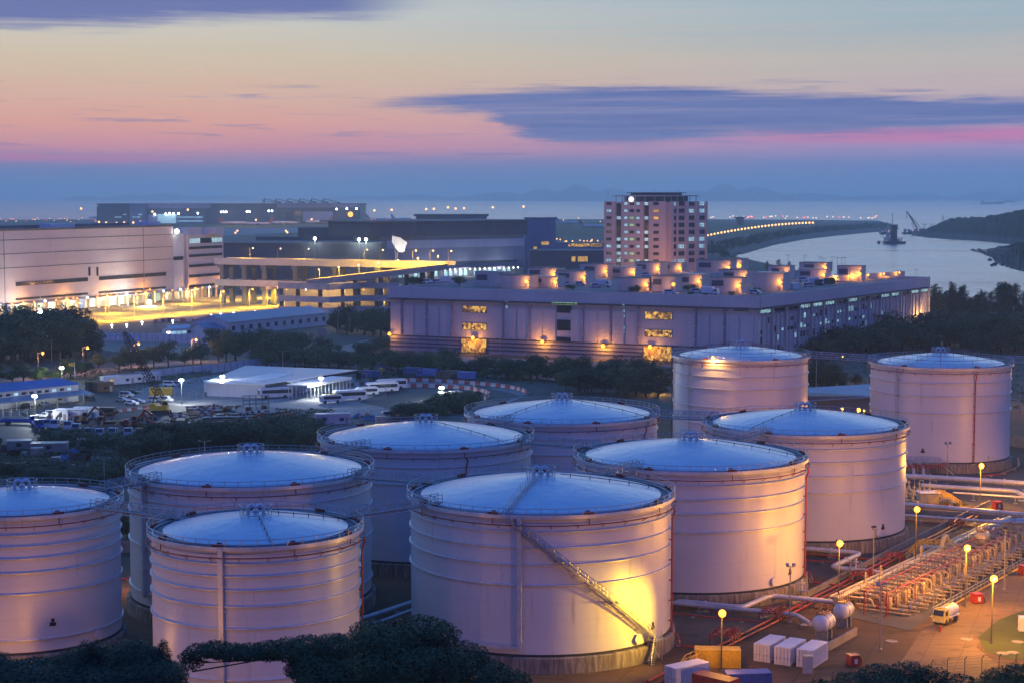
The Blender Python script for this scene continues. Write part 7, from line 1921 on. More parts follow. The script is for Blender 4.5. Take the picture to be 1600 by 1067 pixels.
# airliners on the apron
def airliner(label, tailm):
    t = thing("airliner", label, "airliner", (0, 0, 0), 0, None); Mx = Matrix.Rotation(math.pi / 2, 3, 'Y')
    MB().lathe([(.05, -33), (1.1, -30), (2.2, -24), (3.0, -16), (3.1, 20), (2.6, 26), (1.5, 30), (.05, 32)], 16, (0, 0, 5.5), M=Mx).build("fuselage", M['plane'], t, smooth=True, angle=60)
    for s in (-1, 1):
        q = MB(); q.add([(8, s * 2, 4.6), (-2, s * 2, 4.6), (-14, s * 29, 6.2), (-10, s * 29, 6.2), (8, s * 2, 3.8), (-2, s * 2, 4.), (-14, s * 29, 6.), (-10, s * 29, 6.)], [(0, 1, 2, 3), (7, 6, 5, 4), (0, 4, 5, 1), (1, 5, 6, 2), (2, 6, 7, 3), (3, 7, 4, 0)]); q.build("wing", M['plane'], t)
        q = MB(); q.lathe([(1.2, -2), (1.5, 0), (1.4, 2.4)], 12, (2, s * 10, 3.), M=Mx); q.build("engine", M['galv'], t)
        q = MB(); q.add([(-25, s * 1, 7), (-30, s * 1, 7), (-33, s * 10, 7.6), (-31, s * 10, 7.6), (-25, s * 1, 6.6), (-30, s * 1, 6.6), (-33, s * 10, 7.3), (-31, s * 10, 7.3)], [(0, 1, 2, 3), (7, 6, 5, 4), (0, 4, 5, 1), (1, 5, 6, 2), (2, 6, 7, 3), (3, 7, 4, 0)]); q.build("tailplane", M['plane'], t)
    q = MB(); q.add([(-22, -.3, 8), (-31, -.3, 8), (-35, -.3, 18), (-30.5, -.3, 18), (-22, .3, 8), (-31, .3, 8), (-35, .3, 18), (-30.5, .3, 18)], [(3, 2, 1, 0), (4, 5, 6, 7), (0, 1, 5, 4), (1, 2, 6, 5), (2, 3, 7, 6), (3, 0, 4, 7)]); q.build("tail_fin", tailm, t)
    q = MB()
    for x, y in ((24, 0), (-3, -3.5), (-3, 3.5)): q.bar((x, y, 0), (x, y, 4), .5, 6)
    q.build("landing_gear", M['dark_steel'], t); return t
M['plane'] = mat("aircraft_white", (.66, .62, .58), .35, 0, .12, .1)
for i, (px, py, rz, m_, lab) in enumerate(((366, 352.5, .1, 'red', "airliner with a red tail at the left of the apron row"), (404, 353.5, 2.9, 'red', "airliner with a red tail facing the other way beside a floodlight"), (446, 352, 3.0, 'green', "airliner with a dark green tail in the middle of the apron row"), (498, 350.5, 3.1, 'orange', "airliner between the two hangar doors, right of the green tailed one"), (540, 349, 3.05, 'blue', "airliner below the brightest orange apron light"),
        (592, 346.5, .3, 'redbrown', "distant airliner with a dark red tail right of the hangar"), (631, 346, .25, 'blue', "distant airliner with a blue tail just left of the freight hall's roof"), (155, 343.5, 2.9, 'redbrown', "airliner half hidden behind the hangar's left end"), (890, 352, .3, 'blue', "airliner with a blue tail left of the office tower"), (930, 358, .2, 'orange', "pale airliner tucked behind the office tower's left edge"))):
    o = airliner(lab, M[m_]); o.location = at(px, py, .2); o.rotation_euler.z = rz; 
    if 330 < px < 560: point_light(o.location + Vector((0, -60, 30)), 70000, AMB, None, 3)
# airport lamps: one little mast each
fr = random.Random(12); FL_P = {}
def far_lamp(px, py, m, label, group, hgt=12, rad=1.6):
    p = at(px, py + 1.2, 0); k = (m, hgt, rad)
    if k not in FL_P:
        q = MB(); q.mi(0).bar((0, 0, 0), (0, 0, hgt), .3, 4); q.mi(1).sph((0, 0, hgt + rad * .6), rad, 8, 5); o = q.build("airfield_lamp", [M['pole'], M[m]]); FL_P[k] = o
    else: o = FL_P[k].copy(); COL.objects.link(o)
    o.location = p; s = p.y / 4000; o.scale = (s, s, s); tag(o, label, "airfield lamp", group)
for i in range(30): far_lamp(fr.uniform(0, 152), fr.uniform(343.5, 349.5), 'bulb_amb' if i % 3 else 'bulb_red', "tiny amber airfield lamp left of the long hangar" if i % 3 else "tiny red airfield lamp left of the long hangar", "amber lamps left of the hangar" if i % 3 else "red lamps left of the hangar", 5, .9)
for i in range(34): far_lamp(fr.uniform(566, 944), fr.uniform(343.5, 350), 'bulb_amb' if i % 4 else 'bulb_red', "tiny amber airfield lamp between the hangar and the office tower" if i % 4 else "tiny red airfield lamp between the hangar and the office tower", "amber lamps right of the hangar" if i % 4 else "red lamps right of the hangar", 6, 1.1)
for i in range(40): far_lamp(fr.uniform(1106, 1385), fr.uniform(342.6, 346.5), 'bulb_pink' if i % 4 else 'bulb_red', "tiny pale airfield lamp on the spit beyond the bay" if i % 4 else "tiny red airfield lamp on the spit beyond the bay", "pale lamps on the spit" if i % 4 else "red lamps on the spit", 8, 1.5)
for x, y in ((770, 331), (818, 330), (712, 333), (700, 331), (585, 336), (612, 335), (127, 333), (666, 334), (678, 333.5), (725, 332.5), (1010, 340)):
    far_lamp(x, y + 10, 'bulb_amb', "tall amber floodlight mast standing on the far airfield", "tall airfield masts", 24, 2.6)
for i in range(32):
    f = i / 31; x = 1106 + (1270 - 1106) * f; y = 371 - 19.5 * (1 - (1 - f) ** 1.7); far_lamp(x, y + 1, 'bulb_amb', "road lamp in the curved line along the bay's seawall", "road lamps along the seawall", 6, 2.4)
for i in range(26): far_lamp(fr.uniform(845, 944), fr.uniform(381, 392), 'bulb_sod' if i % 3 == 0 else 'bulb_amb', "orange lamp on the terraces left of the office tower", "orange terrace lamps", 12, 1.5)
for i, (x, y) in enumerate(((371, 369), (447, 369), (368, 372), (449, 371.5), (400, 352), (487, 351))): far_lamp(x, y + 3, 'bulb_amb', "amber taxiway lamp cluster behind the viaduct", "amber taxiway lamps", 16, 2.2)
# terminal roof far right of the freight hall
far_block("terminal_building", "low dark terminal roof on the skyline between the hangar and the office tower", "building", 650, 760, 338.5, 2600, 60, M['mid_clad'])
t, h_, o2 = far_block("pier_shed", "low dark shed on the airfield right of the office tower", "building", 1152, 1162, 341.5, 3900, 30, M['dark_clad'])
# seawall belt of shrubs is built with the trees
# ---- hills beyond the bay
def hill(name, label, ridge, D0, D1, seed, m):
    """ridge: list of (px, py_top, py_shore); a wooded hill from its shore back over its crest"""
    rg = random.Random(seed); q = MB(); cols = []
    n = 70
    def interp(x):
        for (a, t0, s0), (b, t1, s1) in zip(ridge, ridge[1:]):
            if a <= x <= b: f = (x - a) / (b - a); return t0 + (t1 - t0) * f, s0 + (s1 - s0) * f
        return ridge[-1][1:]
    x0, x1 = ridge[0][0], ridge[-1][0]
    for i in range(n + 1):
        px = x0 + (x1 - x0) * i / n; yt, ys = interp(px); sh = at(px, ys, -3); Dc = sh.y + (D1 - D0) * .55 * min(1, .25 + (ys - yt) / 45); top = onY(px, yt, Dc); col = []
        for j in range(13):
            f = j / 12
            if f < .6: g = f / .6; y = sh.y + (Dc - sh.y) * g; z = -3 + (top.z + 3) * (math.sin(g * math.pi / 2) ** .85); x = sh.x + (top.x - sh.x) * g
            else: g = (f - .6) / .4; y = Dc + (D1 - D0) * .6 * g; z = top.z * (1 - g) - 4 * g; x = top.x * (1 + .12 * g)
            z += rg.gauss(0, 1.) * (0 if j in (0, 12) else 1.6); col.append((x, y, z))
        cols.append(col)
    vs = [v for c in cols for v in c]; m_ = 13
    q.add(vs, [(i * m_ + j, (i + 1) * m_ + j, (i + 1) * m_ + j + 1, i * m_ + j + 1) for i in range(n) for j in range(m_ - 1)])
    return structure(q, name, m, True)
def hill_mat(name):
    m, nt, bs = new_mat(name); co = coord(nt); sp = nt.nodes.new("ShaderNodeSeparateXYZ"); nt.links.new(co.k, sp.inputs[0]); z = S(nt, sp.outputs[2])
    n = noise(nt, co, .035, 6, .7); n2 = noise(nt, co, .16, 5, .7)
    c = cmix(nt, (n * .5 + n2 * .5).smooth(.35, .65), (.008, .013, .008, 1), (.032, .040, .020, 1))
    c = cmix(nt, (z + (n2 - .5) * 14.).smooth(8, 2), c, cmix(nt, n2, (.06, .05, .045, 1), (.20, .17, .145, 1)))
    put(nt, c, bs.inputs['Base Color']); bs.inputs['Roughness'].default_value = .9; bs.inputs['Specular IOR Level'].default_value = .1; bump(nt, bs, n2, 1., 6.); return m
M['hill'] = hill_mat("wooded_hillside")
hill("hill", "", [(1425, 365, 369), (1450, 358, 372), (1475, 346, 374), (1490, 340.5, 375), (1520, 340, 376), (1550, 337, 379), (1575, 333, 381.5), (1600, 326, 384), (1650, 316, 390), (1720, 312, 398)], 2500, 3300, 3, M['hill'])
hill("hill", "", [(1551, 408, 411), (1562, 402, 415), (1580, 394, 420), (1600, 381, 425), (1640, 362, 434), (1720, 345, 450)], 1500, 2100, 5, M['hill'])
for px, py, s in ((1546.5, 407.5, 1.), (1553, 415, .9), (1556, 414, .7), (1550, 416, .6)):
    p = at(px, py, -3); q = MB(); q.sph((p.x, p.y, -2.4), 2.6 * s, 9, 6, .7); rg = random.Random(int(px)); q.v = [(a + rg.gauss(0, .3), b + rg.gauss(0, .3), c + rg.gauss(0, .3)) for a, b, c in q.v]; q.solo("shore_rock", M['rock'], "dark rock in the water off the nearer right hand headland", "rock", "rocks off the headland")
# faint islands on the horizon
M['island'] = mat("far_island", (.10, .115, .10), .95, 0, .3, .001)
rg = random.Random(31)
def island(px0, px1, tops, D):
    q = MB(); n = 60; cols = []
    for i in range(n + 1):
        f = i / n; px = px0 + (px1 - px0) * f; hz = 0
        for c, w, hpx in tops: hz = max(hz, hpx * math.exp(-((px - c) / w) ** 2))
        hz = (hz * .78 + rg.gauss(0, .25)) * min(1, f * 10, (1 - f) * 10) * D / FPX; x = XatD(px, D)
        cols.append([(x, D, -3), (x, D + 250, max(-2, hz * .7)), (x, D + 600, max(-1, hz)), (x, D + 1500, max(-2, hz * .5)), (x, D + 2400, -3)])
    q.add([v for c in cols for v in c], [(i * 5 + j, (i + 1) * 5 + j, (i + 1) * 5 + j + 1, i * 5 + j + 1) for i in range(n) for j in range(4)]); structure(q, "hills", M['island'], True)
island(690, 1080, [(780, 60, 17), (850, 40, 24), (905, 34, 33), (960, 40, 25), (1020, 50, 14)], 22000)
island(1040, 1460, [(1090, 50, 20), (1140, 36, 35), (1190, 50, 27), (1280, 70, 15), (1380, 60, 10)], 22500)
island(70, 420, [(110, 30, 9), (190, 45, 11), (245, 50, 14), (330, 60, 9)], 23500)
island(480, 760, [(560, 60, 9), (640, 60, 12), (720, 30, 8)], 24500)
island(1380, 1700, [(1450, 60, 12), (1560, 60, 16), (1650, 60, 20)], 25000)
for i in range(36):
    px = fr.choice([fr.uniform(735, 910), fr.uniform(1180, 1250), fr.uniform(1340, 1600), fr.uniform(50, 135), fr.uniform(1280, 1460)]); D = 20000
    p = Vector((XatD(px, D), D, 0)); q = MB(); q.mi(0).bar((p.x, p.y, -3), (p.x, p.y, 10 + (i % 5) * 9), 1., 4); q.mi(1).sph((p.x, p.y, 14 + (i % 5) * 9), 5., 6, 4)
    q.solo("shore_light", [M['pole'], M['bulb_pink']], "tiny light on the faint far shore across the sea", "shore light", "lights on the far shore")
# ---- vessels
def ship(px, py, Lm, label, rz=0., name="cargo_ship"):
    p = at(px, py, -3); t = thing(name, label, "ship", p, rz); x = Lm / 2
    q = MB(); q.add([(-x, -Lm * .06, 0), (x * .85, -Lm * .06, 0), (x, 0, 0), (x * .85, Lm * .06, 0), (-x, Lm * .06, 0), (-x, -Lm * .065, Lm * .07), (x * .9, -Lm * .065, Lm * .07), (x * 1.06, 0, Lm * .085), (x * .9, Lm * .065, Lm * .07), (-x, Lm * .065, Lm * .07)], [(5, 6, 7, 8, 9), (0, 1, 6, 5), (1, 2, 7, 6), (2, 3, 8, 7), (3, 4, 9, 8), (4, 0, 5, 9)]); q.build("hull", M['darkcar'], t)
    q = MB(); q.bb(-x * .92, -x * .68, -Lm * .05, Lm * .05, Lm * .07, Lm * .16); q.bb(-x * .86, -x * .74, -Lm * .03, Lm * .03, Lm * .16, Lm * .19); q.build("bridge_house", M['pole'], t)
    q = MB(); q.bb(-x * .6, x * .7, -Lm * .045, Lm * .045, Lm * .07, Lm * .085); q.bar((x * .2, 0, Lm * .08), (x * .2, 0, Lm * .15), Lm * .006, 4); q.build("hatches", M['rust'], t)
    MB().sph((-x * .8, -Lm * .02, Lm * .2), 1.6, 6, 4).build("lamp", M['bulb_pink'], t)
ship(1550, 319.5, 190, "long dark cargo ship on the sea at the right, nearer of two", .1); ship(1572, 317, 150, "dark cargo ship behind the nearest one near the right edge", 3.1); ship(1581, 315.5, 160, "cargo ship with a light near the right edge", .1)
ship(1490, 311, 190, "faint ship with a pale light left of the dark cargo ships", .0); ship(145, 312.5, 110, "tiny ship on the sea above the long hangar's left end", .0); ship(1250, 309.5, 240, "faint long ship on the horizon right of the office tower", .1); ship(1127, 311.5, 180, "faint ship on the horizon directly right of the office tower's roof", .05); ship(1367, 327, 14, "tiny buoy like boat on the empty sea", .0, "small_boat")
p = at(1592, 312, -3); t = thing("floating_crane", "faint tall floating crane on the horizon at the right edge", "crane", p); s = p.y / FPX
MB().bb(-14 * s, 10 * s, -20, 20, 0, 3.5 * s).build("barge", M['darkcar'], t); q = MB()
for a, b in (((-4, 3), (-1, 20)), ((2, 3), (-1, 20)), ((-4, 3), (2, 10)), ((2, 3), (-3, 10)), ((0, 3), (6, 12)), ((6, 3), (6, 12)), ((-1, 20), (7, 4))): q.bar((a[0] * s, 0, a[1] * s), (b[0] * s, 0, b[1] * s), .5 * s, 5)
q.build("lattice_tower", M['darkcar'], t)
# piling barge in the bay
p = at(1396, 381, -3); s = p.y / FPX; t = thing("piling_barge", "dark piling barge with a tall block tower and mast, alone in the bay", "barge", p)
q = MB(); q.add([(-15 * s, -8, 0), (17 * s, -8, 0), (17 * s, 8, 0), (-15 * s, 8, 0), (-17 * s, -8, 3.4 * s), (18 * s, -8, 3.4 * s), (18 * s, 8, 3.4 * s), (-17 * s, 8, 3.4 * s)], [(4, 5, 6, 7), (0, 1, 5, 4), (1, 2, 6, 5), (2, 3, 7, 6), (3, 0, 4, 7)]); q.build("hull", M['darkcar'], t)
q = MB(); q.bb(-4.5 * s, 4.5 * s, -5, 5, 3.4 * s, 29 * s); q.bb(-3 * s, 5 * s, -6, 6, 27 * s, 29.6 * s); q.build("tower", M['darkcar'], t)
MB().bar((-2 * s, 0, 29 * s), (-2 * s, 0, 47 * s), .45 * s, 5).build("mast", M['darkcar'], t)
q = MB(); q.bb(-17 * s, -5 * s, -6, 6, 9 * s, 10 * s); q.bb(5 * s, 14 * s, -6, 6, 8 * s, 9 * s); q.bb(-14 * s, -6 * s, -5, 5, 3.4 * s, 8 * s); q.bb(6 * s, 12 * s, -5, 5, 3.4 * s, 7 * s); q.bb(-11 * s, -5 * s, -4, 4, 10 * s, 16 * s); q.build("deck_house", M['mid_clad'], t)
q = MB(); q.bb(-25 * s, -21 * s, -3, 3, 0, 4 * s); q.build("mooring_float", M['darkcar'], t)
for x, z in ((-13, 5), (9, 5.5), (-8, 12)): MB().sph((x * s, -7, z * s), .5 * s, 6, 4).build("lamp", M['bulb_pink'], t)
# crane barges by the headland
def crane_barge(px, py, w, boom, label):
    p = at(px, py, -3); s = p.y / FPX; t = thing("crane_barge", label, "barge", p); MB().bb(-w / 2 * s, w / 2 * s, -10, 10, 0, 2.4 * s).build("hull", M['darkcar'], t)
    q = MB(); rg = random.Random(int(px)); x = -w / 2 + 2
    while x < w / 2 - 4: q.bb(x * s, (x + rg.uniform(2, 4)) * s, -6, 6, 2.4 * s, rg.uniform(5, 11) * s); x += rg.uniform(4, 6)
    q.build("deck_house", M['mid_clad'], t); q = MB()
    for (a, b) in boom: q.bar((a[0] * s, 0, a[1] * s), (b[0] * s, 0, b[1] * s), .42 * s, 4)
    q.build("lattice_boom", M['darkcar'], t)
    for k in range(3): MB().sph(((-w / 3 + k * w / 3) * s, -11, (4 + k) * s), .5 * s, 6, 4).build("lamp", M['bulb_pink'], t)
crane_barge(1424, 366, 26, [((8, 8), (-8, 35)), ((9, 8), (-7, 35)), ((10, 10), (-7, 35)), ((-8, 35), (-8, 24)), ((4, 8), (0, 18)), ((14, 10), (-7, 34))], "barge with a long crane boom leaning left beside the headland")
crane_barge(1446, 366, 24, [((4, 8), (12, 17)), ((-2, 8), (-2, 15)), ((-5, 15), (2, 15))], "low barge with a short derrick at the tip of the headland"); crane_barge(1382, 366, 14, [((-5, 3), (-6, 18)), ((-2, 3), (-5, 18))], "small barge with an upright frame behind the piling barge")
crane_barge(1473, 352, 6, [((-3, 0), (0, 15)), ((3, 0), (0, 15)), ((-2, 5), (2, 5)), ((-1, 10), (1, 10))], "lattice tower with a light standing at the headland's edge")
# ------------------------------------------------------------------ trees
tr = random.Random(77)
def tree_proto(seed, h, w, kind='broad'):
    """Unit tree: trunk with limbs plus a crown of leaf faces in uneven clumps."""
    rg = random.Random(seed); tk = MB(); cr = MB()
    if kind == 'broad':
        th = h * .45; tk.tube([(0, 0, 0), (rg.uniform(-.2, .2), rg.uniform(-.2, .2), th * .6), (rg.uniform(-.4, .4), rg.uniform(-.4, .4), th)], h * .035, 7, h * .018)
        for i in range(14):
            a = rg.uniform(0, 6.28); rr = w * .5 * math.sqrt(rg.random()) * .8; z = h * (.36 + .5 * rg.random()) - rr * .12
            c = (rr * math.cos(a), rr * math.sin(a), z); s = w * rg.uniform(.16, .27)
            tk.tube([(0, 0, th * rg.uniform(.5, .95)), (c[0] * .6, c[1] * .6, z - s * .5), c], h * .016, 5, h * .005)
            cr.leafs(c, (s, s, s * .75), 190, h * .030, rg)
    elif kind == 'needle':
        tk.tube([(0, 0, 0), (.1, 0, h * .5), (0, .1, h * .96)], h * .022, 6, h * .005)
        for i in range(22):
            z = h * (.22 + .74 * i / 22); rr = w * .5 * (1 - .75 * i / 22) * rg.uniform(.5, 1.05); a = rg.uniform(0, 6.28); c = (rr * .7 * math.cos(a), rr * .7 * math.sin(a), z + rr * .2)
            tk.tube([(0, 0, z - rr * .3), c], h * .008, 4, h * .003); cr.leafs(c, (rr * .55 + .2, rr * .55 + .2, h * .075), 90, h * .028, rg, .35, .5)
    else:
        for i in range(9):
            a = rg.uniform(0, 6.28); rr = w * .5 * math.sqrt(rg.random()) * .75; z = h * rg.uniform(.3, .66); c = (rr * math.cos(a), rr * math.sin(a), z); s = w * rg.uniform(.18, .28)
            tk.tube([(rg.uniform(-.2, .2), rg.uniform(-.2, .2), 0), c], h * .025, 5, h * .008); cr.leafs(c, (s, s, h * .3), 130, h * .05, rg)
    return tk, cr
TP = {}
for kind, k, h, w in (('broad', 6, 8., 8.), ('needle', 4, 12., 6.), ('bush', 4, 3., 4.5)):
    for i in range(k):
        tk, cr = tree_proto(100 + i * 7 + len(kind), h, w, kind)
        TP[(kind, i)] = (tk, cr, h, w, [None])
def tree(p, hgt, kind, label, group, wide=1., m='leaf', name=None):
    nk = {'broad': 6, 'needle': 4, 'bush': 4}[kind]; i = tr.randrange(nk); tk, cr, h, w, cache = TP[(kind, i)]; key = (kind, i, m)
    t = thing(name or {'broad': "broadleaf_tree", 'needle': "casuarina_tree", 'bush': "shrub"}[kind], label, "tree" if kind != 'bush' else "shrub", p, tr.uniform(0, 6.28), group)
    if key not in TP: 
        a = tk.build("trunk", M['bark'], t); b = cr.build("crown", M[m], t); TP[key] = (a, b)
    else:
        for nm, src in zip(("trunk", "crown"), TP[key]): link_mesh(nm, src, t)
    s = hgt / h; t.scale = (s * wide, s * wide, s); return t
def belt(pix, hpx, step, label, group, kind='broad', m='leaf', jy=2., wide=1., rows=1):
    """trees along a pixel polyline of bases; hpx is crown height in pixels"""
    for r in range(rows):
        for (x0, y0, h0), (x1, y1, h1) in zip(pix, pix[1:]):
            n = max(1, int(abs(x1 - x0) / step))
            for i in range(n):
                f = (i + tr.uniform(.1, .9)) / n; x = x0 + (x1 - x0) * f; y = y0 + (y1 - y0) * f + tr.uniform(-jy, jy) - r * 3
                p = at(x, y, 0); hh = (h0 + (h1 - h0) * f) * tr.choice((.6, .8, .95, 1.05, 1.3)) * tr.uniform(.9, 1.1) * p.y / FPX; tree(p, hh, kind, label, group, wide * tr.uniform(.85, 1.2), m)
belt([(395, 572, 32), (520, 574, 30), (700, 586, 32), (900, 598, 34), (1030, 612, 40)], 0, 13, "dark round tree in the long belt between the depot and the cargo building", "trees of the belt before the cargo building", jy=2, wide=1.1, rows=2)
belt([(880, 612, 36), (1040, 622, 42)], 0, 17, "dark tree in the thicket left of the tall rear tank", "trees in the thicket by the tall tank", wide=1.2, rows=2)
belt([(150, 578, 36), (250, 574, 34), (330, 566, 36), (400, 562, 38)], 0, 17, "round street tree along the road behind the depot", "street trees behind the depot", wide=1., jy=1.5)
belt([(-10, 570, 70), (80, 562, 64), (150, 552, 52)], 0, 12, "tall dark tree in the mass at the left edge before the warehouse", "tall trees at the left edge", wide=1.15, rows=3, jy=5)
belt([(-10, 598, 34), (60, 596, 34), (140, 588, 26)], 0, 15, "bushy tree behind the blue roofed office", "trees behind the blue roofed office", wide=1.2, m='leaf2')
belt([(330, 545, 30), (400, 540, 34), (470, 552, 34), (540, 548, 22)], 0, 13, "tree around the blue grey shed", "trees around the blue grey shed", wide=1.15, rows=1)
belt([(520, 520, 34), (575, 524, 34), (612, 526, 36)], 0, 12, "dark tree between the parking decks and the cargo building", "trees by the parking decks", wide=1.1, rows=2)
belt([(560, 545, 12), (610, 540, 14)], 0, 10, "low hedge shrub beside the road left of the cargo building", "hedge shrubs by the road", 'bush', wide=1.3)
belt([(1255, 560, 34), (1330, 552, 36), (1400, 548, 40), (1470, 545, 44), (1560, 550, 50), (1610, 552, 50)], 0, 16, "dark tree in the grove between the cargo building and the tall right tank", "trees of the right hand grove", wide=1.25, rows=3, jy=6)
belt([(1262, 608, 40), (1310, 612, 44), (1345, 600, 36)], 0, 12, "yellow green tree in the gap between the two tall tanks", "trees between the tall tanks", wide=1.1, m='leaf2', jy=6)
belt([(1455, 512, 52), (1520, 508, 46), (1600, 508, 46)], 0, 8.5, "dark casuarina tree on the shore at the right", "casuarinas on the right shore", 'needle', 'needle', wide=1.35, jy=5, rows=3)
belt([(1195, 427, 18), (1265, 428, 16)], 0, 9, "casuarina on the shore behind the cargo roof", "casuarinas behind the cargo roof", 'needle', 'needle', wide=1.3)
belt([(1108, 402, 20), (1150, 405, 10)], 0, 9, "shrubby tree at the foot of the seawall right of the office tower", "trees at the seawall's foot", 'broad', wide=1.3)
belt([(660, 648, 17), (705, 643, 24), (748, 634, 27)], 0, 11, "dark leafy tree between the bus apron and the nearest roofs", "trees beside the bus apron", wide=1.2, rows=2, jy=5)
belt([(620, 655, 22), (700, 645, 26), (740, 640, 20)], 0, 12, "yellow lit shrub behind the streaked tank's roof", "shrubs behind the tanks", 'bush', 'leaf2', wide=1.4, jy=5)
belt([(195, 720, 34), (300, 700, 34), (400, 690, 30), (480, 695, 28)], 0, 14, "dark scrub tree in the waste ground above the left tank roofs", "scrub trees on the waste ground", wide=1.35, rows=3, jy=9)
belt([(420, 705, 28), (500, 690, 24)], 0, 15, "yellowish scrub tree lit from below behind the tank roofs", "yellowish scrub trees", 'broad', 'leaf2', wide=1.2, rows=1, jy=6)
belt([(-10, 730, 18), (60, 745, 20), (140, 752, 18), (190, 745, 22)], 0, 11, "scrub bush in the dark scrap yard", "scrub bushes in the scrap yard", 'bush', wide=1.5, rows=3, jy=9)
belt([(60, 690, 14), (160, 695, 16), (330, 690, 16), (470, 665, 18), (500, 670, 14)], 0, 13, "low bush at the edge of the work yard", "low bushes of the work yard", 'bush', wide=1.5, rows=2, jy=8)
belt([(1085, 612, 30), (1110, 614, 34)], 0, 12, "tree behind the tall rear tank", "trees behind the tall rear tank", wide=1.1)
belt([(215, 880, 14), (240, 888, 14)], 0, 10, "shrub in the gap beside the lorry yard tank", "shrubs between the left tanks", 'bush', 'leaf2', wide=1.3)
belt([(185, 845, 40), (205, 838, 40)], 0, 8, "lit bushy tree in the gap between the two left tanks", "trees between the left tanks", 'broad', 'leaf2')
belt([(1470, 787, 6), (1510, 790, 7)], 0, 9, "small bush on the grass strip by the grey hut", "bushes on the grass strip", 'bush', 'leaf2', wide=1.4)
for x, y, h_ in ((645, 447, 17), (655, 447, 15), (718, 448, 18), (1150, 0, 0)):
    if h_: p = at_roof(x, y); tree(p, h_ * p.y / FPX, 'broad', "small dark tree on the left end of the cargo roof", "trees on the cargo roof", 1.2)
for x, y, h_ in ((887, 452, 9), (895, 453, 8), (985, 456, 9), (997, 456, 11), (1000, 455, 9), (1075, 454, 10), (1083, 453, 10), (1143, 462, 8), (1182, 456, 8), (1078, 462, 7)):
    p = at_roof(x, y); tree(p, h_ * p.y / FPX, 'bush', "small bush growing on the front edge of the cargo roof", "bushes on the cargo roof", 1.2)
# dark shrub belt along the seawall beyond the bay: one wooded strip nobody could count
sw = MB(); rg = random.Random(8)
line = [at(1108, 391), at(1150, 385), at(1200, 374), at(1250, 366), at(1300, 361), at(1350, 357.5), at(1378, 355.5)]
for a, b in zip(line, line[1:]):
    L = (b - a).length
    for i in range(int(L / 7)): p = a.lerp(b, rg.random()) + Vector((rg.uniform(-14, 14), rg.uniform(-8, 22), 0)); sw.leafs((p.x, p.y, 4.5), (8, 8, 5), 22, 2.6, rg)
o = sw.build("seawall_scrub", M['leaf']); tag(o, "dark scrub wood along the top of the curved seawall", "scrub", None, 'stuff')
# ---- grass tufts on open ground: ground cover
gm = MB(); rg = random.Random(15)
for (xa, xb, ya, yb, n) in ((150, 520, 668, 715, 900), (0, 200, 690, 760, 700), (430, 520, 640, 668, 250), (560, 1050, 575, 600, 500), (1250, 1620, 560, 640, 700), (60, 330, 575, 600, 260)):
    for _ in range(n):
        p = at(rg.uniform(xa, xb), rg.uniform(ya, yb), 0); gm.leafs((p.x, p.y, .35), (1.2, 1.2, .5), 9, .5, rg, .5)
o = gm.build("ground_cover", M['leaf2']); tag(o, "weeds and rough grass over the waste ground", "ground cover", None, 'stuff')
# ---- foreground trees on the hillside, close to the camera
def fg_tree(name, label, base, clumps, leaf, m, chain=False, seed=1, n_per=900, flat=.5, up=.5):
    rg = random.Random(seed); gz = hill_z(base[0], base[1]); b = Vector((base[0], base[1], gz - .3)); t = thing(name, label, "tree", b)
    tk = MB(); cr = MB(); cs = [Vector(c[:3]) - b for c in clumps]; ctr = sum(cs, Vector()) / len(cs); fork = Vector((ctr.x * .25, ctr.y * .25, max(1.5, ctr.z * .45)))
    tk.tube([(0, 0, 0), fork * .5 + Vector((.15, .1, 0)), fork], .34, 9, .2)
    for c, q in zip(clumps, cs):
        src = fork if not chain or q is cs[-1] else cs[cs.index(q) + 1] - Vector((0, 0, .5))
        mid = src.lerp(q, .55) + Vector((rg.uniform(-.4, .4), rg.uniform(-.4, .4), -.35 if not chain else -.1)); tk.tube([src, mid, q], .13 if not chain else .05, 6, .03)
        for k in range(7):
            e = q + Vector((rg.uniform(-1, 1) * c[3] * .8, rg.uniform(-1, 1) * c[3] * .8, rg.uniform(-.5, .6) * c[4])); tk.tube([mid.lerp(q, .6), e], .035, 4, .012)
        cr.leafs(q, (c[3], c[3], c[4]), int(n_per * c[3] * c[3] * (c[4] + .4)), leaf, rg, flat, up)
    tk.build("trunk", M['bark'], t, smooth=True); cr.build("crown", M[m], t); return t
def cl(px, py, D, r, rz): p = onY(px, py, D); return (p.x, p.y, p.z, r, rz)
fg_tree("feathery_tree", "dark layered feathery tree in the middle of the bottom edge, crown below the stairway tank", (onY(600, 1100, 112).x, 112),
        [cl(545, 1020, 112, 2.4, 1.2), cl(600, 1000, 111, 2.4, 1.1), cl(655, 986, 113, 2.2, 1.), cl(690, 990, 112, 1.3, .8), cl(580, 985, 114, 1.5, .7), cl(610, 1040, 110, 3.2, 1.6), cl(680, 1040, 111, 2.6, 1.5), cl(720, 1025, 113, 1.9, 1.0), cl(750, 1055, 112, 2.2, 1.1), cl(790, 1062, 113, 1.7, .7), cl(560, 1060, 110, 2.8, 1.3), cl(500, 1040, 112, 1.8, .8)], .16, 'leaf', seed=3, n_per=420)
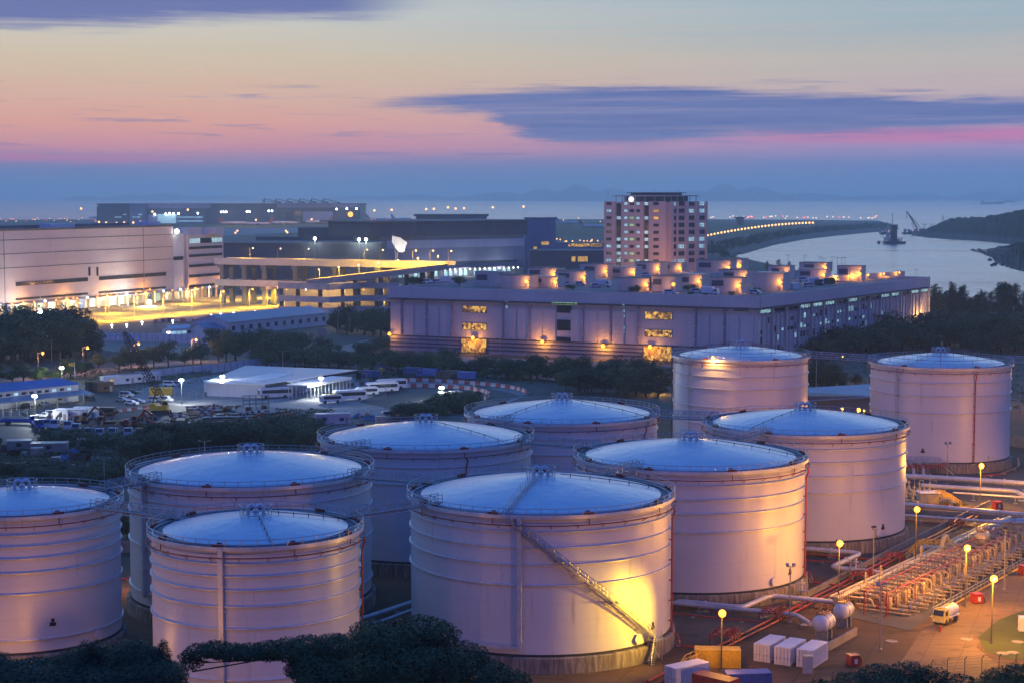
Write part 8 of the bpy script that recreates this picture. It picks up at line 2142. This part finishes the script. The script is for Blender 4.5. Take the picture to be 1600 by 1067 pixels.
fg_tree("feathery_tree", "dark branch-fringed tree reaching left in front of the smaller front tank", (onY(520, 1100, 105).x, 105),
        [cl(292, 1026, 105, .6, .35), cl(310, 1018, 105, 1., .5), cl(335, 1014, 106, 1.2, .5), cl(360, 1018, 105, 1.2, .55), cl(390, 1018, 105, 1.3, .5), cl(420, 1016, 106, 1.3, .6), cl(450, 1014, 105, 1.4, .7), cl(300, 1036, 105, .7, .4), cl(480, 1012, 106, 1.4, .8), cl(490, 1030, 105, 1.7, .9), cl(520, 1010, 105, 1.5, .8), cl(510, 1050, 104, 2.2, 1.2), cl(470, 1046, 106, 1.1, .5)], .13, 'leaf', chain=True, seed=5, n_per=900)
fg_tree("conifer", "dark spiky conifer in the bottom left corner in front of the left edge tank", (onY(140, 1120, 95).x, 95),
        [cl(132, 1020, 95, .5, .8), cl(150, 1014, 95, .4, .6), cl(120, 1042, 95, 1.5, 1.), cl(165, 1036, 96, 1.8, 1.), cl(205, 1030, 95, 1.6, 1.1), cl(235, 1040, 95, 1.2, 1.), cl(255, 1032, 95, .5, 1.1), cl(60, 1050, 96, 1.8, .8), cl(15, 1054, 95, 1.7, .8), cl(-20, 1050, 95, 1.5, .9), cl(230, 1056, 94, 2., 1.), cl(100, 1064, 94, 2.3, 1.), cl(180, 1064, 94, 2.3, 1.), cl(40, 1068, 94, 2.3, .9), cl(272, 1056, 95, .8, .9), cl(5, 1036, 96, .45, .7), cl(35, 1044, 96, .4, .6), cl(90, 1044, 95, .5, .8), cl(255, 1010, 95, .25, .5), cl(80, 1036, 96, .3, .5)], .17, 'needle', seed=9, n_per=1500, flat=.3, up=.9)
fg_tree("hillside_shrub", "dark out of focus shrub along the bottom edge right of the blue container", (onY(1370, 1110, 120).x, 120),
        [cl(1330, 1062, 120, 1.3, .5), cl(1375, 1056, 121, 1.7, .8), cl(1420, 1052, 120, 1.5, .9), cl(1455, 1056, 121, 1.4, .7), cl(1500, 1064, 120, 1.4, .4), cl(1400, 1072, 119, 2.2, .8), cl(1290, 1074, 119, 1.5, .4)], .16, 'leaf', seed=12, n_per=420)
fg_tree("hillside_shrub", "green leafy shrub in the bottom right corner before the fence", (onY(1580, 1110, 115).x, 115),
        [cl(1560, 1056, 115, 1.2, .5), cl(1590, 1050, 116, 1.2, .6), cl(1620, 1052, 115, 1.3, .7), cl(1570, 1070, 114, 1.8, .6)], .16, 'leaf2', seed=13, n_per=420)
# ------------------------------------------------------------------ the air
mz, nt, bs = new_mat("haze_air"); nt.nodes.remove(bs); out = nt.nodes["Material Output"]
pv = nt.nodes.new("ShaderNodeVolumePrincipled"); pv.inputs['Color'].default_value = (.76, .95, 1., 1); pv.inputs['Density'].default_value = 1e-4; pv.inputs['Anisotropy'].default_value = .55
nt.links.new(pv.outputs[0], out.inputs['Volume'])
o = MB().bb(-26100, 26100, -420, 60100, -5, 240).build("haze", mz); o['kind'] = 'stuff'; o['label'] = "evening haze over the sea and the airfield"; o['category'] = "haze"
